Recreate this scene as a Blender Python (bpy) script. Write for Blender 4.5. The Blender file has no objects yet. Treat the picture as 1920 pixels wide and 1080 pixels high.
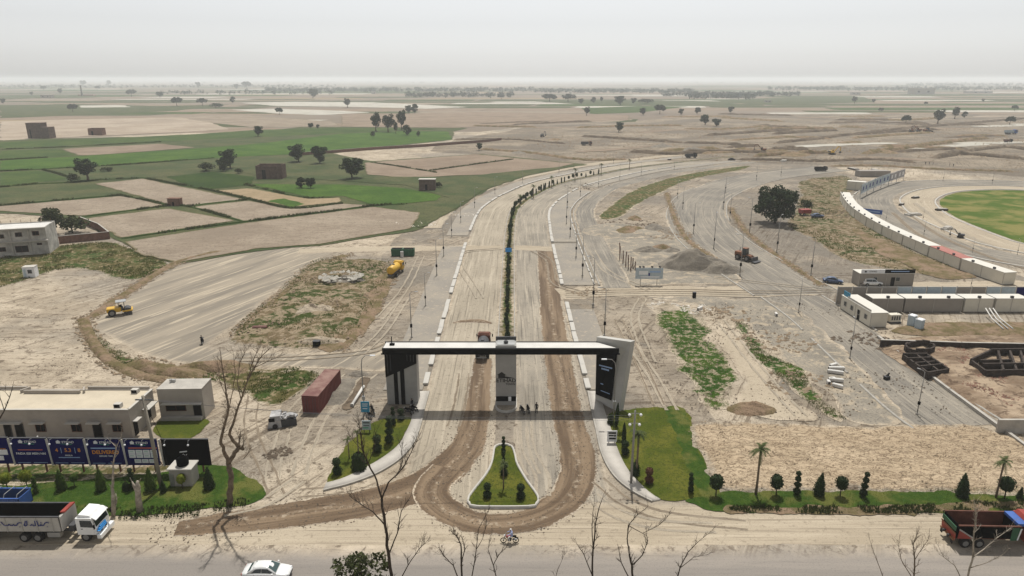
import bpy, math, random
import numpy as np
from mathutils import Vector, Matrix

# ------------------------------------------------------------------ camera, sky, sun, exposure
scene = bpy.context.scene
CAM_H = 46.0
HAZE = 0.00019
FPX = 1280.0                       # focal length in photograph pixels (1920 wide)
TILT = math.atan(392 / FPX)        # horizon sits 392 px above the centre of the photograph
cd = bpy.data.cameras.new('camera'); cam = bpy.data.objects.new('camera', cd)
scene.collection.objects.link(cam); scene.camera = cam
cd.sensor_width = 36; cd.lens = FPX / 1920 * 36; cd.clip_end = 40000; cd.clip_start = .5
cam.location = (0, 0, CAM_H); cam.rotation_euler = (math.pi / 2 - TILT, 0, 0)

SUN_DIR = Vector((0.05, 0.40, 1.0)).normalized()       # towards the sun: high, beyond the gate
world = bpy.data.worlds.new('World'); scene.world = world; world.use_nodes = True
wt = world.node_tree; wt.nodes.clear()
sky = wt.nodes.new('ShaderNodeTexSky'); sky.sky_type = 'NISHITA'; sky.sun_disc = False
sky.sun_elevation = math.asin(SUN_DIR.z); sky.sun_rotation = math.atan2(SUN_DIR.x, SUN_DIR.y)
sky.air_density = 1.0; sky.dust_density = 1.0; sky.ozone_density = 1.0; sky.altitude = 200
hsv = wt.nodes.new('ShaderNodeHueSaturation'); hsv.inputs['Saturation'].default_value = 0.12
bg = wt.nodes.new('ShaderNodeBackground'); bg.inputs['Strength'].default_value = 0.137
wo = wt.nodes.new('ShaderNodeOutputWorld')
wt.links.new(sky.outputs[0], hsv.inputs['Color']); wt.links.new(hsv.outputs[0], bg.inputs[0]); wt.links.new(bg.outputs[0], wo.inputs[0])
sd = bpy.data.lights.new('sun', 'SUN'); sd.energy = 5.0; sd.angle = math.radians(0.6); sd.color = (1.0, .975, .93)
sun = bpy.data.objects.new('sun', sd); scene.collection.objects.link(sun)
sun.rotation_euler = SUN_DIR.to_track_quat('Z', 'Y').to_euler(); sun.location = (0, 0, 300)
vs = scene.view_settings
vs.view_transform = 'Standard'; vs.look = 'None'; vs.exposure = -0.14; vs.gamma = 1.0; vs.use_curve_mapping = False
scene.cycles.max_bounces = 5; scene.cycles.diffuse_bounces = 2; scene.cycles.glossy_bounces = 2
scene.cycles.transmission_bounces = 2; scene.cycles.volume_bounces = 3; scene.cycles.transparent_max_bounces = 4
scene.cycles.use_denoising = True
scene.cycles.caustics_reflective = False; scene.cycles.caustics_refractive = False

# ------------------------------------------------------------------ measuring the place
_c, _s = math.cos(TILT), math.sin(TILT)
def _ray(px, py):
    dy = (540 - py) / FPX
    return (px - 960) / FPX, _c + _s * dy, -_s + _c * dy
def P(px, py, z=0.0):
    """ground point (at height z) seen at a photograph pixel"""
    x, y, w = _ray(px, py); t = (z - CAM_H) / w
    return (x * t, y * t)
def G(*pp): return [P(a, b) for a, b in pp]
def Zat(py, Y):
    x, y, w = _ray(960, py); return CAM_H + Y * w / y
def Xat(px, Y, z=0.0): return (px - 960) / FPX * (Y * _c - (z - CAM_H) * _s)
def W(px, py, Y):
    z = Zat(py, Y); return Vector((Xat(px, Y, z), Y, z))

# ------------------------------------------------------------------ noise in numpy
def _hash(ix, iy, seed):
    h = (ix.astype(np.int64) * 374761393 + iy.astype(np.int64) * 668265263 + seed * 974711) & 0xffffffff
    h = ((h ^ (h >> 13)) * 1274126177) & 0xffffffff
    return ((h ^ (h >> 16)) & 0xffff) / 65535.0
def vnoise(x, y, seed=0):
    ix = np.floor(x); iy = np.floor(y); fx = x - ix; fy = y - iy
    fx = fx * fx * (3 - 2 * fx); fy = fy * fy * (3 - 2 * fy)
    a = _hash(ix, iy, seed); b = _hash(ix + 1, iy, seed); c = _hash(ix, iy + 1, seed); d = _hash(ix + 1, iy + 1, seed)
    return (a * (1 - fx) + b * fx) * (1 - fy) + (c * (1 - fx) + d * fx) * fy
def fbm(x, y, seed=0, octv=4):
    x = np.asarray(x, float); y = np.asarray(y, float); r = 0; amp = .5; tot = 0
    for k in range(octv):
        r = r + amp * vnoise(x, y, seed + k); tot += amp; amp *= .5; x = x * 2.03 + 7.1; y = y * 2.03 + 3.7
    return r / tot

# ------------------------------------------------------------------ objects
COL = scene.collection
def tag(o, label=None, cat=None, group=None, kind=None):
    if label: o['label'] = label
    if cat: o['category'] = cat
    if group: o['group'] = group
    if kind: o['kind'] = kind
    return o
def thing(name, label, cat, loc=(0, 0, 0), rz=0.0, group=None, scale=1.0):
    o = bpy.data.objects.new(name, None); COL.objects.link(o)
    o.empty_display_size = .2; o.location = loc; o.rotation_euler = (0, 0, rz)
    o.scale = (scale,) * 3 if not hasattr(scale, '__len__') else scale
    return tag(o, label, cat, group)
def link(name, me, mat=None, parent=None, loc=None, rot=None):
    if mat is not None and not me.materials: me.materials.append(mat)
    o = bpy.data.objects.new(name, me); COL.objects.link(o)
    if parent: o.parent = parent
    if loc is not None: o.location = loc
    if rot is not None: o.rotation_euler = rot
    return o
def dup(root, loc=None, rz=None, scale=None, label=None, group=None):
    def cp(o, par):
        c = o.copy(); COL.objects.link(c); c.parent = par
        for ch in o.children: cp(ch, c)
        return c
    r = cp(root, None)
    if loc is not None: r.location = loc
    if rz is not None: r.rotation_euler = (0, 0, rz)
    if scale is not None: r.scale = (scale,) * 3 if not hasattr(scale, '__len__') else scale
    return tag(r, label, None, group)
class Placer:
    """the first call moves the prototype, later calls copy it"""
    def __init__(s, root): s.root = root; s.used = False
    def __call__(s, loc, rz=0, scale=1.0, label=None, group=None):
        if s.used: return dup(s.root, loc, rz, scale, label, group)
        s.used = True; r = s.root; r.location = loc; r.rotation_euler = (0, 0, rz)
        r.scale = (scale,) * 3 if not hasattr(scale, '__len__') else scale
        return tag(r, label, None, group)
ORD = ['zeroth', 'first', 'second', 'third', 'fourth', 'fifth', 'sixth', 'seventh', 'eighth', 'ninth', 'tenth', 'eleventh', 'twelfth', 'thirteenth',
       'fourteenth', 'fifteenth', 'sixteenth', 'seventeenth', 'eighteenth', 'nineteenth', 'twentieth']
def ordinal(i):
    if i <= 20: return ORD[i]
    tens = ['', '', 'twenty', 'thirty', 'forty', 'fifty', 'sixty', 'seventy', 'eighty', 'ninety'][i // 10]
    return (tens + '-' + ORD[i % 10]) if i % 10 else tens[:-1] + 'ieth'

def mesh_np(name, V, F, smooth=False, attrs=None, uv=None):
    V = np.asarray(V, np.float32); F = np.asarray(F, np.int32); n, k = F.shape
    me = bpy.data.meshes.new(name)
    me.vertices.add(len(V)); me.vertices.foreach_set('co', V.ravel())
    me.loops.add(n * k); me.loops.foreach_set('vertex_index', F.ravel())
    me.polygons.add(n); me.polygons.foreach_set('loop_start', np.arange(0, n * k, k, dtype=np.int32))
    me.polygons.foreach_set('loop_total', np.full(n, k, np.int32))
    if smooth: me.polygons.foreach_set('use_smooth', np.ones(n, bool))
    for a, val in (attrs or {}).items():
        at = me.attributes.new(a, 'FLOAT', 'POINT'); at.data.foreach_set('value', np.asarray(val, np.float32))
    me.update(calc_edges=True); me.validate()
    return me

class MB:
    """collects shapes; build() links them as one mesh object"""
    def __init__(s): s.v = []; s.f = []; s.m = None
    def add(s, vs_, fs):
        b = len(s.v); s.v += [tuple(v) for v in vs_]; s.f += [tuple(i + b for i in f) for f in fs]; return s
    def box(s, c, d, rz=0.0, rx=0.0, ry=0.0, top=(1, 1), shift=(0, 0)):
        """centre c, size d; top scales the upper face"""
        x, y, z = d[0] / 2, d[1] / 2, d[2] / 2; tx, ty = top
        P8 = [(-x, -y, -z), (x, -y, -z), (x, y, -z), (-x, y, -z), (-x * tx + shift[0], -y * ty + shift[1], z), (x * tx + shift[0], -y * ty + shift[1], z),
              (x * tx + shift[0], y * ty + shift[1], z), (-x * tx + shift[0], y * ty + shift[1], z)]
        M = Matrix.Rotation(rz, 3, 'Z') @ Matrix.Rotation(ry, 3, 'Y') @ Matrix.Rotation(rx, 3, 'X')
        C = Vector(c)
        return s.add([M @ Vector(p) + C for p in P8], [(0, 3, 2, 1), (4, 5, 6, 7), (0, 1, 5, 4), (1, 2, 6, 5), (2, 3, 7, 6), (3, 0, 4, 7)])
    def cbox(s, c, d, b=.03, rz=0.0):
        """box with chamfered vertical edges and top edge"""
        x, y, z = d[0] / 2, d[1] / 2, d[2] / 2; b = min(b, x * .45, y * .45, z * .45)
        def ring(ix, iy, zz): return [(ix, -iy + b, zz), (ix, iy - b, zz), (ix - b, iy, zz), (-ix + b, iy, zz), (-ix, iy - b, zz), (-ix, -iy + b, zz), (-ix + b, -iy, zz), (ix - b, -iy, zz)]
        R = ring(x, y, -z) + ring(x, y, z - b) + ring(x - b, y - b, z)
        M = Matrix.Rotation(rz, 3, 'Z'); C = Vector(c)
        fs = [tuple(range(7, -1, -1)), tuple(range(16, 24))]
        for k in range(2):
            for i in range(8):
                j = (i + 1) % 8; fs.append((k * 8 + i, k * 8 + j, k * 8 + 8 + j, k * 8 + 8 + i))
        return s.add([M @ Vector(p) + C for p in R], fs)
    def prism(s, poly, z0, z1):
        n = len(poly); a = sum(poly[i][0] * poly[(i + 1) % n][1] - poly[(i + 1) % n][0] * poly[i][1] for i in range(n))
        if a < 0: poly = poly[::-1]
        return s.add([(x, y, z0) for x, y in poly] + [(x, y, z1) for x, y in poly],
                     [tuple(range(n - 1, -1, -1)), tuple(range(n, 2 * n))] + [(i, (i + 1) % n, n + (i + 1) % n, n + i) for i in range(n)])
    def extr(s, poly, y0, y1, axis='Y'):
        """profile in (x,z) extruded along y (or (y,z) along x)"""
        n = len(poly)
        f = (lambda p, t: (p[0], t, p[1])) if axis == 'Y' else (lambda p, t: (t, p[0], p[1]))
        s.add([f(p, y0) for p in poly] + [f(p, y1) for p in poly],
              [tuple(range(n)), tuple(range(2 * n - 1, n - 1, -1))] + [(i, n + i, n + (i + 1) % n, (i + 1) % n) for i in range(n)])
        return s
    def tube(s, pts, rad, n=6, cap=True):
        pts = [Vector(p) for p in pts]; rad = rad if hasattr(rad, '__len__') else [rad] * len(pts)
        b = len(s.v); up = None
        for i, p in enumerate(pts):
            d = (pts[min(i + 1, len(pts) - 1)] - pts[max(i - 1, 0)]).normalized()
            if up is None: up = Vector((0, 0, 1)) if abs(d.z) < .9 else Vector((1, 0, 0))
            u = d.cross(up).normalized(); w = u.cross(d).normalized(); up = w
            for k in range(n):
                a = 2 * math.pi * k / n; s.v.append(tuple(p + (u * math.cos(a) + w * math.sin(a)) * rad[i]))
        for i in range(len(pts) - 1):
            for k in range(n):
                s.f.append((b + i * n + k, b + i * n + (k + 1) % n, b + (i + 1) * n + (k + 1) % n, b + (i + 1) * n + k))
        if cap:
            s.f.append(tuple(b + k for k in range(n - 1, -1, -1))); e = b + (len(pts) - 1) * n; s.f.append(tuple(e + k for k in range(n)))
        return s
    def cyl(s, p0, p1, r0, r1=None, n=10): return s.tube([p0, p1], [r0, r0 if r1 is None else r1], n)
    def ell(s, c, r, nu=10, nv=6, zmin=-1.0):
        b = len(s.v); c = Vector(c); t0 = math.asin(max(-1, zmin))
        for j in range(nv + 1):
            t = t0 + (math.pi / 2 - t0) * j / nv
            for i in range(nu):
                a = 2 * math.pi * i / nu
                s.v.append((c.x + r[0] * math.cos(t) * math.cos(a), c.y + r[1] * math.cos(t) * math.sin(a), c.z + r[2] * math.sin(t)))
        for j in range(nv):
            for i in range(nu):
                s.f.append((b + j * nu + i, b + j * nu + (i + 1) % nu, b + (j + 1) * nu + (i + 1) % nu, b + (j + 1) * nu + i))
        return s
    def quad(s, a, b, c, d): return s.add([a, b, c, d], [(0, 1, 2, 3)])
    def mesh(s, name, smooth=False):
        me = bpy.data.meshes.new(name); me.from_pydata(s.v, [], s.f); me.update()
        if smooth:
            for p in me.polygons: p.use_smooth = True
        return me
    def build(s, name, mat, parent=None, smooth=False, loc=None, rot=None, label=None, cat=None, group=None, kind=None):
        o = link(name, s.mesh(name, smooth), mat, parent, loc, rot)
        return tag(o, label, cat, group, kind)

# ------------------------------------------------------------------ shapes on the ground
def catmull(pts, step, closed=False):
    p = [np.array(q[:2], float) for q in pts]; n = len(p); out = []
    seg = n if closed else n - 1
    for i in range(seg):
        p0 = p[(i - 1) % n] if (closed or i > 0) else 2 * p[0] - p[1]
        p1 = p[i]; p2 = p[(i + 1) % n]
        p3 = p[(i + 2) % n] if (closed or i + 2 < n) else 2 * p2 - p1
        k = max(2, int(np.linalg.norm(p2 - p1) / step))
        for j in range(k):
            t = j / k
            out.append(.5 * ((2 * p1) + (-p0 + p2) * t + (2 * p0 - 5 * p1 + 4 * p2 - p3) * t * t + (-p0 + 3 * p1 - 3 * p2 + p3) * t ** 3))
    if not closed: out.append(p[-1])
    return np.array(out)
def normals(path, closed=False):
    if closed: d = np.roll(path, -1, 0) - np.roll(path, 1, 0)
    else: d = np.gradient(path, axis=0)
    d /= np.linalg.norm(d, axis=1)[:, None] + 1e-9
    return np.stack([d[:, 1], -d[:, 0]], 1)           # to the right of the way it runs
def arclen(path): return np.concatenate([[0], np.cumsum(np.linalg.norm(np.diff(path, axis=0), axis=1))])
def seg_dist(X, Y, path, closed):
    n = len(path); best = np.full(X.shape, 1e9)
    for i in range(n if closed else n - 1):
        a = path[i]; b = path[(i + 1) % n]; d = b - a; L = max(d @ d, 1e-9)
        t = np.clip(((X - a[0]) * d[0] + (Y - a[1]) * d[1]) / L, 0, 1)
        best = np.minimum(best, np.hypot(X - a[0] - t * d[0], Y - a[1] - t * d[1]))
    return best
def sdf(X, Y, shapes):
    """positive inside; shapes: ('poly', pts) or ('line', pts, width)"""
    out = np.full(X.shape, -1e9)
    for sh in shapes:
        path = np.array([q[:2] for q in sh[1]], float)
        if sh[0] == 'poly':
            ins = np.zeros(X.shape, bool); n = len(path)
            for i in range(n):
                (x0, y0), (x1, y1) = path[i], path[(i + 1) % n]
                if y0 == y1: continue
                ins ^= ((y0 > Y) != (y1 > Y)) & (X < (x1 - x0) * (Y - y0) / (y1 - y0) + x0)
            d = seg_dist(X, Y, path, True); d = np.where(ins, d, -d)
        else: d = sh[2] / 2 - seg_dist(X, Y, path, False)
        out = np.maximum(out, d)
    return out
def bounds(shapes, pad):
    q = np.concatenate([np.array([p[:2] for p in sh[1]]) for sh in shapes]); w = max([sh[2] / 2 if sh[0] == 'line' else 0 for sh in shapes])
    return q.min(0) - pad - w, q.max(0) + pad + w
def poly(pxpts, smooth=True, step=2.0):
    w = G(*pxpts); return ('poly', catmull(w, step, True) if smooth else w)
def line(pxpts, width, step=2.0): return ('line', catmull(G(*pxpts), step), width)
def sheet(name, shapes, z, mat, cell=1.0, jit=.4, jscale=.35, relief=0.0, rscale=.8, kind='structure', parent=None, seed=1, fade=1.0, label=None):
    lo, hi = bounds(shapes, cell * 2 + jit)
    nx = max(3, int((hi[0] - lo[0]) / cell) + 1); ny = max(3, int((hi[1] - lo[1]) / cell) + 1)
    xs = np.linspace(lo[0], hi[0], nx); ys = np.linspace(lo[1], hi[1], ny)
    X, Y = np.meshgrid(xs, ys); S = sdf(X, Y, shapes)
    if jit: S = S + jit * 2 * (fbm(X * jscale, Y * jscale, seed, 4) - .5)
    S = np.where(np.abs(S) < 1e-6, 1e-6, S)
    Z = np.full(X.shape, z)
    if relief: Z = z + relief * fbm(X * rscale, Y * rscale, seed + 9, 4) * np.clip(S / fade, 0, 1)
    V = [np.stack([X.ravel(), Y.ravel(), Z.ravel()], 1)]; E = [S.ravel()]; nb = nx * ny
    idx = np.arange(nb).reshape(ny, nx); pos = S > 0
    a, b, c, d = pos[:-1, :-1], pos[:-1, 1:], pos[1:, 1:], pos[1:, :-1]
    full = a & b & c & d; part = (a | b | c | d) & ~full
    q = np.stack([idx[:-1, :-1][full], idx[:-1, 1:][full], idx[1:, 1:][full], idx[1:, :-1][full]], 1)
    T = [q[:, [0, 1, 2]], q[:, [0, 2, 3]]]
    nv = []; tris = []; cache = {}
    def cross(i, j):
        k = (min(i, j), max(i, j))
        if k not in cache:
            si, sj = E[0][i], E[0][j]; t = si / (si - sj); cache[k] = nb + len(nv); nv.append(V[0][i] * (1 - t) + V[0][j] * t)
        return cache[k]
    for jy, jx in zip(*np.nonzero(part)):
        cs = [idx[jy, jx], idx[jy, jx + 1], idx[jy + 1, jx + 1], idx[jy + 1, jx]]; pl = []
        for k in range(4):
            i, j = cs[k], cs[(k + 1) % 4]
            if E[0][i] > 0: pl.append(i)
            if (E[0][i] > 0) != (E[0][j] > 0): pl.append(cross(i, j))
        for k in range(1, len(pl) - 1): tris.append((pl[0], pl[k], pl[k + 1]))
    if nv: V.append(np.array(nv)); E.append(np.zeros(len(nv)))
    if tris: T.append(np.array(tris))
    V = np.concatenate(V); E = np.concatenate(E); T = np.concatenate(T)
    used = np.zeros(len(V), bool); used[T.ravel()] = True; rm = np.cumsum(used) - 1
    me = mesh_np(name, V[used], rm[T], smooth=bool(relief), attrs={'edge': E[used]})
    o = link(name, me, mat, parent)
    return tag(o, label, None, None, kind if parent is None else None)
def ribbon(name, path, o0, o1, z, mat, n=6, jit=0.0, kind='structure', parent=None, seed=3, closed=False, z_in=None):
    """strip along a path between the offsets o0 and o1 (numbers or arrays)"""
    N = normals(path, closed); m = len(path); L = arclen(path)
    o0 = np.broadcast_to(np.asarray(o0, float), (m,)).copy(); o1 = np.broadcast_to(np.asarray(o1, float), (m,)).copy()
    if jit:
        o0 += jit * 2 * (fbm(L * .5, L * 0 + seed, seed) - .5); o1 += jit * 2 * (fbm(L * .5, L * 0 + seed + 5, seed + 1) - .5)
    V = []; U = []; Vv = []; Ed = []
    for k in range(n + 1):
        o = o0 + (o1 - o0) * k / n; q = path + N * o[:, None]
        V.append(np.concatenate([q, np.full((m, 1), z)], 1)); U.append(o); Vv.append(L); Ed.append(np.minimum(o - o0, o1 - o) if o1[0] > o0[0] else np.minimum(o0 - o, o - o1))
    V = np.concatenate(V); i = np.arange(m if closed else m - 1); j = (i + 1) % m
    F = np.concatenate([np.stack([k * m + i, (k + 1) * m + i, (k + 1) * m + j, k * m + j], 1) for k in range(n)])
    me = mesh_np(name, V, F, attrs={'u': np.concatenate(U), 'v': np.concatenate(Vv), 'edge': np.concatenate(Ed)})
    return tag(link(name, me, mat, parent), None, None, None, kind if parent is None else None)
def bank(name, path, width, height, mat, z=0.0, seed=5, rough=.5, n=8, parent=None, kind='structure', step=None, label=None):
    """a low uneven bank of earth along a path"""
    N = normals(path); m = len(path); L = arclen(path); V = []; E = []
    endf = np.clip(np.minimum(L, L[-1] - L) / (width * .8), 0, 1)
    for k in range(n + 1):
        t = k / n * 2 - 1
        q = path + N * (t * width / 2 * (.8 + .4 * fbm(L * .3, L * 0 + k, seed)))[:, None]
        h = height * (1 - t * t) * endf * (1 - rough + 2 * rough * fbm(q[:, 0] * 1.4, q[:, 1] * 1.4, seed))
        V.append(np.concatenate([q, (z - .03 + h)[:, None]], 1)); E.append(np.full(m, 1 - abs(t)) * width / 2)
    V = np.concatenate(V); i = np.arange(m - 1)
    F = np.concatenate([np.stack([k * m + i, (k + 1) * m + i, (k + 1) * m + i + 1, k * m + i + 1], 1) for k in range(n)])
    me = mesh_np(name, V, F, smooth=True, attrs={'edge': np.concatenate(E)})
    return tag(link(name, me, mat, parent), label, None, None, kind if parent is None else None)
def heap(name, c, rx, ry, h, mat, seed=1, rot=0.0, rough=.35, n=26, sharp=1.3, label=None, cat=None, group=None, kind=None):
    g = np.linspace(-1.15, 1.15, n); X, Y = np.meshgrid(g, g)
    ang = np.arctan2(Y, X); r = np.hypot(X, Y) * (1 + .35 * (fbm(np.cos(ang) * 1.7 + 5, np.sin(ang) * 1.7 + 5, seed, 3) - .5))
    Z = h * np.clip(1 - r, 0, 1) ** (1 / sharp) * (1 - rough + 2 * rough * fbm(X * 4 + seed, Y * 4, seed, 4))
    Z = np.where(r >= 1, -.05, Z)
    V = np.stack([X.ravel() * rx, Y.ravel() * ry, Z.ravel()], 1); idx = np.arange(n * n).reshape(n, n)
    q = np.stack([idx[:-1, :-1].ravel(), idx[:-1, 1:].ravel(), idx[1:, 1:].ravel(), idx[1:, :-1].ravel()], 1)
    q = q[(Z.ravel()[q] > -.04).any(1)]
    o = link(name, mesh_np(name, V, q, smooth=True, attrs={'edge': (h * np.clip(1 - r, 0, 1)).ravel()}), mat, None, (c[0], c[1], 0), (0, 0, rot))
    return tag(o, label, cat, group, kind)

def scatter(shapes, n, seed, thr=None, nscale=.2, minedge=0.0, box=None, edge_only=None):
    """n points inside shapes (fewer where noise is under thr)"""
    rng = np.random.default_rng(seed); lo, hi = bounds(shapes, 0) if box is None else box; out = []; tot = 0
    for _ in range(60):
        k = n * 3; x = rng.uniform(lo[0], hi[0], k); y = rng.uniform(lo[1], hi[1], k); s = sdf(x, y, shapes)
        ok = s > minedge
        if edge_only: ok &= s < edge_only
        if thr is not None: ok &= fbm(x * nscale, y * nscale, seed, 3) + rng.uniform(-.06, .06, k) > thr
        out.append(np.stack([x[ok], y[ok]], 1)); tot += ok.sum()
        if tot >= n: break
    return np.concatenate(out)[:n]
def instances_np(pts, zs, base_v, base_f, scales, seed, tilt=0.2, flat=None):
    """many small copies of a tiny mesh in one mesh"""
    rng = np.random.default_rng(seed); n = len(pts); k = len(base_v)
    a = rng.uniform(0, 2 * math.pi, n); ca, sa = np.cos(a), np.sin(a)
    B = np.asarray(base_v, float)[None] * scales[:, None, None] if np.ndim(scales) == 1 else np.asarray(base_v, float)[None] * scales[:, None, :]
    B = B * rng.uniform(.8, 1.25, (n, 1, 3))
    x = B[..., 0] * ca[:, None] - B[..., 1] * sa[:, None]; y = B[..., 0] * sa[:, None] + B[..., 1] * ca[:, None]
    x = x + B[..., 2] * rng.uniform(-tilt, tilt, (n, 1)); y = y + B[..., 2] * rng.uniform(-tilt, tilt, (n, 1))
    V = np.stack([x + pts[:, :1], y + pts[:, 1:2], B[..., 2] + np.broadcast_to(zs, (n,))[:, None]], 2).reshape(-1, 3)
    F = (np.asarray(base_f)[None] + (np.arange(n) * k)[:, None, None]).reshape(-1, len(base_f[0]))
    return V, F
STONE_V = [(1, 0, 0), (0, 1, 0), (-1, 0, 0), (0, -1, 0), (.2, .1, .8), (0, 0, -.3)]
STONE_F = [(0, 1, 4), (1, 2, 4), (2, 3, 4), (3, 0, 4)]
def _tuft():
    v = []; f = []; rg = random.Random(4)
    for i in range(5):
        a = i * 2.4; r = .35; w = .18; lean = rg.uniform(.3, .9); h = rg.uniform(.6, 1.1); dx, dy = math.cos(a), math.sin(a)
        b = len(v); v += [(dx * .1 - dy * w, dy * .1 + dx * w, 0), (dx * .1 + dy * w, dy * .1 - dx * w, 0), (dx * lean * .6, dy * lean * .6, h)]; f.append((b, b + 1, b + 2))
    return v, f
TUFT_V, TUFT_F = _tuft()
def stones(name, shapes, n, size, mat, seed=1, z=0.0, parent=None, thr=None, nscale=.2, edge_only=None, label=None, cat=None):
    p = scatter(shapes, n, seed, thr, nscale, edge_only=edge_only); rng = np.random.default_rng(seed)
    V, F = instances_np(p, z, STONE_V, STONE_F, size[0] + (size[1] - size[0]) * rng.random(len(p)) ** 2.5, seed)
    return tag(link(name, mesh_np(name, V, F), mat, parent), label, cat, None, 'stuff')
def tufts(name, shapes, n, size, mat, seed=1, z=0.0, thr=None, nscale=.2, edge_only=None, label=None, cat=None, tall=1.0):
    p = scatter(shapes, n, seed, thr, nscale, edge_only=edge_only); rng = np.random.default_rng(seed)
    s = size[0] + (size[1] - size[0]) * rng.random(len(p)) ** 1.5
    V, F = instances_np(p, z, np.array(TUFT_V) * (1, 1, tall), TUFT_F, s, seed, .3)
    return tag(link(name, mesh_np(name, V, F), mat), label, cat, None, 'stuff')
# ------------------------------------------------------------------ materials
def nd(t, typ, ins=None, **at):
    n = t.nodes.new('ShaderNode' + typ)
    for k, v in at.items(): setattr(n, k, v)
    for k, v in (ins or {}).items():
        s = n.inputs[k]
        if isinstance(v, bpy.types.NodeSocket): t.links.new(v, s)
        else: s.default_value = v
    return n
def rgba(c): return (c[0], c[1], c[2], 1.0)
def mixc(t, f, a, b, mode='MIX'):
    a = rgba(a) if isinstance(a, tuple) else a; b = rgba(b) if isinstance(b, tuple) else b
    return nd(t, 'Mix', {0: f, 6: a, 7: b}, data_type='RGBA', blend_type=mode).outputs[2]
def mth(t, op, a, b=0.0, clamp=False): return nd(t, 'Math', {0: a, 1: b}, operation=op, use_clamp=clamp).outputs[0]
def noise(t, vec, scale, detail=4.0, rough=.55, dist=0.0):
    return nd(t, 'TexNoise', {'Vector': vec, 'Scale': scale, 'Detail': detail, 'Roughness': rough, 'Distortion': dist}).outputs['Fac']
def mapr(t, v, a, b, c=0.0, d=1.0): return nd(t, 'MapRange', {'Value': v, 'From Min': a, 'From Max': b, 'To Min': c, 'To Max': d}, interpolation_type='SMOOTHSTEP').outputs[0]
def wpos(t): return nd(t, 'NewGeometry').outputs['Position']
def opos(t): return nd(t, 'TexCoord').outputs['Object']
def attr(t, n): return nd(t, 'Attribute', attribute_name=n).outputs['Fac']
def comb(t, x, y, z=0.0): return nd(t, 'CombineXYZ', {0: x, 1: y, 2: z}).outputs[0]
def vscale(t, v, s): return nd(t, 'VectorMath', {0: v, 1: s}, operation='MULTIPLY').outputs[0]
def bump(t, h, strength, dist): return nd(t, 'Bump', {'Height': h, 'Strength': strength, 'Distance': dist}).outputs[0]
def ridge(t, n, w): return mapr(t, mth(t, 'ABSOLUTE', mth(t, 'SUBTRACT', n, .5)), 0.0, w, 1, 0)
def material(name, fn):
    m = bpy.data.materials.new(name); m.use_nodes = True; t = m.node_tree; t.nodes.clear()
    o = t.nodes.new('ShaderNodeOutputMaterial'); r = fn(t)
    p = nd(t, 'BsdfPrincipled', {'Roughness': r.get('rough', .9), 'Specular IOR Level': r.get('spec', .2), 'Metallic': r.get('metal', 0.0)})
    c = r['col']
    if isinstance(c, tuple): p.inputs['Base Color'].default_value = rgba(c)
    else: t.links.new(c, p.inputs['Base Color'])
    if r.get('n') is not None: t.links.new(r['n'], p.inputs['Normal'])
    if r.get('emit'): p.inputs['Emission Color'].default_value = rgba(r['emit'][0]); p.inputs['Emission Strength'].default_value = r['emit'][1]
    if r.get('coat'): p.inputs['Coat Weight'].default_value = r['coat']; p.inputs['Coat Roughness'].default_value = .08
    sh = p.outputs[0]
    if r.get('transl'):
        tr = nd(t, 'BsdfTranslucent'); t.links.new(c, tr.inputs[0]) if not isinstance(c, tuple) else None
        sh = nd(t, 'MixShader', {0: r['transl'], 1: sh, 2: tr.outputs[0]}).outputs[0]
    t.links.new(sh, o.inputs[0]); return m

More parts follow.
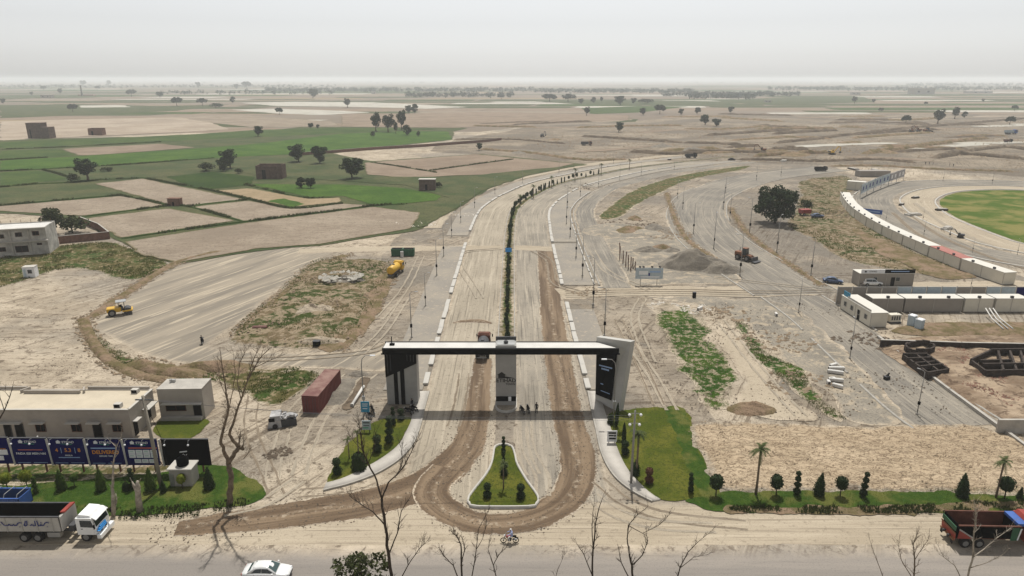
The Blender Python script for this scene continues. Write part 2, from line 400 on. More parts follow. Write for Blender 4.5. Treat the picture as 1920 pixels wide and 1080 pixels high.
# one earth colour, the same function of place for the ground and for every worn edge that fades into it
SAND_L = (.452, .378, .282); SAND_M = (.325, .268, .196); SAND_G = (.222, .195, .158); SAND_B = (.125, .095, .066)
dg_ = bpy.data.node_groups.new('earth', 'ShaderNodeTree')
dg_.interface.new_socket('Color', in_out='OUTPUT', socket_type='NodeSocketColor'); dg_.interface.new_socket('Height', in_out='OUTPUT', socket_type='NodeSocketFloat')
def _earth(t):
    p = wpos(t); go = t.nodes.new('NodeGroupOutput')
    a = noise(t, p, .016, 5, .62); b = noise(t, p, .09, 6, .66, .8); c = noise(t, p, .62, 5, .7, .4); d = noise(t, p, 3.2, 4, .72)
    # long drag and tyre marks running two ways
    st = noise(t, vscale(t, p, (.07, 1.0, 1.0)), 1.0, 5, .65, 1.4); r = nd(t, 'VectorRotate', {'Vector': p, 'Angle': math.radians(-62)}, rotation_type='Z_AXIS').outputs[0]
    s2 = noise(t, vscale(t, r, (.05, 1.3, 1.0)), 1.0, 5, .65, .8); pick = mapr(t, noise(t, p, .035, 2), .42, .58)
    col = mixc(t, mapr(t, b, .40, .58), SAND_M, SAND_L)
    col = mixc(t, mapr(t, a, .44, .58, 0, .8), col, SAND_G)
    col = mixc(t, mth(t, 'MULTIPLY', mapr(t, st, .53, .66, 0, .75), mth(t, 'SUBTRACT', 1.0, pick)), col, SAND_B)
    col = mixc(t, mth(t, 'MULTIPLY', mapr(t, s2, .52, .64, 0, .75), pick), col, SAND_B)
    col = mixc(t, mth(t, 'MULTIPLY', mapr(t, s2, .30, .44, .7, 0), pick), col, (.46, .395, .305))
    col = mixc(t, mapr(t, c, .54, .64, 0, .85), col, SAND_B)
    col = mixc(t, mapr(t, c, .28, .42, .6, 0), col, (.46, .395, .305))
    col = mixc(t, mapr(t, d, .57, .66, 0, .7), col, (.085, .065, .046))
    rk_ = mth(t, 'MULTIPLY', ridge(t, noise(t, p, .55, 5, .6, 1.0), .022), mapr(t, noise(t, p, .05, 3), .45, .6)); col = mixc(t, mth(t, 'MULTIPLY', rk_, .75), col, (.10, .078, .055))
    h = mth(t, 'ADD', mth(t, 'MULTIPLY', c, .8), mth(t, 'ADD', mth(t, 'MULTIPLY', d, .4), mth(t, 'MULTIPLY', st, .35)))
    t.links.new(col, go.inputs[0]); t.links.new(h, go.inputs[1])
_earth(dg_)
def earth(t):
    g = t.nodes.new('ShaderNodeGroup'); g.node_tree = dg_; return g.outputs[0], g.outputs[1]
def worn(t, col, h, lo=0.0, hi=1.0, amp=1.2, scale=.6):
    """fade into the earth near the edge of a sheet"""
    ec, eh = earth(t); e = attr(t, 'edge'); n = noise(t, wpos(t), scale, 5, .65)
    n2 = noise(t, wpos(t), scale * 6, 4, .7); n = mth(t, 'ADD', mth(t, 'MULTIPLY', n, .62), mth(t, 'MULTIPLY', n2, .38))
    f = mapr(t, mth(t, 'ADD', e, mth(t, 'MULTIPLY', mth(t, 'SUBTRACT', n, .5), amp * 2.6)), lo, hi)
    return mixc(t, f, ec, col), h
def m_ground(t):
    c, h = earth(t); return dict(col=c, n=bump(t, h, 1.0, .45), rough=.95, spec=.1)
M = {}
M['earth'] = material('earth_ground', m_ground)
def m_verge(t):
    c, h = earth(t); p = wpos(t); k = noise(t, p, .06, 5, .65, .8); c = mixc(t, 1.0, c, (.76, .76, .77), 'MULTIPLY'); c = mixc(t, mapr(t, k, .5, .6, 0, .65), c, (.17, .15, .122)); return dict(col=c, n=bump(t, h, 1.0, .5), rough=.95, spec=.1)
M['verge'] = material('graded_grey_earth', m_verge)
def m_site(t):
    c, h = earth(t); p = wpos(t); k = noise(t, vscale(t, p, (.012, .06, 1)), 1.0, 5, .65, .8); c = mixc(t, 1.0, c, (.64, .63, .62), 'MULTIPLY'); c = mixc(t, mapr(t, k, .52, .62, 0, .7), c, (.135, .108, .08)); c = mixc(t, mapr(t, k, .32, .42, .6, 0), c, (.36, .30, .225)); return dict(col=c, n=bump(t, h, 1.0, .5), rough=.95, spec=.1)
M['site'] = material('worked_site_earth', m_site)
def m_plain_far(t):
    p = wpos(t); a = noise(t, p, .004, 5, .6); b = noise(t, vscale(t, p, (.004, .016, 1)), 1.0, 4, .55, .6); c = noise(t, p, .2, 4)
    col = mixc(t, mapr(t, a, .35, .65), (.155, .125, .096), (.21, .172, .132)); col = mixc(t, mapr(t, b, .5, .62, 0, .7), col, (.155, .122, .088))
    col = mixc(t, mapr(t, c, .5, .75, 0, .4), col, (.20, .16, .11)); return dict(col=col, n=bump(t, c, .4, .3), rough=.95, spec=.1)
M['plain'] = material('far_plain_soil', m_plain_far)

def field_mat(name, c1, c2, c3=None, rows=None, fine=1.5, big=.05, edge=None, bumpd=.2, green_edge=None):
    def f(t):
        p = wpos(t); a = noise(t, p, big, 4, .6); b = noise(t, p, fine, 4, .65); s = noise(t, vscale(t, p, (.35, 2.2, 1)), .5, 3, .6)
        g = noise(t, p, big * .35, 4, .6); col = mixc(t, mapr(t, a, .38, .60), c1, c2)
        if c3: col = mixc(t, mapr(t, b, .50, .66, 0, .85), col, c3)
        col = mixc(t, mapr(t, s, .48, .64, 0, .45), col, c3 or c1); col = mixc(t, mapr(t, g, .52, .66, 0, .5), col, tuple(x * .72 for x in c1))
        if rows:
            w = nd(t, 'TexWave', {'Vector': p, 'Scale': rows[0], 'Distortion': 2.5, 'Detail': 3.0, 'Detail Scale': 1.5}, bands_direction=rows[1]).outputs['Fac']
            col = mixc(t, mapr(t, w, .3, .8, 0, rows[2]), col, c3 or c2)
        if green_edge:
            e = attr(t, 'edge'); e2 = mth(t, 'ADD', e, mth(t, 'MULTIPLY', noise(t, p, .8, 4), 1.5)); col = mixc(t, mapr(t, e2, .7, 1.7, 1, 0), col, green_edge)
        return dict(col=col, n=bump(t, b, .6, bumpd), rough=.95, spec=.08)
    return material(name, f)
WEED = (.055, .065, .022)
M['crop_bright'] = field_mat('young_green_crop', (.040, .084, .011), (.062, .112, .016), (.020, .042, .008))
M['crop_mid'] = field_mat('green_crop', (.040, .070, .015), (.064, .092, .022), (.020, .032, .010))
M['crop_dull'] = field_mat('dull_green_fodder', (.052, .070, .026), (.086, .088, .038), (.026, .034, .014))
M['crop_dark'] = field_mat('dark_green_crop', (.022, .044, .007), (.034, .058, .010), (.013, .026, .006))
M['stubble'] = field_mat('dry_stubble', (.235, .188, .140), (.295, .242, .182), (.135, .105, .074), rows=(.5, 'Y', .25), green_edge=(.12, .10, .05))
M['plough'] = field_mat('brown_ploughed_soil', (.205, .155, .112), (.255, .198, .145), (.145, .107, .075), rows=(.35, 'Y', .25), green_edge=(.10, .085, .045))
M['sandy'] = field_mat('dry_sandy_field', (.30, .24, .18), (.37, .305, .235), (.19, .148, .108), big=.03)
M['pale'] = field_mat('pale_salt_soil', (.37, .345, .29), (.44, .415, .355), (.28, .255, .205))
M['tan'] = field_mat('tan_dry_field', (.24, .18, .105), (.285, .215, .135), (.17, .132, .075), green_edge=WEED)
def m_lawn(t):
    p = wpos(t); a = noise(t, p, .22, 4, .6); b = noise(t, p, 2.2, 4, .7); c = noise(t, p, 9, 2)
    col = mixc(t, mapr(t, a, .38, .64), (.055, .072, .009), (.105, .105, .017)); col = mixc(t, mapr(t, b, .48, .66, 0, .8), col, (.036, .048, .010))
    col = mixc(t, mapr(t, c, .55, .8, 0, .5), col, (.14, .13, .038)); return dict(col=col, n=bump(t, c, .9, .08), rough=.95, spec=.05)
M['lawn'] = material('lawn_turf', m_lawn)
def m_lawn2(t):
    p = wpos(t); a = noise(t, p, .18, 4, .6); b = noise(t, p, 1.2, 4, .7); c = noise(t, p, 7, 2); col = mixc(t, mapr(t, b, .4, .7), (.026, .055, .008), (.046, .078, .012)); col = mixc(t, mapr(t, a, .48, .62, 0, .8), col, (.115, .112, .03))
    col = mixc(t, mapr(t, c, .55, .8, 0, .5), col, (.03, .055, .01)); return dict(col=col, n=bump(t, c, .9, .08), rough=.95, spec=.05)
M['lawn_lush'] = material('lush_turf', m_lawn2)
def m_weed(t):
    p = wpos(t); a = noise(t, p, .13, 5, .66); b = noise(t, p, .7, 5, .72); c = noise(t, p, 4, 3)
    col = mixc(t, mapr(t, a, .38, .58), (.034, .06, .012), (.082, .07, .026)); col = mixc(t, mapr(t, b, .50, .62, 0, .85), col, (.26, .195, .12)); col = mixc(t, mapr(t, b, .3, .42, .7, 0), col, (.032, .05, .010))
    col = mixc(t, mapr(t, c, .55, .72, 0, .6), col, (.022, .032, .010)); wc, _ = worn(t, col, 0, .0, .9, 1.7, .4)
    return dict(col=wc, n=bump(t, mth(t, 'ADD', b, mth(t, 'MULTIPLY', c, .5)), 1.0, .3), rough=.95, spec=.05)
M['weeds'] = material('weedy_ground', m_weed)
def m_dry(t):
    p = wpos(t); a = noise(t, p, .10, 5, .66, .5); b = noise(t, p, .5, 5, .72); c = noise(t, p, 3.5, 3)
    col = mixc(t, mapr(t, a, .42, .56), (.038, .055, .012), (.135, .10, .055)); col = mixc(t, mapr(t, b, .46, .56, 0, .9), col, (.27, .21, .14)); col = mixc(t, mapr(t, b, .3, .42, .8, 0), col, (.03, .045, .010)); col = mixc(t, mapr(t, c, .55, .68, 0, .7), col, (.05, .04, .025)); wc, _ = worn(t, col, 0, .0, .9, 2.0, .35)
    return dict(col=wc, n=bump(t, mth(t, 'ADD', b, mth(t, 'MULTIPLY', c, .5)), 1.0, .5), rough=.95, spec=.05)
M['dry_weeds'] = material('dry_scrubby_earth', m_dry)
def m_green(t):
    p = wpos(t); a = noise(t, p, .2, 5, .66); b = noise(t, p, .8, 5, .72); c = noise(t, p, 5, 3)
    col = mixc(t, mapr(t, a, .4, .6), (.024, .058, .008), (.050, .085, .012)); col = mixc(t, mapr(t, b, .50, .58, 0, .95), col, (.28, .228, .158)); col = mixc(t, mapr(t, c, .5, .66, 0, .6), col, (.022, .042, .008)); wc, _ = worn(t, col, 0, .3, 1.0, 3.2, .35)
    return dict(col=wc, n=bump(t, mth(t, 'ADD', b, mth(t, 'MULTIPLY', c, .5)), 1.0, .3), rough=.95, spec=.05)
M['green_patch'] = material('lush_weedy_grass', m_green)
def m_oval(t):
    p = wpos(t); a = noise(t, p, .09, 5, .6); b = noise(t, p, .8, 4, .7); col = mixc(t, mapr(t, a, .42, .62), (.055, .092, .012), (.17, .155, .05))
    col = mixc(t, mapr(t, b, .5, .75, 0, .45), col, (.055, .085, .015)); return dict(col=col, n=bump(t, b, .6, .15), rough=.95, spec=.05)
M['oval'] = material('sports_turf', m_oval)
def m_brush(t):
    p = wpos(t); a = noise(t, p, .3, 5, .65); b = noise(t, p, 1.6, 5, .7)
    col = mixc(t, mapr(t, a, .38, .62), (.235, .165, .11), (.13, .105, .05)); col = mixc(t, mapr(t, b, .5, .72, 0, .8), col, (.075, .055, .032))
    return dict(col=col, n=bump(t, b, 1.0, .4), rough=.95, spec=.05)
M['brush'] = material('brown_rough_earth', m_brush)
def m_soil(t):
    p = wpos(t); a = noise(t, p, .12, 5, .6); q = vscale(t, p, (.55, 1.0, 1)); b = noise(t, q, .9, 5, .65, 1.2); c = noise(t, p, 4, 3); e = noise(t, q, 1.7, 4, .6, .8)
    col = mixc(t, mapr(t, a, .38, .6), (.44, .345, .235), (.37, .285, .19)); col = mixc(t, mth(t, 'MULTIPLY', ridge(t, b, .034), .9), col, (.105, .07, .042)); col = mixc(t, mth(t, 'MULTIPLY', ridge(t, e, .022), .75), col, (.16, .118, .078)); col = mixc(t, mapr(t, b, .60, .72, 0, .6), col, (.22, .165, .11))
    col = mixc(t, mapr(t, c, .6, .72, 0, .5), col, (.15, .11, .075)); col, _ = worn(t, col, 0, .2, 1.2, 1.3, .3); return dict(col=col, n=bump(t, mth(t, 'ADD', b, mth(t, 'MULTIPLY', c, .3)), 1.0, .5), rough=.95, spec=.05)
M['soil'] = material('loose_tipped_soil', m_soil)
def streaky(name, base, light, dark, su=1.1, sv=.035, worn_edge=(.0, 1.0, .8), amt=.85):
    """trafficked surface; streaks follow the way the strip runs"""
    def f(t):
        u, v = attr(t, 'u'), attr(t, 'v'); q = comb(t, mth(t, 'MULTIPLY', u, su), mth(t, 'MULTIPLY', v, sv)); p = wpos(t)
        s1 = noise(t, q, 1.0, 5, .65, .4); s2 = noise(t, vscale(t, q, (2.7, 1.6, 1)), 1.0, 4, .6, .2); a = noise(t, p, .06, 4, .6); c = noise(t, p, 1.3, 4, .65); d = noise(t, p, 7, 2)
        col = mixc(t, mapr(t, a, .35, .65), base, tuple(.5 * (x + y) for x, y in zip(base, light)))
        col = mixc(t, mapr(t, s1, .48, .66, 0, amt), col, light); col = mixc(t, mapr(t, s2, .52, .7, 0, amt), col, dark)
        col = mixc(t, mapr(t, c, .55, .68, 0, .6), col, dark); col = mixc(t, mapr(t, d, .57, .7, 0, .5), col, tuple(x * .6 for x in dark))
        if worn_edge:
            col, _ = worn(t, col, 0, *worn_edge)
        return dict(col=col, n=bump(t, mth(t, 'ADD', mth(t, 'MULTIPLY', s2, .5), mth(t, 'MULTIPLY', c, .4)), .5, .25), rough=.93, spec=.12)
    return material(name, f)
M['carriage'] = streaky('dusty_carriageway', (.275, .236, .178), (.395, .34, .26), (.15, .126, .094))
M['carriage2'] = streaky('dusty_grey_carriageway', (.208, .184, .148), (.36, .312, .242), (.115, .10, .08))
M['track'] = streaky('pale_dirt_track', (.315, .262, .19), (.42, .355, .265), (.185, .15, .108))
M['greyroad'] = streaky('grey_road_base', (.168, .152, .128), (.31, .272, .215), (.095, .085, .072))
def m_wet(t):
    u, v = attr(t, 'u'), attr(t, 'v'); p = wpos(t); q = comb(t, mth(t, 'MULTIPLY', u, .6), mth(t, 'MULTIPLY', v, .035))
    s1 = noise(t, q, 1.0, 4, .6, .25); s2 = noise(t, vscale(t, q, (4.0, 3.0, 1)), 1.0, 4, .6, .3); c = noise(t, p, 1.1, 5, .7, .5); d = noise(t, p, .12, 3)
    col = mixc(t, mapr(t, s1, .40, .58), (.098, .064, .037), (.185, .130, .080)); col = mixc(t, mapr(t, s2, .58, .74, 0, .4), col, (.26, .195, .13)); col = mixc(t, mapr(t, s2, .3, .44, .6, 0), col, (.075, .048, .028))
    mid = mth(t, 'ABSOLUTE', mth(t, 'ADD', u, mth(t, 'MULTIPLY', mth(t, 'SUBTRACT', d, .5), 3.0)))
    col = mixc(t, mth(t, 'MULTIPLY', mapr(t, mid, .0, .7, 1, 0), mapr(t, c, .48, .66, 0, .8)), col, (.35, .285, .205))
    col, _ = worn(t, col, 0, .05, .25, .65, .9)
    return dict(col=col, n=bump(t, mth(t, 'ADD', s2, c), .7, .2), rough=.85, spec=.25)
M['wet'] = material('watered_brown_track', m_wet)
def m_asph(t):
    p = wpos(t); a = noise(t, vscale(t, p, (.02, .35, 1)), 1.0, 4, .6, .5); b = noise(t, vscale(t, p, (.15, 2.5, 1)), 1.0, 4, .6); c = noise(t, p, 6, 3)
    col = mixc(t, mapr(t, a, .35, .65), (.195, .173, .15), (.245, .215, .182)); col = mixc(t, mapr(t, b, .52, .72, 0, .5), col, (.155, .138, .12)); col = mixc(t, mapr(t, c, .5, .7, 0, .4), col, (.12, .108, .095))
    col, _ = worn(t, col, 0, .1, 2.6, 1.0, .35); return dict(col=col, n=bump(t, c, .3, .03), rough=.85, spec=.25)
M['highway'] = material('sun_bleached_asphalt', m_asph)
def m_lot(t):
    p = wpos(t); r = nd(t, 'VectorRotate', {'Vector': p, 'Angle': math.radians(-67)}, rotation_type='Z_AXIS').outputs[0]
    a = noise(t, vscale(t, r, (.02, .22, 1)), 1.0, 4, .6, .3); b = noise(t, vscale(t, r, (.05, .9, 1)), 1.0, 5, .65, .2); c = noise(t, p, 1.6, 4)
    col = mixc(t, mapr(t, a, .36, .62), (.182, .158, .125), (.27, .23, .175)); col = mixc(t, mapr(t, b, .53, .62, 0, .85), col, (.39, .33, .245)); col = mixc(t, mapr(t, b, .3, .42, .55, 0), col, (.13, .112, .09))
    col = mixc(t, mapr(t, c, .55, .78, 0, .35), col, (.19, .17, .14)); col, _ = worn(t, col, 0, .0, 1.4, 1.3, .3); return dict(col=col, n=bump(t, c, .4, .12), rough=.93, spec=.12)
M['lot'] = material('gravel_base_course', m_lot)
def m_gravel(t):
    p = wpos(t); a = noise(t, p, .15, 5, .6); b = noise(t, p, 2.5, 4, .7); col = mixc(t, mapr(t, a, .36, .62), (.182, .162, .13), (.252, .22, .172)); col = mixc(t, mapr(t, b, .5, .64, 0, .8), col, (.12, .108, .09)); col = mixc(t, mapr(t, noise(t, p, .4, 5, .7, .6), .5, .62, 0, .7), col, (.38, .31, .22))
    col, _ = worn(t, col, 0, .0, 1.2, 1.6, .35); return dict(col=col, n=bump(t, b, .8, .15), rough=.92, spec=.15)
M['gravel'] = material('grey_crushed_stone', m_gravel)
def m_heap(t):
    p = wpos(t); a = noise(t, p, .6, 4, .6); b = noise(t, p, 3, 4, .7); col = mixc(t, mapr(t, a, .36, .62), (.15, .132, .108), (.215, .188, .15)); col = mixc(t, mapr(t, b, .5, .75, 0, .7), col, (.13, .115, .095))
    return dict(col=col, n=bump(t, b, 1.0, .25), rough=.95, spec=.1)
M['heap'] = material('gravelly_spoil', m_heap)
def m_paver(t):
    p = wpos(t); a = noise(t, p, .12, 4, .6); b = noise(t, p, .9, 4, .65)
    br = nd(t, 'TexBrick', {'Vector': p, 'Color1': rgba((.25, .224, .188)), 'Color2': rgba((.212, .192, .164)), 'Mortar': rgba((.16, .14, .112)), 'Scale': 2.2, 'Mortar Size': .012}).outputs[0]
    col = mixc(t, mapr(t, a, .4, .62, 0, .7), br, (.275, .24, .19)); col = mixc(t, mapr(t, b, .54, .68, 0, .65), col, (.35, .295, .22)); return dict(col=col, n=None, rough=.9, spec=.15)
M['paver'] = material('grey_concrete_pavers', m_paver)

def simple(name, col, rough=.7, spec=.3, var=.18, scale=1.5, metal=0.0, coat=0.0, dirt=None, bumpd=0.0, transl=0.0):
    """painted or cast surface with some unevenness of tone and dust from above"""
    def f(t):
        p = opos(t); a = noise(t, p, scale, 5, .65); b = noise(t, p, scale * 7, 3)
        c = mixc(t, mapr(t, a, .3, .7), tuple(x * (1 - var) for x in col), tuple(min(1, x * (1 + var)) for x in col))
        c = mixc(t, mapr(t, b, .5, .8, 0, var), c, tuple(x * .6 for x in col))
        if dirt:
            up = nd(t, 'SeparateXYZ', {0: nd(t, 'NewGeometry').outputs['Normal']}).outputs[2]
            c = mixc(t, mth(t, 'MULTIPLY', mapr(t, up, .2, .9, .15, 1), mapr(t, a, .35, .7, 0, dirt)), c, (.40, .34, .255))
        return dict(col=c, rough=rough, spec=spec, metal=metal, coat=coat, n=bump(t, b, .5, bumpd) if bumpd else None, transl=transl)
    return material(name, f)
M['concrete'] = simple('grey_concrete', (.36, .335, .295), .9, .15, .14, .6, bumpd=.02)
M['concrete_white'] = simple('whitewashed_concrete', (.43, .41, .37), .9, .15, .10, .8, dirt=.35)
M['kerb'] = simple('concrete_kerb', (.31, .288, .25), .9, .15, .15, .9); M['walkway'] = simple('pale_concrete_paving', (.40, .37, .325), .9, .15, .10, .35, bumpd=.01)
M['plaster'] = simple('grey_cement_plaster', (.345, .31, .265), .92, .1, .12, .25, bumpd=.02)
M['plaster_white'] = simple('stained_white_plaster', (.37, .352, .315), .92, .1, .32, .5)
M['roof_screed'] = simple('pale_roof_screed', (.45, .39, .295), .92, .1, .08, .3)
M['roof_white'] = simple('white_roof_paint', (.52, .50, .465), .85, .15, .08, .4)
M['brick_red'] = simple('weathered_red_brick', (.165, .092, .066), .93, .1, .25, 1.2, bumpd=.03)
M['brick_wet'] = simple('dark_fresh_brickwork', (.052, .042, .036), .93, .1, .3, 1.2, bumpd=.03)
M['dark_cladding'] = simple('black_metal_cladding', (.003, .003, .003), .6, .06, .2, 1.0)
M['marble'] = simple('grey_stone_cladding', (.27, .262, .245), .6, .35, .10, .35)
M['stone_light'] = simple('pale_stone_cladding', (.40, .385, .35), .7, .3, .08, .3)
M['void'] = simple('dark_opening', (.010, .009, .008), .9, .05, .2)
M['glass'] = simple('dark_glass', (.015, .022, .026), .08, .6, .1)
M['glass_green'] = simple('tinted_windscreen', (.035, .065, .062), .06, .7, .1)
M['steel'] = simple('galvanised_steel', (.36, .36, .35), .45, .5, .12, 1.0, metal=.6)
M['steel_dark'] = simple('dark_steel', (.045, .045, .048), .6, .4, .2)
M['black'] = simple('black_paint', (.003, .003, .0035), .95, .0, .2)
M['rubber'] = simple('dusty_rubber', (.022, .020, .018), .9, .2, .25, 2.0)
M['rim'] = simple('grey_wheel_rim', (.17, .165, .155), .5, .5, .1)
M['white_paint'] = simple('white_vehicle_paint', (.72, .72, .70), .35, .5, .05, 1.0, coat=.4)
M['silver'] = simple('silver_white_car_paint', (.62, .62, .60), .28, .5, .03, .8, coat=.7)
M['cabin'] = simple('cream_cabin_panel', (.56, .52, .43), .7, .3, .06, .4)
M['cabin_grey'] = simple('taupe_cabin_panel', (.25, .225, .195), .75, .25, .06, .4)
M['cabin_roof'] = simple('white_cabin_roof', (.56, .535, .475), .75, .25, .06, .3, dirt=.2)
M['cont_red'] = simple('faded_red_container_paint', (.135, .052, .043), .7, .3, .15, .5, dirt=.25)
M['cont_red_dark'] = simple('maroon_container_paint', (.15, .045, .04), .7, .3, .15, .5)
M['roof_red'] = simple('red_sheet_roof', (.33, .14, .115), .8, .2, .12, .5)
M['blue_board'] = simple('navy_hoarding_print', (.004, .005, .075), .9, .0, .08, .3)
M['blue_paint'] = simple('blue_truck_paint', (.03, .09, .30), .5, .4, .12, 1.0)
M['blue_car'] = simple('dark_blue_car_paint', (.02, .045, .11), .3, .5, .1, 1.0, coat=.5)
M['blue_sign'] = simple('blue_sign_face', (.02, .19, .31), .5, .4, .08)
M['yellow'] = simple('machine_yellow_paint', (.55, .32, .018), .5, .4, .1, 1.2, dirt=.15)
M['orange'] = simple('faded_orange_paint', (.17, .068, .028), .6, .35, .15, 1.2)
M['red'] = simple('red_truck_paint', (.24, .03, .018), .5, .4, .15, 1.2)
M['rust'] = simple('rusty_brown_paint', (.11, .045, .030), .8, .2, .25, 1.0)
M['green_dark'] = simple('dark_green_paint', (.018, .085, .038), .55, .35, .15, 1.2)
M['print_white'] = simple('white_print', (.66, .66, .66), .6, .3, .05)
M['print_orange'] = simple('orange_print', (.62, .24, .03), .6, .3, .05)
M['print_red'] = simple('dull_red_print', (.40, .10, .08), .6, .3, .05)
M['print_green'] = simple('green_print', (.04, .30, .16), .6, .3, .05)
M['print_blue'] = simple('pale_blue_print', (.25, .36, .55), .6, .3, .05)
M['print_navy'] = simple('navy_print', (.02, .03, .16), .6, .3, .05)
M['print_cyan'] = simple('bright_blue_print', (.03, .23, .55), .6, .3, .05)
M['print_dark'] = simple('black_print', (.012, .012, .012), .6, .3, .05)
M['bark'] = simple('pale_brown_bark', (.15, .115, .082), .95, .1, .35, 2.0, bumpd=.03)
M['bark_dark'] = simple('dark_bark', (.055, .042, .032), .95, .1, .35, 2.0)
M['stump_bark'] = simple('grey_peeling_bark', (.30, .26, .21), .95, .1, .4, 2.0)
M['pole'] = simple('grey_lamp_pole', (.22, .21, .195), .6, .4, .1)
M['pole_conc'] = simple('weathered_utility_pole', (.24, .215, .175), .9, .1, .15)
M['skin'] = simple('skin', (.20, .11, .075), .7, .3, .05); M['cloth_dark'] = simple('dark_cloth', (.014, .014, .018), .9, .1, .1); M['cloth_blue'] = simple('pale_blue_cloth', (.33, .37, .55), .9, .1, .08); M['cloth_white'] = simple('white_cloth', (.62, .61, .58), .9, .1, .05); M['cloth_tan'] = simple('tan_cloth', (.30, .25, .19), .9, .1, .1)
M['pipe'] = simple('pale_pipe', (.52, .50, .46), .7, .3, .1); M['mesh_panel'] = simple('pale_blue_screen_panel', (.36, .42, .45), .7, .25, .1); M['plastic_blue'] = simple('pale_blue_plastic', (.42, .49, .53), .6, .35, .05)
M['tarp'] = simple('grey_tarpaulin', (.34, .33, .32), .8, .2, .3, 1.5)
def foliage(name, c1, c2, c3, scale=.9, tr=.18, tipz=None):
    def f(t):
        p = wpos(t); a = noise(t, p, scale, 3, .6); b = noise(t, p, scale * 6, 2); r = nd(t, 'ObjectInfo').outputs['Random']
        c = mixc(t, mapr(t, a, .35, .65), c1, c2); c = mixc(t, mapr(t, b, .5, .8, 0, .8), c, c3); c = mixc(t, mth(t, 'MULTIPLY', r, .35), c, c3)
        return dict(col=c, rough=.8, spec=.15, transl=tr)
    return material(name, f)
M['leaf'] = foliage('dark_green_leaves', (.010, .020, .006), (.022, .038, .010), (.045, .065, .02))
M['leaf_far'] = foliage('blue_green_leaves', (.010, .020, .008), (.020, .034, .012), (.040, .055, .022))
M['leaf_olive'] = foliage('olive_leaves', (.022, .032, .010), (.042, .052, .016), (.085, .088, .032))
M['topiary'] = foliage('clipped_dark_foliage', (.012, .022, .008), (.020, .036, .011), (.035, .055, .018), 2.0, .1)
M['topiary_gold'] = foliage('clipped_yellow_green_foliage', (.15, .19, .02), (.24, .25, .03), (.10, .13, .018), 2.0, .4)
M['topiary_mid'] = foliage('clipped_green_foliage', (.04, .075, .014), (.065, .11, .02), (.10, .14, .028), 2.0, .35)
M['palm'] = foliage('palm_fronds', (.045, .065, .02), (.075, .09, .03), (.11, .12, .05), 2.0, .15)
M['red_leaf'] = foliage('reddish_foliage', (.09, .035, .022), (.12, .05, .03), (.06, .04, .02), 2.0, .12)
M['grass_blade'] = foliage('grass_blades', (.075, .125, .02), (.11, .15, .03), (.15, .15, .045), .5, .65)
M['weed_blade'] = foliage('weed_blades', (.05, .085, .016), (.09, .10, .026), (.17, .14, .06), .4, .65)
M['bush_leaf'] = foliage('bush_leaves', (.02, .036, .010), (.04, .06, .016), (.09, .085, .035), .8, .5)
M['clod'] = simple('earth_clods', (.20, .15, .10), .95, .08, .3, .5); M['clod_dark'] = simple('dark_litter_and_clods', (.11, .085, .062), .95, .08, .4, .5); M['bank'] = field_mat('shade_toned_spoil', (.095, .072, .05), (.15, .115, .08), (.055, .042, .03), fine=.6, big=.1, bumpd=.5); M['hut_brick'] = simple('sooty_brown_brick', (.125, .085, .068), .93, .1, .3, .8); M['dug'] = field_mat('dug_reddish_earth', (.19, .135, .09), (.32, .245, .17), (.075, .048, .032), fine=.8, big=.2, bumpd=.5); M['clod_grey'] = simple('grey_stones', (.30, .28, .24), .93, .1, .3, .5); M['clod_pale'] = simple('pale_rubble', (.46, .42, .36), .93, .1, .25, .5)  # bank: spoil colour darkened to stand in for shade on the banks' near sides
# ------------------------------------------------------------------ ground, roads, fields
_z = [0.0]
def zl(d=.002): _z[0] += d; return round(_z[0], 4)
gx = np.linspace(-15000, 15000, 41); gy = np.linspace(-600, 15000, 31)
X_, Y_ = np.meshgrid(gx, gy); ii = np.arange(X_.size).reshape(X_.shape)
ground = link('ground', mesh_np('ground', np.stack([X_.ravel(), Y_.ravel(), 0 * X_.ravel()], 1),
              np.stack([ii[:-1, :-1].ravel(), ii[:-1, 1:].ravel(), ii[1:, 1:].ravel(), ii[1:, :-1].ravel()], 1)), M['earth'])
tag(ground, kind='structure')

sheet('site_ground', [('poly', G((800, 284), (850, 263), (1000, 236), (1180, 228), (1300, 217), (1500, 211), (1800, 213), (2600, 220), (2600, 340), (1960, 335), (1700, 316), (1560, 309), (1440, 306), (1330, 303), (1180, 303), (1090, 312), (900, 290)))], .012, M['site'], cell=8, jit=8, jscale=.03)
# far plain of brown soil, then the patchwork of fields on it
sheet('plain', [('poly', G((-900, 266), (0, 264), (430, 246), (640, 246), (880, 250), (1000, 236), (1180, 228), (1300, 218), (1500, 212), (1800, 214), (2900, 222)) + [(14500, 2500), (14500, 14800), (-14500, 14800), (-14500, 2500)])],
      .02, M['plain'], cell=60, jit=6, jscale=.01)
rg = random.Random(11)
Y = 640.0; zf = .06
while Y < 5200:
    dep = rg.uniform(35, 85) * (1 + Y / 2200); X = -Y * .95
    while X < Y * .95:
        wd = rg.uniform(60, 210) * (1 + Y / 1700)
        lim = 900 if X > 40 else 0
        if rg.random() < .74 and Y > lim:
            r = rg.random(); mt = 'crop_dull' if r < .34 else 'plough' if r < .64 else 'stubble' if r < .70 else 'pale' if r < .77 else 'crop_mid' if r < .93 else 'tan'
            sk = (X + wd / 2) * .04; tw = rg.uniform(-.06, .06) * wd
            q = [(X + 3, Y + sk), (X + wd - 4, Y + sk + tw), (X + wd - 4 + dep * .2, Y + sk + dep * .9 + tw), (X + 3 + dep * .2, Y + sk + dep * .9)]
            sheet('field', [('poly', q)], zf, M[mt], cell=max(6, dep / 5), jit=2.0, jscale=.03, seed=rg.randint(1, 99)); zf += .0015
        X += wd
    Y += dep
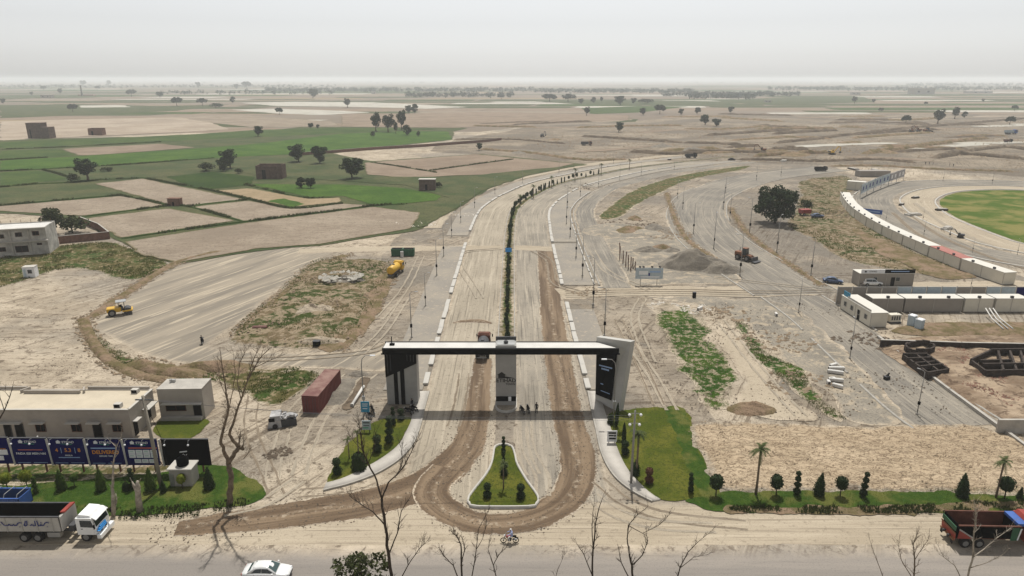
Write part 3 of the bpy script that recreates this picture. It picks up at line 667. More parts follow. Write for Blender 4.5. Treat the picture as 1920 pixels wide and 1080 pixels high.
# fields that can be told apart on the near plain
sheet('field_margin', [('poly', G((-300, 268), (300, 256), (640, 241), (850, 245), (850, 262), (620, 288), (700, 303), (900, 289), (1100, 309), (1000, 322), (905, 358), (850, 396), (790, 432), (600, 461), (480, 471), (330, 497), (230, 457), (140, 412), (0, 400), (-300, 420)))], .16, M['crop_dull'], cell=4, jit=3, jscale=.08, seed=2)
FIELDS = [
    ('sandy', [(0, 228), (180, 223), (367, 220), (430, 243), (300, 250), (183, 255), (0, 264)]),
    ('stubble', [(330, 219), (450, 216), (620, 228), (640, 236), (480, 240), (400, 231)]),
    ('crop_dull', [(0, 198), (130, 195), (300, 199), (430, 196), (330, 208), (200, 214), (0, 222)]),
    ('pale', [(150, 198), (230, 197), (245, 201), (150, 202)]),
    ('pale', [(450, 193), (540, 191), (700, 192), (880, 201), (800, 204), (640, 200), (520, 199)]),
    ('pale', [(430, 206), (520, 204), (640, 208), (700, 211), (600, 216), (520, 213)]),
    ('crop_dull', [(1000, 190), (1100, 188), (1290, 189), (1420, 192), (1300, 199), (1100, 197)]),
    ('crop_mid', [(1090, 203), (1200, 199), (1290, 200), (1200, 211), (1110, 214)]),
    ('crop_dull', [(1330, 188), (1480, 183), (1620, 182), (1640, 192), (1420, 197)]),
    ('plough', [(640, 216), (900, 210), (1180, 216), (1180, 226), (1000, 233), (850, 240), (640, 238)]),
    ('crop_mid', [(0, 267), (200, 260), (367, 252), (480, 244), (560, 242), (640, 240), (830, 242), (700, 247), (520, 256), (300, 266), (0, 279)]),
    ('crop_mid', [(0, 283), (110, 281), (150, 292), (0, 300)]),
    ('plough', [(113, 280), (300, 270), (367, 277), (200, 290), (150, 292)]),
    ('crop_bright', [(640, 251), (760, 246), (840, 247), (848, 262), (740, 273), (560, 289), (400, 297), (233, 309), (0, 321), (0, 302), (160, 293), (370, 279), (483, 270)]),
    ('crop_mid', [(0, 324), (67, 320), (133, 336), (0, 351)]),
    ('crop_dull', [(83, 319), (233, 311), (373, 301), (405, 314), (367, 328), (183, 341), (143, 338)]),
    ('crop_dull', [(0, 354), (140, 345), (222, 367), (0, 384)]),
    ('stubble', [(178, 345), (267, 336), (460, 375), (353, 387), (317, 385)]),
    ('stubble', [(-60, 393), (233, 368), (310, 386), (153, 406), (60, 400)]),
    ('stubble', [(157, 411), (317, 392), (443, 415), (227, 447)]),
    ('stubble', [(355, 390), (467, 377), (545, 393), (640, 383), (700, 386), (459, 416)]),
    ('stubble', [(232, 455), (457, 420), (700, 389), (790, 400), (770, 430), (600, 459), (480, 468), (330, 494), (262, 478)]),
    ('crop_dark', [(310, 333), (400, 323), (480, 333), (467, 348), (383, 357)]),
    ('crop_bright', [(467, 346), (560, 347), (640, 347), (750, 353), (827, 367), (820, 377), (707, 387), (640, 368), (580, 371)]),
    ('tan', [(400, 359), (467, 354), (580, 374), (640, 371), (640, 381), (545, 389), (470, 374)]),
    ('crop_bright', [(500, 378), (530, 373), (575, 384), (547, 390)]),
    ('plough', [(683, 306), (893, 290), (1080, 308), (973, 327), (853, 330), (773, 335), (687, 328)]),
    ('crop_dull', [(560, 300), (640, 312), (690, 332), (860, 333), (1000, 318), (1080, 312), (990, 330), (900, 360), (850, 395), (800, 425), (775, 430), (790, 398), (840, 372), (760, 348), (640, 340), (480, 330), (430, 318)]),
]
for i, (mt, q) in enumerate(FIELDS):
    w = G(*q); d = math.hypot(*w[0]); c = max(1.2, d / 150)
    sheet('field', [('poly', w)], .20 + .004 * i, M[mt], cell=c, jit=c * .5, jscale=.5 / c, seed=20 + i)
# dark bunds of grass between the near fields
BUNDS = [[(317, 386), (353, 388), (459, 417)], [(153, 408), (230, 398), (317, 387)], [(353, 388), (400, 382), (462, 376)], [(227, 449), (330, 434), (459, 417), (600, 400), (700, 387), (760, 384)],
         [(222, 367), (270, 376), (317, 386)], [(0, 387), (120, 376), (226, 367)], [(270, 335), (330, 346), (400, 359), (470, 375), (547, 392), (640, 383)], [(0, 352), (70, 346), (140, 343), (200, 338), (280, 334)],
         [(0, 322), (80, 318), (240, 309), (400, 297)], [(80, 319), (110, 327), (140, 338)], [(0, 281), (110, 277), (200, 272), (300, 267)], [(0, 301), (88, 296)], [(460, 347), (560, 370), (600, 373), (640, 371)], [(690, 305), (740, 312), (820, 325)], [(800, 322), (900, 308), (960, 300)]]
bw = []
for i, b in enumerate(BUNDS):
    pth = catmull(G(*b), 3); bw.append(('line', pth, 1.5)); bank('field_bund', pth, 1.3, .4, M['crop_dark'], .2, seed=30 + i)
tufts('bund_weeds', bw, 9000, (.3, 1.1), M['bush_leaf'], 5, .25, thr=.45, nscale=.12, label='dark scrubby weeds growing along the field bunds', cat='weeds')

# ---- main road: one centre line through the middle of the median
CL = catmull([(-.9, 62), (-.9, 84), (-.95, 104)] + G((950, 620), (953, 500), (956, 440), (963, 400), (977, 383), (1000, 367), (1045, 346), (1110, 330), (1180, 316), (1260, 306), (1330, 298), (1400, 292), (1560, 281), (1720, 266), (1960, 244)), 2.0)
CLL = arclen(CL)
def cl_at(Y0=None, s=None, off=0.0):
    i = int(np.searchsorted(CL[:, 1], Y0)) if s is None else int(np.searchsorted(CLL, s)); i = min(i, len(CL) - 1)
    n = normals(CL)[i]; return CL[i] + n * off, n
i0 = int(np.searchsorted(CL[:, 1], 66)); iG = int(np.searchsorted(CL[:, 1], 79)); iM = int(np.searchsorted(CL[:, 1], 96))
sheet('verge', [('poly', np.concatenate([CL[iG:] + normals(CL)[iG:] * -34, (CL[iG:] + normals(CL)[iG:] * 30)[::-1]]))], zl(), M['verge'], cell=3, jit=3, jscale=.1)
sheet('works_ground', [('poly', G((1085, 560), (1300, 570), (1480, 585), (1640, 700), (1750, 795), (1560, 800), (1400, 780), (1560, 545), (1700, 540), (1960, 530), (1800, 470), (1600, 330), (1560, 312), (1400, 303), (1200, 325), (1080, 380)))], zl(), M['verge'], cell=2.5, jit=4, jscale=.08, seed=77)
ribbon('carriageway', CL[i0:], -12.3, -1.4, zl(), M['carriage'], 8, .2)
ribbon('carriageway', CL[i0:], 1.4, 12.3, zl(), M['carriage2'], 8, .2, seed=9)
# shoulder and highway in front
xs_ = np.stack([np.arange(-140, 141, 3.0), 61.8 + 0 * np.arange(-140, 141, 3.0)], 1)
ribbon('shoulder', xs_, -5.5, 3.0, zl(), M['track'], 6, .9)
hw = np.stack([np.arange(-200, 201, 2.0), np.full(201, 54.6)], 1)
ribbon('highway', hw, -5.05, 5.6, zl(), M['highway'], 8, .25)
ribbon('roadside', hw, 5.9, 16, zl(), M['weeds'], 5, .6)
# ---- watered brown tracks
def vrib(name, pw, z, mat, n=10, step=.8, jit=.25, seed=3):
    pts = G(*[(a, b) for a, b, w in pw]); path = catmull(pts, step)
    d = [arclen(path)[np.argmin(np.hypot(path[:, 0] - q[0], path[:, 1] - q[1]))] for q in pts]
    w = np.interp(arclen(path), d, [q[2] for q in pw]); return ribbon(name, path, -w / 2, w / 2, z, mat, n, jit, seed=seed)
vrib('wet_track', [(906, 672, 3.2), (900, 725, 3.6), (891, 790, 4.2), (866, 850, 5.0), (800, 905, 6.0), (700, 940, 5.6), (560, 962, 5.2), (440, 978, 4.4), (330, 992, 2.6)], zl(), M['wet'], seed=31)
vrib('wet_track', [(1022, 464, 4.6), (1028, 520, 4.7), (1036, 600, 4.8), (1048, 680, 4.8), (1062, 770, 4.7), (1082, 850, 4.6), (1080, 905, 4.6), (1045, 950, 4.4), (985, 976, 4.0), (915, 983, 3.8), (855, 967, 4.0), (815, 938, 4.2), (812, 912, 4.6), (842, 878, 4.6)], zl(), M['wet'], seed=32)
vrib('mud_patch', [(850, 606, .4), (865, 603, 1.6), (900, 602, 2.4), (922, 607, .5)], zl(), M['wet'], seed=35)
stones('track_clods', [line([(891, 790), (866, 850), (800, 905), (700, 940), (560, 962), (440, 978), (340, 990)], 6.5), line([(1040, 640), (1062, 770), (1082, 850), (1080, 905), (1045, 950), (985, 976), (915, 983), (855, 967), (815, 938)], 5.6)], 5200, (.03, .13), M['clod_dark'], 33, .025, label='damp clods thrown up along the watered tracks', cat='clods')
# grey wide gravel lot on the left and its link to the main road
LOT = poly([(172, 604), (240, 556), (330, 502), (430, 475), (560, 463), (645, 464), (600, 486), (556, 515), (500, 562), (440, 612), (402, 640), (402, 654), (450, 658), (640, 660), (740, 640), (735, 692), (600, 691), (400, 686), (300, 674), (222, 642)], True, 2)
sheet('gravel_lot', [LOT], zl(), M['lot'], cell=.9, jit=.5, jscale=.3)
PIT = poly([(424, 640), (470, 592), (520, 552), (570, 502), (620, 486), (722, 490), (732, 505), (712, 560), (672, 622), (640, 645), (560, 655), (480, 650)])
sheet('grass_pit', [PIT], zl(), M['dry_weeds'], cell=.8, jit=1.6, jscale=.18, relief=1.3, rscale=.16, fade=3)
# cross track and side roads
ribbon('cross_track', catmull(G((560, 470), (700, 466), (800, 465), (950, 464), (1040, 466)), 2), -2.6, 3.4, zl(), M['track'], 5, 1.0)
ribbon('cross_track', catmull(G((1050, 552), (1150, 546), (1300, 548), (1450, 546), (1600, 540), (1960, 536)), 2), -4.2, 4.0, zl(), M['track'], 5, 1.0, seed=8)
CURVE = catmull(G((1560, 316), (1430, 332), (1335, 362), (1308, 398), (1335, 446), (1420, 505), (1500, 552)), 2)
ribbon('side_road', CURVE, -10, 11, zl(), M['greyroad'], 8, .6)
DIAG = catmull(G((1480, 556), (1545, 600), (1640, 680), (1740, 762), (1795, 800)), 2)
ribbon('side_road', DIAG, -7.5, 6.5, zl(), M['greyroad'], 6, .5, seed=12)
sheet('site_yard', [poly([(1230, 560), (1330, 556), (1480, 570), (1560, 640), (1640, 720), (1700, 790), (1600, 790), (1540, 730), (1480, 680), (1400, 610), (1300, 570)])], zl(), M['gravel'], cell=1, jit=2.4, jscale=.15, seed=3)
sheet('stone_yard', [poly([(1110, 455), (1180, 430), (1280, 450), (1370, 500), (1380, 530), (1200, 535), (1110, 530), (1090, 490)])], zl(), M['gravel'], cell=1, jit=2.0, jscale=.15, seed=5)
sheet('stone_yard', [poly([(1100, 425), (1160, 418), (1230, 432), (1240, 442), (1160, 447), (1095, 440)])], zl(), M['gravel'], cell=.8, jit=1.2, jscale=.2, seed=15, relief=.8, rscale=.2, fade=3)
# ring roads round the oval ground
OV = G((1762, 376), (1792, 362), (1850, 357), (1930, 358), (2040, 366), (2120, 390), (2110, 440), (2040, 470), (1930, 458), (1862, 436), (1800, 411), (1772, 394))
ovp = catmull(OV, 3, True)
if sum(ovp[i][0] * ovp[(i + 1) % len(ovp)][1] - ovp[(i + 1) % len(ovp)][0] * ovp[i][1] for i in range(len(ovp))) < 0: ovp = ovp[::-1]
ribbon('ring_road', ovp, 1.5, 13, zl(), M['track'], 5, .4, closed=True)
ribbon('ring_road', ovp, 15.5, 30, zl(), M['greyroad'], 6, .5, closed=True, seed=5)
sheet('sports_ground', [('poly', ovp)], zl(), M['oval'], cell=2, jit=.4)
# grass and weeds
sheet('grass_strip', [poly([(1122, 406), (1150, 381), (1200, 351), (1290, 326), (1400, 311), (1392, 318), (1300, 336), (1240, 361), (1192, 386), (1172, 402), (1140, 412)])], zl(), M['weeds'], cell=1, jit=1.0, jscale=.2, seed=6)
GP1 = poly([(1228, 588), (1290, 576), (1320, 602), (1342, 652), (1372, 702), (1362, 762), (1325, 755), (1300, 722), (1262, 662)])
GP2 = poly([(1378, 602), (1400, 610), (1432, 660), (1500, 692), (1532, 742), (1588, 787), (1552, 787), (1500, 742), (1440, 692), (1402, 652)])
GP3 = poly([(1500, 340), (1580, 330), (1600, 345), (1590, 370), (1600, 400), (1680, 450), (1800, 505), (1800, 520), (1700, 510), (1600, 490), (1530, 450), (1480, 420), (1500, 370)])
GP4 = poly([(-40, 500), (60, 470), (200, 455), (300, 482), (322, 502), (250, 525), (190, 510), (120, 505), (0, 540), (-40, 545)])
GP5 = poly([(165, 606), (200, 640), (250, 668), (330, 688), (420, 690), (480, 690), (560, 688), (560, 694), (520, 715), (400, 715), (320, 716), (250, 700), (195, 668)])
GP6 = poly([(410, 700), (520, 695), (600, 700), (560, 740), (500, 760), (440, 730)])
sheet('grass_patch', [GP1], zl(), M['green_patch'], cell=.7, jit=2.2, jscale=.22, seed=7)
sheet('grass_patch', [GP2], zl(), M['green_patch'], cell=.7, jit=1.8, jscale=.2, seed=8)
sheet('scrub_patch', [GP3], zl(), M['dry_weeds'], cell=1.2, jit=3.5, jscale=.09, seed=9)
sheet('scrub_patch', [GP4], zl(), M['weeds'], cell=1, jit=2.6, jscale=.12, seed=10)
sheet('scrub_patch', [GP5], zl(), M['weeds'], cell=.8, jit=1.2, jscale=.2, seed=11)
sheet('scrub_patch', [GP6], zl(), M['weeds'], cell=.8, jit=2.4, jscale=.2, seed=12)
sheet('grass_patch', [poly([(298, 792), (392, 786), (388, 800), (355, 822), (300, 822)])], zl(), M['lawn'], cell=.5, jit=.6, jscale=.4)
# broad sandy floor between the grass patches on the right
sheet('sand_patch', [poly([(1340, 590), (1385, 640), (1440, 700), (1500, 760), (1540, 788), (1440, 790), (1380, 760), (1385, 700), (1350, 640)])], zl(), M['track'], cell=1, jit=1.5, jscale=.2, seed=13)
# tipped loose soil beside the highway
SOIL = poly([(1292, 800), (1400, 792), (1600, 800), (1760, 798), (1830, 800), (1990, 850), (2040, 925), (1700, 922), (1360, 920), (1330, 880)], True, 1.5)
sheet('tipped_soil', [SOIL], zl(), M['soil'], cell=.34, jit=1.2, jscale=.3, relief=.55, rscale=.75, fade=2.5, seed=14)
BRUSH = poly([(1700, 590), (1960, 590), (2000, 640), (1960, 640), (1660, 634)])
sheet('rough_earth', [poly([(1690, 612), (1780, 606), (1990, 606), (2010, 628), (1700, 630)])], zl(), M['brush'], cell=.7, jit=1.0, relief=.7, rscale=.5, seed=16)
sheet('rough_earth', [poly([(1655, 642), (1990, 640), (2080, 780), (2000, 830), (1900, 800), (1800, 745)])], zl(), M['dug'], cell=.6, jit=.6, relief=1.1, rscale=.45, seed=17, fade=2)
sheet('rough_earth', [poly([(1600, 430), (1700, 470), (1780, 500), (1820, 520), (1760, 522), (1660, 480)])], zl(), M['brush'], cell=1, jit=2.0, jscale=.15, relief=.8, rscale=.3, seed=18)
sheet('rough_earth', [poly([(660, 560), (722, 508), (740, 508), (700, 600), (650, 650), (600, 655)])], zl(), M['brush'], cell=.8, jit=1.5, jscale=.2, relief=.6, rscale=.4, seed=19)
# the two lawns, the island and the strips of garden by the highway
LAWN_L = [(612, 907), (640, 852), (660, 826), (690, 800), (720, 786), (768, 783), (771, 792), (760, 812), (745, 836), (715, 860), (680, 880), (640, 899)]
LAWN_R = [(1140, 786), (1160, 771), (1280, 768), (1305, 830), (1330, 885), (1352, 937), (1290, 939), (1238, 939), (1215, 925), (1180, 887), (1160, 851), (1148, 812)]
ISLE = [(930, 840), (944, 836), (958, 840), (964, 855), (968, 872), (985, 902), (1007, 934), (1004, 947), (990, 952), (895, 952), (882, 946), (881, 934), (914, 890), (924, 868), (927, 852)]
sheet('lawn', [poly(LAWN_L, True, .6)], zl() + .03, M['lawn'], cell=.35, jit=.3, jscale=1.0)
sheet('lawn', [poly(LAWN_R, True, .6)], zl(), M['lawn'], cell=.4, jit=.35, jscale=1.0)
sheet('lawn', [poly([(1248, 770), (1281, 768), (1306, 832), (1331, 886), (1350, 932), (1318, 935), (1290, 880), (1268, 820)], True, .8)], zl(), M['lawn_lush'], cell=.4, jit=.5, jscale=.8)
sheet('island', [poly(ISLE, True, .5)], zl() + .06, M['lawn'], cell=.3, jit=.05)
GARD_R = poly([(1350, 925), (1400, 921), (1700, 920), (1990, 918), (1990, 962), (1700, 962), (1380, 962), (1300, 944), (1290, 938)], True, 1)
sheet('garden_strip', [GARD_R], zl(), M['lawn_lush'], cell=.4, jit=.4, jscale=.5)
GARD_L = poly([(-60, 905), (100, 895), (240, 890), (380, 872), (450, 885), (497, 915), (470, 945), (400, 955), (280, 965), (180, 968), (60, 962), (-60, 960)], True, 1)
sheet('garden_strip', [GARD_L], zl(), M['lawn_lush'], cell=.4, jit=.6, jscale=.5, seed=3)
sheet('rough_verge', [poly([(-60, 872), (300, 872), (330, 880), (200, 898), (-60, 908)], True, 1)], zl(), M['weeds'], cell=.4, jit=.9, jscale=.5, seed=23)
# ---- pavements with white kerb blocks along the main road
PAV = .12
kerb_me = MB().cbox((0, 0, .13), (1, .42, .34), .04).mesh('kerb_block'); kerb_me.materials.append(M['concrete_white'])
def kerb_run(parent, s0, s1, off, blk, rgn, gap=.12, wid=1.0):
    s = s0
    while s < s1:
        L = blk * rgn.uniform(.8, 1.2)
        if rgn.random() > .05:
            q, n = cl_at(s=s + L / 2, off=off)
            o = bpy.data.objects.new('kerb_block', kerb_me); COL.objects.link(o); o.parent = parent
            o.location = (q[0] + rgn.uniform(-.05, .05), q[1], PAV); o.rotation_euler = (0, 0, math.atan2(n[1], n[0]) + math.pi / 2 + rgn.uniform(-.02, .02)); o.scale = (L - gap, wid, rgn.uniform(.9, 1.15))
        s += L
def s_of(Y0): return CLL[int(np.searchsorted(CL[:, 1], Y0))]
def seg(Y0, Y1): return CL[int(np.searchsorted(CL[:, 1], Y0)):int(np.searchsorted(CL[:, 1], Y1))]
ribbon('service_road', seg(150, 420), 21.5, 29, zl(), M['greyroad'], 5, .6, seed=14); ribbon('service_road', seg(215, 420), -30, -22, zl(), M['track'], 5, .8, seed=15)
rk = random.Random(5)
for (Y0, Y1, a, b) in [(96, 192, -19.0, -12.9), (203, 420, -19.5, -12.9), (96, 136, 12.9, 18.0), (152, 196, 12.9, 20.0), (196, 300, 12.9, 20.5), (310, 420, 12.9, 19)]:
    pv = ribbon('pavement', seg(Y0, Y1), a, b, PAV, M['paver'], 5, .05)
    kerb_run(pv, s_of(Y0), s_of(min(Y1, 380)), -12.7 if a < 0 else 12.7, 4.2, rk, wid=2.0)
    if Y0 in (152, 196): kerb_run(pv, s_of(Y0), s_of(min(Y1, 290)), 20.2, 3.5, rk, wid=.8)
# forecourt pavements curving to the highway, each with a kerb
def walk(outer, inner, nm):
    o = catmull(G(*outer), .8); i_ = catmull(G(*inner), .8); m = max(len(o), len(i_))
    def rs(p):
        L = arclen(p); t = np.linspace(0, L[-1], m); return np.stack([np.interp(t, L, p[:, 0]), np.interp(t, L, p[:, 1])], 1)
    o, i_ = rs(o), rs(i_); z1 = .19
    V = np.concatenate([np.c_[o, np.full(m, -.02)], np.c_[o, np.full(m, z1)], np.c_[i_, np.full(m, z1)], np.c_[i_, np.full(m, -.02)]]); k = np.arange(m - 1)
    F = np.concatenate([np.stack([j * m + k, j * m + k + 1, (j + 1) * m + k + 1, (j + 1) * m + k], 1) for j in range(3)] + [[[0, m, 2 * m, 3 * m]], [[m - 1, 4 * m - 1, 3 * m - 1, 2 * m - 1]]])
    pv = link('pavement', mesh_np('pavement', V, F), M['walkway']); tag(pv, kind='structure')
    # kerb along the road side
    N = normals(o); mb = MB(); q0 = o; q1 = o + N * (.22 if nm == 'L' else -.22)
    vs_ = []; 
    for a, b in zip(q0, q1): vs_ += [(a[0], a[1], -.02), (a[0], a[1], .235), (b[0], b[1], .235), (b[0], b[1], -.02)]
    fs = []
    for j in range(m - 1):
        for e in range(3): fs.append((4 * j + e, 4 * j + e + 1, 4 * j + 5 + e, 4 * j + 4 + e))
    mb.add(vs_, fs + [(0, 1, 2, 3), (4 * m - 1, 4 * m - 2, 4 * m - 3, 4 * m - 4)]); mb.build('kerb', M['kerb'], pv)
walk([(606, 920), (660, 906), (710, 886), (750, 860), (775, 830), (787, 797), (794, 768), (803, 735)], [(612, 907), (642, 899), (682, 880), (717, 860), (747, 836), (762, 810), (771, 790), (775, 770), (784, 735)], 'L')
walk([(1224, 941), (1186, 921), (1152, 892), (1130, 852), (1119, 806), (1110, 766), (1104, 735)], [(1238, 938), (1214, 922), (1180, 886), (1161, 851), (1148, 812), (1138, 785), (1128, 752), (1122, 735)], 'R')
def ring_kerb(name, pxpts, w, z1, mat, parent):
    o = catmull(G(*pxpts), .5, True); N = normals(o, True); c = o.mean(0)
    if ((o - c) * N).sum() < 0: N = -N
    q = o + N * w; m = len(o); V = np.concatenate([np.c_[o, np.full(m, -.02)], np.c_[o, np.full(m, z1)], np.c_[q, np.full(m, z1)], np.c_[q, np.full(m, -.02)]]); k = np.arange(m); j = (k + 1) % m
    F = np.concatenate([np.stack([e * m + k, e * m + j, (e + 1) * m + j, (e + 1) * m + k], 1) for e in range(3)])
    return link(name, mesh_np(name, V, F), mat, parent)
ring_kerb('kerb', ISLE, .2, .36, M['concrete_white'], bpy.data.objects['island'])
# median strip of planted earth with low kerbs
med = ribbon('median', seg(97, 430), -1.4, 1.4, zl() + .05, M['weeds'], 4, .05)
for sd_ in (-1, 1):
    pth = seg(97, 400); N = normals(pth); V = []
    for o_, z_ in ((sd_ * 1.42, 0), (sd_ * 1.42, .28), (sd_ * 1.62, .28), (sd_ * 1.62, 0)): V.append(np.c_[pth + N * o_, np.full(len(pth), z_)])
    m = len(pth); k = np.arange(m - 1); F = np.concatenate([np.stack([e * m + k, e * m + k + 1, (e + 1) * m + k + 1, (e + 1) * m + k], 1) for e in range(3)])
    link('kerb', mesh_np('kerb', np.concatenate(V), F), M['kerb'], med)
def kerb_strip(parent, path, off, w=.3, h=.22, mat='kerb', jit=0.0):
    N = normals(path); m = len(path); V = [np.c_[path + N * o_, np.full(m, z_)] for o_, z_ in ((off, 0), (off, h), (off + w, h), (off + w, 0))]; k = np.arange(m - 1)
    return link('kerb', mesh_np('kerb', np.concatenate(V), np.concatenate([np.stack([e * m + k, e * m + k + 1, (e + 1) * m + k + 1, (e + 1) * m + k], 1) for e in range(3)])), M[mat], parent)
sr = [o for o in COL.objects if o.name.startswith('side_road')]
for pth, par, offs in ((CURVE, sr[0], (-10.2, 10.6)), (DIAG, sr[1], (-7.6, 6.4))):
    n_ = len(pth)
    for k, of in enumerate(offs):
        for a_, b_ in ((0, .38), (.42, .7), (.74, 1.0)): kerb_strip(par, pth[int(a_ * n_):int(b_ * n_)], of, .35, .2, 'kerb')
sv = [o for o in COL.objects if o.name.startswith('service_road')]; kerb_strip(sv[0], seg(152, 400), 21.2, .3, .2)
rr_ = [o for o in COL.objects if o.name.startswith('ring_road')]
for o_, of in ((rr_[0], 1.1), (rr_[0], 13.2), (rr_[1], 30.2)): kerb_strip(o_, np.concatenate([ovp, ovp[:1]]), of, .5, .25, 'concrete_white')
# ---- banks of spoil
BANKS = [([(1280, 242), (1350, 243), (1440, 237)], 6, 1.3), ([(1440, 237), (1490, 238), (1530, 240)], 6, 1.2), ([(1345, 214), (1420, 216), (1490, 217)], 9, 1.6), ([(1350, 221), (1410, 225), (1470, 228)], 9, 1.6), ([(1455, 269), (1540, 260), (1600, 253), (1760, 243)], 6, 1.6), ([(1280, 268), (1340, 270), (1395, 273)], 5, 1.5),
    ([(1620, 289), (1700, 278), (1760, 270), (1850, 260)], 6, 2.0), ([(1750, 297), (1800, 290), (1860, 294), (1930, 300)], 6, 2.0), ([(1815, 284), (1880, 277), (1940, 283)], 5, 1.6), ([(1600, 223), (1690, 226), (1760, 222)], 8, 1.6), ([(1600, 253), (1680, 243), (1800, 233), (1930, 222)], 7, 1.6),
    ([(960, 235), (1030, 231), (1110, 228)], 7, 1.4), ([(1080, 240), (1180, 237), (1280, 236)], 6, 1.4), ([(1090, 256), (1200, 263), (1280, 268)], 5, 1.5), ([(850, 262), (960, 262), (1060, 270)], 4, 1.0), ([(900, 280), (1000, 288), (1090, 300), (1180, 300)], 4, 1.0), ([(1180, 285), (1260, 290), (1330, 286)], 5, 1.8), ([(1380, 300), (1460, 301), (1540, 303), (1640, 300), (1720, 306)], 4, 1.2),
    ([(1560, 312), (1650, 312), (1760, 318), (1900, 322)], 3, .8), ([(1440, 283), (1480, 280), (1520, 284)], 6, 2.2), ([(155, 596), (165, 625), (195, 668), (250, 700), (320, 716)], 2.2, .5), ([(330, 692), (400, 690), (470, 692)], 4.2, 1.2), ([(240, 680), (290, 692), (340, 700), (390, 702)], 3.6, 1.0),
    ([(170, 596), (240, 548), (330, 494), (420, 470)], 2.2, .5), ([(640, 655), (690, 600), (720, 540), (745, 500)], 1.8, .4), ([(1250, 362), (1262, 400), (1290, 450), (1360, 500)], 1.6, .35), ([(1370, 390), (1395, 430), (1450, 475), (1540, 535)], 1.6, .4), ([(650, 478), (600, 500), (560, 530), (500, 580), (450, 625)], 2.6, .5)]
clod_shapes = []
for i, (b, w_, h_) in enumerate(BANKS):
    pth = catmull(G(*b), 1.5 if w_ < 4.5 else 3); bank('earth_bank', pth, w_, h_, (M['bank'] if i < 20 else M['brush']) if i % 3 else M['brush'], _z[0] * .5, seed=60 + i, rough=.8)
    if w_ < 4: clod_shapes.append(('line', pth, w_ * 1.8))
stones('clods', clod_shapes, 9000, (.06, .38), M['clod'], 3, .1, label='brown clods scattered along the low earth banks', cat='clods')
# embankment slope of the curved road, left
stones('rubble', [PIT], 1200, (.1, .35), M['clod'], 7, .65, thr=.5, nscale=.12, label='brown rubble scattered in the weedy pit beside the gravel lot', cat='rubble')
stones('soil_clods', [SOIL], 2200, (.04, .16), M['clod'], 8, .30, label='loose clods on the tipped soil beside the garden strip', cat='clods')
SITE = ('poly', G((-100, 560), (150, 600), (330, 715), (560, 700), (700, 660), (790, 700), (600, 900), (480, 900), (300, 730), (-100, 720)))
stones('pebbles', [SITE], 1800, (.03, .16), M['clod_dark'], 9, 0, thr=.56, nscale=.12, label='small stones lying on the pale sandy ground behind the low building', cat='stones')
SITE2 = ('poly', G((1120, 560), (1600, 560), (1700, 640), (1800, 790), (1300, 790), (1180, 640)))
stones('pebbles', [SITE2], 1800, (.03, .18), M['clod_dark'], 10, _z[0], thr=.56, nscale=.14, label='small stones strewn over the yard right of the gate', cat='stones')
SITE3 = ('poly', G((900, 262), (1280, 236), (1920, 225), (1980, 330), (1560, 312), (1300, 300), (1100, 300)))
stones('spoil_lumps', [SITE3], 5000, (.2, .9), M['clod'], 12, .1, thr=.48, nscale=.03, label='dark lumps of spoil dotted over the far building site', cat='spoil')
sheet('ditch', [('line', catmull(G((1372, 957), (1500, 958), (1700, 956), (1830, 950), (1990, 945)), 1), 1.5)], _z[0] + .004, M['brush'], cell=.35, jit=.7, jscale=.5, seed=44)
# many low banks and worked strips that line the far building site
rb_ = random.Random(21)
for i in range(46):
    px, py = rb_.uniform(900, 1900), 300 - 82 * rb_.random() ** .8; L = rb_.uniform(40, 170) * (1 if py > 240 else .8); sl = rb_.uniform(-.08, .05)
    if py > 285 and px < 1300: continue
    pth = catmull(G((px - L / 2, py - sl * L / 2), (px, py + rb_.uniform(-1, 1)), (px + L / 2, py + sl * L / 2)), 4); k = math.hypot(*pth[0]) / 400
    if i % 3 == 0: sheet('worked_strip', [('line', pth, 9 * k)], .13 + .002 * i, M[['plough', 'sandy', 'pale', 'plough'][i // 3 % 4]], cell=2.5 * k, jit=2.5 * k, jscale=.12 / k, seed=i)
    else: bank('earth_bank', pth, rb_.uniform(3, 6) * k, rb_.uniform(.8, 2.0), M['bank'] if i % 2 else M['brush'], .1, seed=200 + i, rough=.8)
# grass that stands up
tufts('grass', [GP1], 5000, (.04, .15), M['grass_blade'], 1, .15, thr=.42, label='lush green grass in the patch behind the right lawn', cat='grass')
tufts('grass', [GP2], 3000, (.06, .22), M['weed_blade'], 2, .1, thr=.42, label='weedy grass in the diagonal ditch of the right yard', cat='grass')
tufts('weeds', [GP3], 3500, (.15, .5), M['weed_blade'], 3, .1, thr=.52, nscale=.2, label='patchy scrub between the big tree and curved cabins', cat='weeds')
tufts('weeds', [GP4], 6000, (.12, .45), M['weed_blade'], 4, .1, thr=.5, nscale=.3, label='green scrub below the unfinished concrete house', cat='weeds')
tufts('weeds', [GP5, GP6], 4500, (.08, .28), M['weed_blade'], 5, .08, thr=.5, nscale=.5, label='green weeds on the bank below the gravel lot', cat='weeds')
tufts('weeds', [PIT], 5000, (.1, .38), M['weed_blade'], 6, .6, thr=.5, nscale=.12, label='tall weeds filling the pit beside the gravel lot', cat='weeds')
tufts('grass', [GARD_L], 12000, (.03, .1), M['grass_blade'], 7, .28, label='green turf of the garden strip under the hoardings', cat='grass')
tufts('grass', [GARD_R], 12000, (.03, .1), M['grass_blade'], 8, .26, label='green turf of the garden strip beside the tipped soil', cat='grass')
DITCH = poly([(1375, 950), (1500, 951), (1700, 949), (1830, 942), (1990, 936), (1990, 964), (1700, 964), (1400, 963)], True, 1)
tufts('ditch_weeds', [DITCH], 2300, (.08, .42), M['bush_leaf'], 9, .12, thr=.48, nscale=.45, label='dark scrubby growth in the ditch along the highway shoulder', cat='weeds')
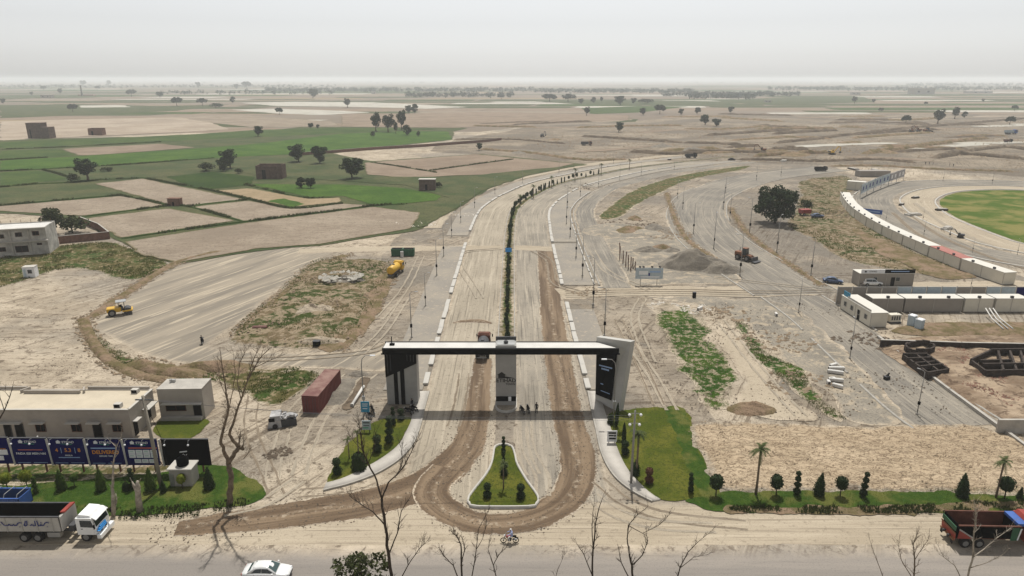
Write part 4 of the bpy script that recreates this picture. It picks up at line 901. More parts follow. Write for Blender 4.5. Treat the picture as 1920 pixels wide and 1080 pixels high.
tufts('ditch_weeds', [line([(-60, 960), (150, 965), (300, 962), (400, 955), (470, 945)], 2.4)], 1200, (.08, .4), M['bush_leaf'], 19, .12, thr=.48, nscale=.45, label='dark weeds at the highway edge of the left garden strip', cat='weeds')
tufts('grass', [poly(LAWN_L, True, 1), poly(LAWN_R, True, 1), poly(ISLE, True, 1)], 16000, (.03, .1), M['grass_blade'], 10, .3, label='short mown grass on the entrance lawns and island', cat='grass')

# pairs of tyre marks pressed into the dirt
M['tyre_light'] = streaky('pale_tyre_mark', (.275, .236, .18), (.335, .288, .22), (.185, .155, .115), 3.0, .12, (.0, .12, .15)); M['tyre_dark'] = streaky('dark_tyre_mark', (.165, .13, .092), (.24, .195, .14), (.10, .078, .055), 3.0, .12, (.0, .12, .15))
TYRES = [[(700, 900), (640, 918), (560, 925)], [(975, 800), (982, 850), (1000, 890)], [(985, 790), (990, 840), (1015, 890), (1018, 930)], [(1120, 900), (1180, 945), (1260, 970), (1400, 985)], [(1110, 930), (1160, 965), (1240, 985), (1340, 990)], [(830, 790), (815, 840), (780, 870)], [(870, 700), (862, 760), (850, 800)], [(640, 700), (560, 760), (520, 850), (510, 920)], [(700, 700), (620, 760), (580, 830), (560, 890)], [(480, 720), (470, 800), (500, 880), (520, 930)], [(560, 900), (500, 940), (420, 960)],
 [(1180, 640), (1220, 700), (1260, 770)], [(1160, 600), (1200, 680), (1235, 760)], [(1205, 560), (1190, 600), (1220, 680)], [(1350, 600), (1420, 690), (1500, 780)], [(1060, 548), (1250, 545), (1450, 548), (1600, 545)], [(1060, 556), (1240, 552), (1440, 556)], [(1110, 470), (1140, 510), (1220, 545)], [(1000, 470), (1030, 490), (1040, 530), (1100, 552)], [(940, 466), (860, 480), (900, 560)], [(1340, 520), (1420, 530), (1560, 545)],
  [(740, 640), (690, 660), (560, 672), (440, 675)], [(760, 560), (720, 620), (680, 660)], [(790, 480), (760, 540), (710, 600)], [(1690, 400), (1740, 440), (1830, 480), (1920, 510)], [(1700, 380), (1760, 425), (1860, 470)], [(1000, 290), (1100, 283), (1250, 275), (1400, 268)], [(1400, 290), (1550, 275), (1700, 262), (1900, 245)], [(1100, 262), (1250, 255), (1420, 250)]]
for i, b in enumerate(TYRES):
    pth = catmull(G(*b), 1.0 if b[0][1] > 400 else 4.0); w = .42 if b[0][1] > 400 else 1.5
    for sd_ in (-1, 1): ribbon('tyre_mark', pth, sd_ * w * 1.9 - w / 2, sd_ * w * 1.9 + w / 2, _z[0] + .002 + .0005 * i if not (i < 11) else .026 + .0006 * i + .0002 * sd_, M['tyre_light'] if i % 3 else M['tyre_dark'], 4, .18, seed=100 + i)
# ------------------------------------------------------------------ plants
def leaf_quads(pos, nrm, size, rng, spread=.9):
    n = len(pos); r = rng.normal(size=(n, 3)); d = nrm + spread * r; d /= np.linalg.norm(d, axis=1)[:, None] + 1e-9
    a = np.cross(d, rng.normal(size=(n, 3))); a /= np.linalg.norm(a, axis=1)[:, None] + 1e-9; b = np.cross(d, a)
    s = (size * rng.uniform(.55, 1.35, n))[:, None]; w = rng.uniform(.5, .9, n)[:, None]
    V = np.stack([pos - a * s * w, pos - b * s, pos + a * s * w, pos + b * s], 1).reshape(-1, 3)
    return V, np.arange(4 * n).reshape(n, 4)
def crown(name, lobes, n, leaf, seed, inner=.55):
    rng = np.random.default_rng(seed); vol = np.array([l[1][0] * l[1][1] + l[1][0] * l[1][2] for l in lobes]); cnt = np.maximum(8, (n * vol / vol.sum()).astype(int)); P_, N_ = [], []
    for (c, r), k in zip(lobes, cnt):
        d = rng.normal(size=(k, 3)); d /= np.linalg.norm(d, axis=1)[:, None]; rad = (inner + (1 - inner) * rng.random(k) ** .6) * rng.uniform(.85, 1.12, k)
        P_.append(np.array(c) + d * rad[:, None] * np.array(r)); N_.append(d)
    V, F = leaf_quads(np.concatenate(P_), np.concatenate(N_), leaf, rng); return mesh_np(name, V, F)
def tree_proto(h, shape, n, leaf, seed, mat, bark):
    """shape: list of (x, y, z, r, rz) as fractions of the height"""
    r = random.Random(seed); lobes = [((x * h, y * h, z * h), (q * h, q * h * r.uniform(.85, 1.15), qz * h)) for x, y, z, q, qz in shape]
    tr = MB(); rr = .024 * h; fork = max(.12, min(z - qz * .6 for x, y, z, q, qz in shape)) * h
    tr.tube([(0, 0, -.1), (.01 * h, 0, fork * .5), (-.005 * h, .01 * h, fork)], [rr * 1.25, rr, rr * .85], 7)
    for (c, q) in lobes:
        m = (c[0] * .45 + r.uniform(-.03, .03) * h, c[1] * .45, fork + (c[2] - fork) * .5); tr.tube([(-.005 * h, .01 * h, fork - .02 * h), m, c], [rr * .6, rr * .4, rr * .15], 5)
    return tr.mesh('trunk', True), crown('crown', lobes, n, leaf, seed), mat, bark
def rlobes(seed, k, cz, sx, sz, r0, r1, flat=.8):
    r = random.Random(seed); out = []
    for i in range(k):
        a = r.uniform(0, 6.283); d = math.sqrt(r.random()) * sx; q = r.uniform(r0, r1); out.append((d * math.cos(a), d * math.sin(a), cz + r.uniform(-1, 1) * sz * (1 - .5 * d / sx), q, q * flat))
    return out
TREES = {
    'round': tree_proto(8, rlobes(2, 22, .50, .31, .33, .10, .18), 1900, .30, 2, M['leaf'], M['bark_dark']),
    'round2': tree_proto(8, rlobes(5, 19, .50, .28, .34, .09, .17), 1600, .30, 5, M['leaf'], M['bark_dark']),
    'tall': tree_proto(12, rlobes(7, 20, .58, .19, .34, .06, .12, 1.1), 1600, .32, 7, M['leaf_far'], M['bark']),
    'wide': tree_proto(7, rlobes(9, 20, .56, .46, .20, .11, .2, .8), 1500, .30, 9, M['leaf_far'], M['bark_dark']),
    'big': tree_proto(11, rlobes(12, 40, .45, .40, .37, .08, .16, .9), 6500, .26, 12, M['leaf'], M['bark_dark']),
    'olive': tree_proto(8, rlobes(15, 18, .58, .24, .28, .11, .18), 2200, .27, 15, M['leaf_olive'], M['bark_dark']),
    'bush': tree_proto(3.5, rlobes(17, 9, .45, .38, .18, .18, .28, .9), 500, .22, 17, M['leaf_olive'], M['bark_dark'])}
TREE_H = {'round': 8 * .95, 'round2': 8 * .95, 'tall': 12 * .98, 'wide': 7 * .92, 'big': 11 * .92, 'olive': 8 * .97, 'bush': 3.5 * .78}
def plant_tree(px, py, top, kind, label, wf=1.0, group=None, name='tree', rz=None):
    x, y = P(px, py); h = max(1.2, Zat(top, y)); s = h / TREE_H[kind]; t = thing(name, label, 'bush' if kind == 'bush' else 'tree', (x, y, 0), rz if rz is not None else (px * 7.31) % 6.28, group, (s * wf, s * wf, s))
    tm, cm, mt, bk = TREES[kind]; link('trunk', tm, bk, t); link('crown', cm, mt, t); return t
TL = [
 (165, 339, 292, 'tall', 'tall leafy tree at the back corner of the stubble field', 1.5), (140, 342, 325, 'bush', 'low dark bush beside the tall leafy tree at the stubble corner', 1.0), (202, 322, 313, 'bush', 'grey-green rounded bush alone in the dull green field', 1.8),
 (432, 316, 275, 'round', 'taller of two dark trees beside the ruined brick hut', 1.0), (420, 321, 294, 'round2', 'shorter of two dark trees beside the ruined brick hut', 1.0), (386, 321, 304, 'bush', 'low dark bushes just west of the two trees by the brick hut', 1.4), (447, 326, 315, 'bush', 'small dark bush between the tree pair and the brick hut', 1.1),
 (560, 304, 266, 'round', 'dense round dark tree behind the ruined brick hut', 1.05), (600, 307, 268, 'round2', 'looser round tree standing close right of the dense round tree', .85), (484, 256, 233, 'round', 'dark round tree alone between two green field bands', 1.05), (565, 353, 329, 'round2', 'left one of two small trees in the bright green crop', .9), (583, 354, 330, 'round', 'right one of two small trees in the bright green crop', .8),
 (660, 335, 290, 'round', 'large dark round tree at the edge of the brown ploughed field', 1.1), (705, 247, 207, 'tall', 'leftmost tall tree of the grove on the bright green field', 1.0), (728, 248, 210, 'tall', 'dense middle tree of the grove on the bright green field', 1.1), (753, 244, 202, 'tall', 'tallest rear tree of the grove on the bright green field', .8), (763, 254, 231, 'round2', 'low rounded tree at the right front of the grove', .9), (742, 251, 226, 'tall', 'thin sparse tree inside the grove on the bright green field', .7), (700, 257, 246, 'bush', 'small bush in front of the grove on the bright green field', .7), (785, 257, 245, 'bush', 'small upright bush right of the grove', .5),
 (767, 213, 195, 'round', 'left of two pale distant trees above the grove', .9), (778, 212, 192, 'round2', 'right of two pale distant trees above the grove', .9), (898, 282, 266, 'round', 'small dark tree on the spoil at the end of the brick wall', .9), (1160, 248, 226, 'round', 'dark tree standing alone in the middle of the building site', .9), (1100, 217, 198, 'tall', 'slim tree at the edge of the distant brown plain', 1.1),
 (1206, 216, 200, 'round', 'left round tree of the distant pair at the green strip', 1.1), (1237, 214, 194, 'wide', 'broad tree right of the distant round tree', .9), (1277, 215, 202, 'round2', 'small round distant tree near the far site edge', 1.0), (1307, 214, 199, 'round', 'squarish dark distant tree on the far bank', 1.0), (1370, 211, 198, 'round2', 'small lone tree on the far grey bank', 1.0), (1322, 234, 212, 'round', 'larger of two dark trees on the sandy site ridge', 1.1), (1343, 237, 220, 'round2', 'smaller of two dark trees on the sandy site ridge', 1.1),
 (1698, 232, 214, 'wide', 'wide low tree left of the leaning trees on the far right', .9), (1758, 233, 201, 'tall', 'leaning tall tree nearest the machines on the far right', 1.1), (1790, 223, 198, 'tall', 'second leaning tall tree on the far right', 1.1), (1808, 221, 207, 'round2', 'small tree beside the second leaning tree', .9), (1893, 234, 216, 'wide', 'broad dark tree near the blue parked truck far right', .9), (1902, 208, 196, 'wide', 'faint flat-topped tree at the far right horizon', .9), (1652, 209, 202, 'bush', 'tiny dark bush on the far right fields', 1.0), (1638, 193, 184, 'round', 'small lone tree on the far green strip, right of two', .9), (1602, 194, 179, 'tall', 'leaning distant tree at the end of the green strip', 1.2), (1735, 197, 190, 'wide', 'tiny tilted tree on the far brown plain', .9), (1843, 191, 184, 'round2', 'tiny round tree on the far brown plain at right', 1.0),
 (137, 210, 193, 'wide', 'dark umbrella-shaped tree in the far green field at left', .9), (247, 181, 166, 'wide', 'hazy broad tree right of the brick kiln chimney', 1.0), (300, 183, 170, 'round', 'hazy round tree far left, right of the broad tree', 1.1), (332, 199, 180, 'wide', 'dark broad tree at the end of the far green strip', .9), (380, 198, 182, 'wide', 'broad tree with a low bushy neighbour in the far green strip', .9), (405, 202, 193, 'bush', 'line of low bushes beside the broad far tree', 2.2), (437, 193, 179, 'round2', 'narrow hazy tree above the pale salt flat', .9), (524, 215, 200, 'wide', 'small tree with open stems on the pale salt flat', .8), (583, 241, 229, 'round', 'larger of two small trees above the green band', .9), (596, 241, 232, 'round2', 'smaller of two small trees above the green band', .8), (587, 184, 164, 'round', 'faint large tree beyond the pale salt flat', 1.1),
 (82, 169, 160, 'wide', 'faint tree left of the kiln chimney', 1.0), (113, 177, 164, 'tall', 'faint narrow tree near the kiln chimney', 1.2), (157, 161, 149, 'round', 'very faint tree behind the kiln chimney', 1.0), (184, 169, 160, 'wide', 'faint low tree right of the kiln chimney', 1.0), (6, 194, 183, 'round2', 'leaning hazy tree at the left picture edge', 1.0), (60, 179, 171, 'round', 'faint tree on the hazy plain at far left', 1.0), (204, 160, 149, 'round', 'very faint tree on the far left horizon', 1.0), (372, 165, 152, 'round2', 'very faint narrow tree on the left horizon', .9), (444, 167, 156, 'round', 'faint tree on the horizon above the salt flat', 1.1), (463, 166, 151, 'wide', 'faint spreading tree on the horizon above the salt flat', 1.0),
 (652, 202, 182, 'tall', 'hazy upright tree at the left end of the long salt flat', 1.1), (1030, 191, 174, 'wide', 'large hazy tree mass beside the far green strip, left of two', 1.4), (1065, 191, 174, 'wide', 'large hazy tree mass beside the far green strip, right of two', 1.3), (1090, 195, 183, 'round', 'small hazy tree right of the two large masses', 1.2), (1113, 193, 180, 'round2', 'open hazy tree in the far row above the plain', 1.0), (1128, 192, 180, 'tall', 'slim hazy tree in the far row above the plain', 1.0), (1163, 197, 177, 'round', 'big hazy round tree in the far row above the plain', 1.3), (1188, 194, 182, 'round2', 'hazy tree at the right end of the far row', 1.1), (940, 186, 176, 'wide', 'hazy low tree beside the distant village', 1.2), (1213, 194, 185, 'bush', 'low hazy bush beyond the green strip', 2.5),
 (100, 441, 384, 'olive', 'leafy olive-green tree behind the unfinished concrete house', 1.0), (136, 437, 404, 'bush', 'dark leafy bush against the brick yard wall', 1.3), (1453, 419, 343, 'big', 'big dark spreading tree on the scrub beside the side road', 1.0), (820, 353, 341, 'bush', 'small dark bush beside the square brick shed', 1.0), (1508, 395, 374, 'bush', 'scrubby bush right of the big spreading tree', 1.0)]
for px, py, tp, kd, lb, wf in TL:
    wf *= 1.15 if kd not in ('bush', 'big') else 1.05
    nm = 'bush' if kd == 'bush' else 'tree'; plant_tree(px, py, tp, kd, lb, wf, name=nm)
# belts of trees and villages along the horizon, each read as one mass
def belt(x0, x1, ybase, n, hh, seed, label):
    rng = np.random.default_rng(seed); V, F, b = [], [], 0
    for k in range(n):
        px = rng.uniform(x0, x1); py = ybase + rng.normal() * 1.3; X, Y0 = P(px, py); h = hh * rng.uniform(.5, 1.25); m = 26
        d = rng.normal(size=(m, 3)); d /= np.linalg.norm(d, axis=1)[:, None]; pos = np.array([X, Y0, h * .55]) + d * rng.uniform(.5, 1, (m, 1)) * np.array([h * .6, h * .6, h * .45])
        v, f = leaf_quads(pos, d, h * .16, rng); V.append(v); F.append(f + b); b += len(v)
    tag(link('tree_belt', mesh_np('tree_belt', np.concatenate(V), np.concatenate(F)), M['leaf_far']), label, 'trees', None, 'stuff')
belt(-60, 640, 163, 351, 13, 1, 'hazy belt of trees along the left horizon'); belt(500, 1000, 171, 507, 13, 2, 'hazy wooded village belt left of centre on the horizon'); belt(760, 960, 181, 175, 11, 3, 'nearer row of hazy trees in front of the far village')
belt(1000, 1300, 173, 312, 12, 4, 'hazy trees behind the far green strip at centre'); belt(1240, 1500, 179, 234, 11, 5, 'hazy tree line right of centre'); belt(1440, 1960, 168, 507, 13, 6, 'hazy belt of trees along the right horizon'); belt(1700, 1960, 160, 234, 16, 7, 'faint tall tree line at the far right horizon'); belt(-60, 1980, 154, 663, 16, 8, 'faintest line of trees along the whole horizon'); belt(300, 640, 176, 97, 11, 10, 'thin hazy row of trees beyond the salt flat'); belt(1290, 1420, 184, 117, 11, 11, 'dark hazy clump row at the right end of the green strip')

# ---- clipped shrubs
def topiary(profile, n, leaf, seed, core=.9, nu=14):
    """profile: list of (z, r); leaves on a surface of revolution plus a solid heart"""
    rng = np.random.default_rng(seed); z = np.array([p[0] for p in profile]); r = np.array([p[1] for p in profile])
    seg_ = np.hypot(np.diff(z), np.diff(r)) * (r[:-1] + r[1:] + .05); c = np.concatenate([[0], np.cumsum(seg_)]); t = rng.uniform(0, c[-1], n)
    zz = np.interp(t, c, z); rr = np.interp(t, c, r) * rng.uniform(.86, 1.14, n); a = rng.uniform(0, 6.283, n)
    pos = np.stack([rr * np.cos(a), rr * np.sin(a), zz], 1); nr = np.stack([np.cos(a), np.sin(a), .3 + 0 * a], 1); V, F = leaf_quads(pos, nr, leaf, rng, .8)
    CV = np.array([[q * core * math.cos(k * 6.283 / nu), q * core * math.sin(k * 6.283 / nu), h] for h, q in profile for k in range(nu)])
    CF = np.array([[j * nu + k, j * nu + (k + 1) % nu, (j + 1) * nu + (k + 1) % nu, (j + 1) * nu + k] for j in range(len(profile) - 1) for k in range(nu)])
    return mesh_np('foliage', np.concatenate([V, CV]), np.concatenate([F, CF + len(V)]))
def arc(z0, z1, r, k=7): return [(z0 + (z1 - z0) * (.5 - .5 * math.cos(math.pi * i / k)), max(.02, r * math.sin(math.pi * (.06 + .88 * i / k)))) for i in range(k + 1)]
TOP = {'ball': topiary(arc(.85, 2.15, .66), 420, .085, 1), 'cone': topiary([(.05, .45), (.35, .55), (1.0, .48), (1.8, .32), (2.5, .12), (2.75, .03)], 420, .085, 2), 'column': topiary([(.05, .35), (.3, .42), (1.8, .40), (2.3, .28), (2.5, .05)], 380, .085, 3),
       'tiers': topiary(arc(.1, .85, .46, 5) + arc(.95, 1.6, .42, 5) + arc(1.7, 2.3, .38, 5) + arc(2.4, 2.95, .30, 5), 520, .08, 4), 'double': topiary(arc(.05, .95, .66, 6) + arc(1.15, 2.15, .58, 6), 520, .085, 5), 'low': topiary(arc(-.25, .75, .62, 6), 320, .085, 6), 'cypress': topiary([(.1, .28), (.5, .38), (2.4, .36), (3.6, .22), (4.4, .04)], 460, .09, 7)}
TOPH = {'ball': 2.2, 'cone': 2.75, 'column': 2.5, 'tiers': 3.0, 'double': 2.2, 'low': .78, 'cypress': 4.4}
stem_me = MB().cyl((0, 0, -.05), (0, 0, 1.0), .07, .05, 7).mesh('stem', True); stem_me.materials.append(M['bark_dark'])
TOPM = {}
def shrub(px, py, top, kind, mat, label, group=None, wf=1.0, xy=None, h=None, parts=True):
    x, y = P(px, py) if xy is None else xy; h = h or max(.5, Zat(top, y)); s = h / TOPH[kind]; key = (kind, mat)
    if key not in TOPM: me = TOP[kind].copy(); me.materials.append(M[mat]); TOPM[key] = me
    t = thing('shrub', label, 'shrub', (x, y, .1 if xy is None else .2), (x * 3.7) % 6.28, group, (s * wf * (.80 + .2 * ((px * 7 + py) % 5) / 5), s * wf * (.80 + .2 * ((px * 3 + py) % 7) / 7), s * .94)); t.rotation_euler = ((px % 7 - 3) * .014, (px % 5 - 2) * .02, t.rotation_euler[2]); link('foliage', TOPM[key], None, t)
    if parts: link('stem', stem_me, None, t)
    return t
GL = 'clipped shrubs of the left garden strip'; GR = 'clipped shrubs of the right garden strip'; GE = 'clipped shrubs of the entrance lawns'
for a in [(15, 918, 886, 'ball', 'topiary_gold', 'yellow-green ball shrub on a stem, leftmost in the garden strip', GL), (52, 916, 881, 'ball', 'topiary_gold', 'larger yellow-green ball shrub second from the left picture edge', GL), (69, 926, 893, 'tiers', 'topiary_mid', 'dark tiered shrub beside the second yellow-green ball', GL), (117, 919, 879, 'cone', 'topiary_mid', 'green cone shrub under the plot-size hoarding', GL), (140, 912, 889, 'ball', 'topiary_mid', 'green ball shrub on a stem between two green cones', GL), (191, 920, 878, 'cone', 'topiary_mid', 'green cone shrub under the hoarding with orange lettering', GL),
          (251, 917, 876, 'tiers', 'topiary', 'dark tiered shrub left of the utility pole', GL), (283, 920, 876, 'cone', 'topiary_mid', 'tall cone shrub with pale tip beside the utility pole', GL), (307, 924, 900, 'cone', 'topiary', 'small dark cone shrub right of the utility pole', GL), (343, 917, 889, 'ball', 'topiary_gold', 'golden-topped ball shrub in front of the concrete plinth', GL), (393, 917, 875, 'cone', 'topiary', 'dark cone shrub right of the concrete plinth', GL), (237, 920, 905, 'low', 'topiary', 'low dark shrub between the hoardings and the stumps', GL),
          (633, 890, 858, 'double', 'topiary', 'double-ball dark shrub at the lawn tip near the highway', GE), (673, 881, 848, 'low', 'topiary', 'low dark shrub by the left curved pavement', GE), (707, 848, 815, 'double', 'topiary', 'double-ball dark shrub in the middle of the left lawn', GE), (730, 832, 776, 'tiers', 'topiary', 'tall tiered dark shrub on the left lawn', GE), (738, 798, 762, 'tiers', 'topiary', 'tiered dark shrub at the foot of the left gate pillar', GE), (752, 788, 766, 'double', 'topiary', 'double-ball dark shrub nearest the left gate pillar', GE),
          (914, 934, 906, 'double', 'topiary', 'double-ball dark shrub in the left corner of the island', GE), (976, 936, 907, 'double', 'topiary', 'double-ball dark shrub in the right corner of the island', GE), (944, 850, 818, 'tiers', 'topiary', 'tiered dark shrub at the narrow tip of the island', GE), (944, 872, 846, 'tiers', 'topiary', 'second tiered dark shrub from the island tip', GE), (945, 892, 866, 'double', 'topiary', 'double-ball dark shrub in the middle of the island', GE),
          (1155, 800, 752, 'cypress', 'topiary', 'tall dark cypress beside the right gate wall', GE), (1169, 838, 788, 'cypress', 'topiary', 'tall dark cypress in front of the lawn notice board', GE), (1144, 796, 777, 'double', 'topiary', 'small dark shrub with pale base beside the gate cypress', GE), (1172, 853, 826, 'double', 'topiary', 'double-ball shrub left of the floodlight pole', GE), (1160, 826, 806, 'ball', 'topiary_gold', 'yellow-green small shrub beside the notice board', GE), (1217, 907, 877, 'double', 'red_leaf', 'reddish round shrub on the right lawn', GE), (1295, 924, 884, 'tiers', 'topiary', 'dark tiered column shrub at the lush edge of the right lawn', GE), (1190, 890, 868, 'low', 'topiary', 'dark shrub at the foot of the floodlight pole', GE),
          (1342, 932, 889, 'ball', 'topiary', 'dark ball shrub on a stem where lawn meets tipped soil', GR), (1455, 930, 889, 'ball', 'topiary', 'dark ball shrub on a stem right of the left palm', GR), (1494, 929, 882, 'tiers', 'topiary', 'tiered column shrub between a ball shrub and a cone', GR), (1534, 929, 884, 'cone', 'topiary', 'dark cone shrub in the middle of the garden strip', GR), (1575, 931, 892, 'ball', 'topiary', 'dark ball shrub on a stem right of the middle cone', GR), (1617, 932, 883, 'tiers', 'topiary', 'tiered column shrub, last before the long gap', GR), (1803, 932, 886, 'cone', 'topiary', 'dark tall cone shrub behind the red truck', GR), (1883, 936, 894, 'ball', 'topiary', 'dark ball shrub right of the right palm', GR), (1910, 936, 912, 'cone', 'topiary', 'small dark shrub at the right picture edge', GR)]:
    shrub(*a, wf=1.15 if a[3] in ('cone', 'column') else .55 if a[3] == 'low' else 1.0)
# shrubs of the median, counted outwards from the gate
GM = 'shrubs planted along the median'; rm_ = random.Random(3); kinds = ['double', 'tiers', 'low', 'column', 'double', 'cone']; k = 0
for i in range(97):
    s = s_of(101) + i * 2.05 + rm_.uniform(-.3, .3) + max(0, i - 46) * (i - 46) * .022; q, n = cl_at(s=s, off=rm_.uniform(-.25, .25))
    if 195 < q[1] < 202 and q[0] < 5: continue
    k += 1; far = i > 44
    kd = rm_.choice(['column', 'cone', 'column', 'ball']) if far else rm_.choice(kinds); h = rm_.uniform(1.5, 2.2) if not far else rm_.uniform(2.4, 3.2)
    shrub(0, 0, 0, kd, 'topiary', f'dark clipped {"column" if kd in ("column","cone") else "round" if kd in ("ball","double","low") else "tiered"} shrub, {ordinal(k)} from the gate along the median', GM, .95 if not far else .85, (q[0], q[1]), h if kd != 'low' else .9, parts=not far)
# ---- palms
def palm_proto(h=4.6, seed=1, nf=15, fl=1.5):
    r = random.Random(seed); t = thing('palm_tree', None, 'palm'); tr = MB(); tr.tube([(0, 0, -.1), (.03, 0, h * .3), (-.02, .02, h * .7), (0, 0, h)], [.17, .13, .12, .14], 8); tr.build('trunk', M['bark'], t, True)
    V, F = [], []
    for i in range(nf):
        a = i * 2.399 + r.uniform(-.2, .2); el = r.uniform(-.15, 1.15); L = fl * r.uniform(.8, 1.1); pts = []
        for j in range(7):
            u = j / 6; rad = L * (u - .12 * u * u) * math.cos(el * (1 - u * .4)); zz = h + L * (u * math.sin(el) - .62 * u * u); pts.append(Vector((rad * math.cos(a), rad * math.sin(a), zz)))
        for j in range(1, 7):
            for sd in (-1, 1):
                d = (pts[j] - pts[j - 1]).normalized(); sdv = d.cross(Vector((0, 0, 1))).normalized() * sd
                for m in range(2):
                    o = pts[j - 1].lerp(pts[j], m * .5); e = o + sdv * (.34 * (1 - .6 * abs(j / 6 - .4))) + d * .2 + Vector((0, 0, -.1)); b = len(V); V += [tuple(o), tuple(o + d * .12), tuple(e)]; F.append((b, b + 1, b + 2))
    me = bpy.data.meshes.new('fronds'); me.from_pydata(V, [], F); link('fronds', me, M['palm'], t); return t
PALM = Placer(palm_proto())
for px, py, tp, lb in [(1417, 928, 838, 'fan palm at the left end of the tipped soil field'), (1867, 934, 862, 'fan palm behind the cab of the red truck'), (1193, 892, 808, 'slim palm close beside the floodlight pole'), (944, 918, 868, 'palm in the middle of the kerbed island'), (672, 850, 808, 'small palm-like tree in the left entrance lawn'), (655, 862, 822, 'thin young palm at the sandy edge of the left lawn')]:
    x, y = P(px, py); h = Zat(tp, y) / 5.0; PALM((x, y, .15), px % 6, (h * .8, h * .8, h), lb, 'palms of the entrance gardens')
for i, (px, py, tp) in enumerate([(975, 388, 366), (1000, 372, 347), (1034, 352, 331), (1078, 340, 316), (1127, 328, 307), (1180, 318, 299)]):
    x, y = P(px, py); PALM((x, y, .2), px % 6, Zat(tp, y) / 5.0, f'palm rising from the median shrubs, {ordinal(i + 1)} along the bend', 'palms along the median')

# ---- bare trees
def bare(name, label, Y0, limbs, seed, mat, twig=3, rmin=.012, jitter=.5, cat='tree', twl=1.0, group=None):
    """limbs: lists of (px, py, radius) drawn on the plane of the trunk, pushed in depth at random; twigs grow from them"""
    r = random.Random(seed); base = W(limbs[0][0][0], limbs[0][0][1], Y0); tr = MB(); tw = MB(); depth = {}
    t = thing(name, label, cat, (base.x, base.y, base.z), 0, group); org = Vector((base.x, base.y, base.z))
    for li, lm in enumerate(limbs):
        key = (lm[0][0], lm[0][1]); y0 = depth.get(key, 0.0); slope = r.uniform(-jitter, jitter) if li else 0.0; pts = []; rad = []
        for i, (px, py, rr) in enumerate(lm):
            rr = rr * (.72 if Y0 < 55 else .66)
            y = y0 + slope * i + (r.uniform(-.1, .1) if i else 0); depth[(px, py)] = y; q = W(px, py, Y0 + y); pts.append(q - org); rad.append(rr)
        # smooth
        sm = [pts[0]]; sr = [rad[0]]
        for i in range(len(pts) - 1):
            for u in (.33, .66, 1.0):
                q = pts[i].lerp(pts[i + 1], u)
                if u < 1: q = q + Vector((r.uniform(-1, 1), r.uniform(-1, 1), r.uniform(-.5, .5))) * rad[i] * .5
                sm.append(q); sr.append(rad[i] + (rad[i + 1] - rad[i]) * u)
        (tr if li == 0 or rad[0] > .12 else tw).tube(sm, sr, 8 if rad[0] > .12 else 5)
        if twig and rad[-1] < .12:
            for i in range(len(sm) // 3, len(sm)):
                for k in range(twig if i > len(sm) * .6 else max(1, twig - 1)):
                    if r.random() < .45: continue
                    d = (sm[i] - sm[i - 1]).normalized(); v = (d + Vector((r.uniform(-1, 1), r.uniform(-1, 1), r.uniform(-.2, .9))) * .8).normalized(); L = r.uniform(.5, 1.5) * twl; q = [sm[i]]; rr = max(rmin, min(sr[i] * .5, .03))
                    for s_ in range(3): v = (v + Vector((r.uniform(-.4, .4), r.uniform(-.4, .4), r.uniform(-.1, .4)))).normalized(); q.append(q[-1] + v * L / 3)
                    tw.tube(q, [rr, rr * .8, rr * .6, rmin * .6], 4, False)
                    for s_ in (1, 2, 2):
                        v2 = (v + Vector((r.uniform(-1, 1), r.uniform(-1, 1), r.uniform(-.2, .6))) * .9).normalized(); tw.tube([q[s_], q[s_] + v2 * L * r.uniform(.25, .6)], [rr * .5, rmin * .5], 3, False)
                    if L > .9 * twl:
                        v2 = (v + Vector((r.uniform(-1, 1), r.uniform(-1, 1), .2))).normalized(); tw.tube([q[1], q[1] + v2 * L * .5], [rr * .6, rmin * .5], 3, False)
    if tr.v: tr.build('trunk', mat, t, True)
    if tw.v: tw.build('branches', mat, t, True)
    return t
y1 = P(430, 946)[1]
bare('bare_tree', 'tall bare forked tree with broken limb at the end of the left garden', y1, [
    [(430, 946, .55), (433, 915, .48), (432, 885, .44), (428, 868, .42)], [(428, 868, .36), (419, 845, .28), (414, 825, .24), (420, 800, .2), (428, 770, .17), (425, 745, .13), (420, 710, .1), (414, 665, .06)],
    [(428, 868, .40), (440, 848, .36), (448, 838, .34)], [(448, 838, .32), (438, 828, .28), (430, 815, .24), (440, 785, .19), (452, 750, .15), (464, 715, .11), (476, 690, .09), (490, 668, .06), (510, 650, .04)], [(448, 838, .30), (455, 842, .28), (457, 830, .05)], [(448, 838, .22), (449, 828, .16), (450, 820, .03)], [(457, 860, .08), (464, 852, .05), (468, 846, .02)],
    [(464, 715, .09), (470, 690, .07), (478, 668, .05), (488, 650, .03)], [(452, 750, .09), (445, 715, .07), (450, 680, .05), (462, 655, .03)], [(476, 690, .07), (500, 678, .05), (525, 668, .03)], [(428, 770, .08), (436, 735, .06), (441, 700, .05), (438, 665, .03)], [(425, 745, .06), (412, 715, .04), (408, 680, .03)]], 3, M['bark'], 5, rmin=.016)
YN = 48.5
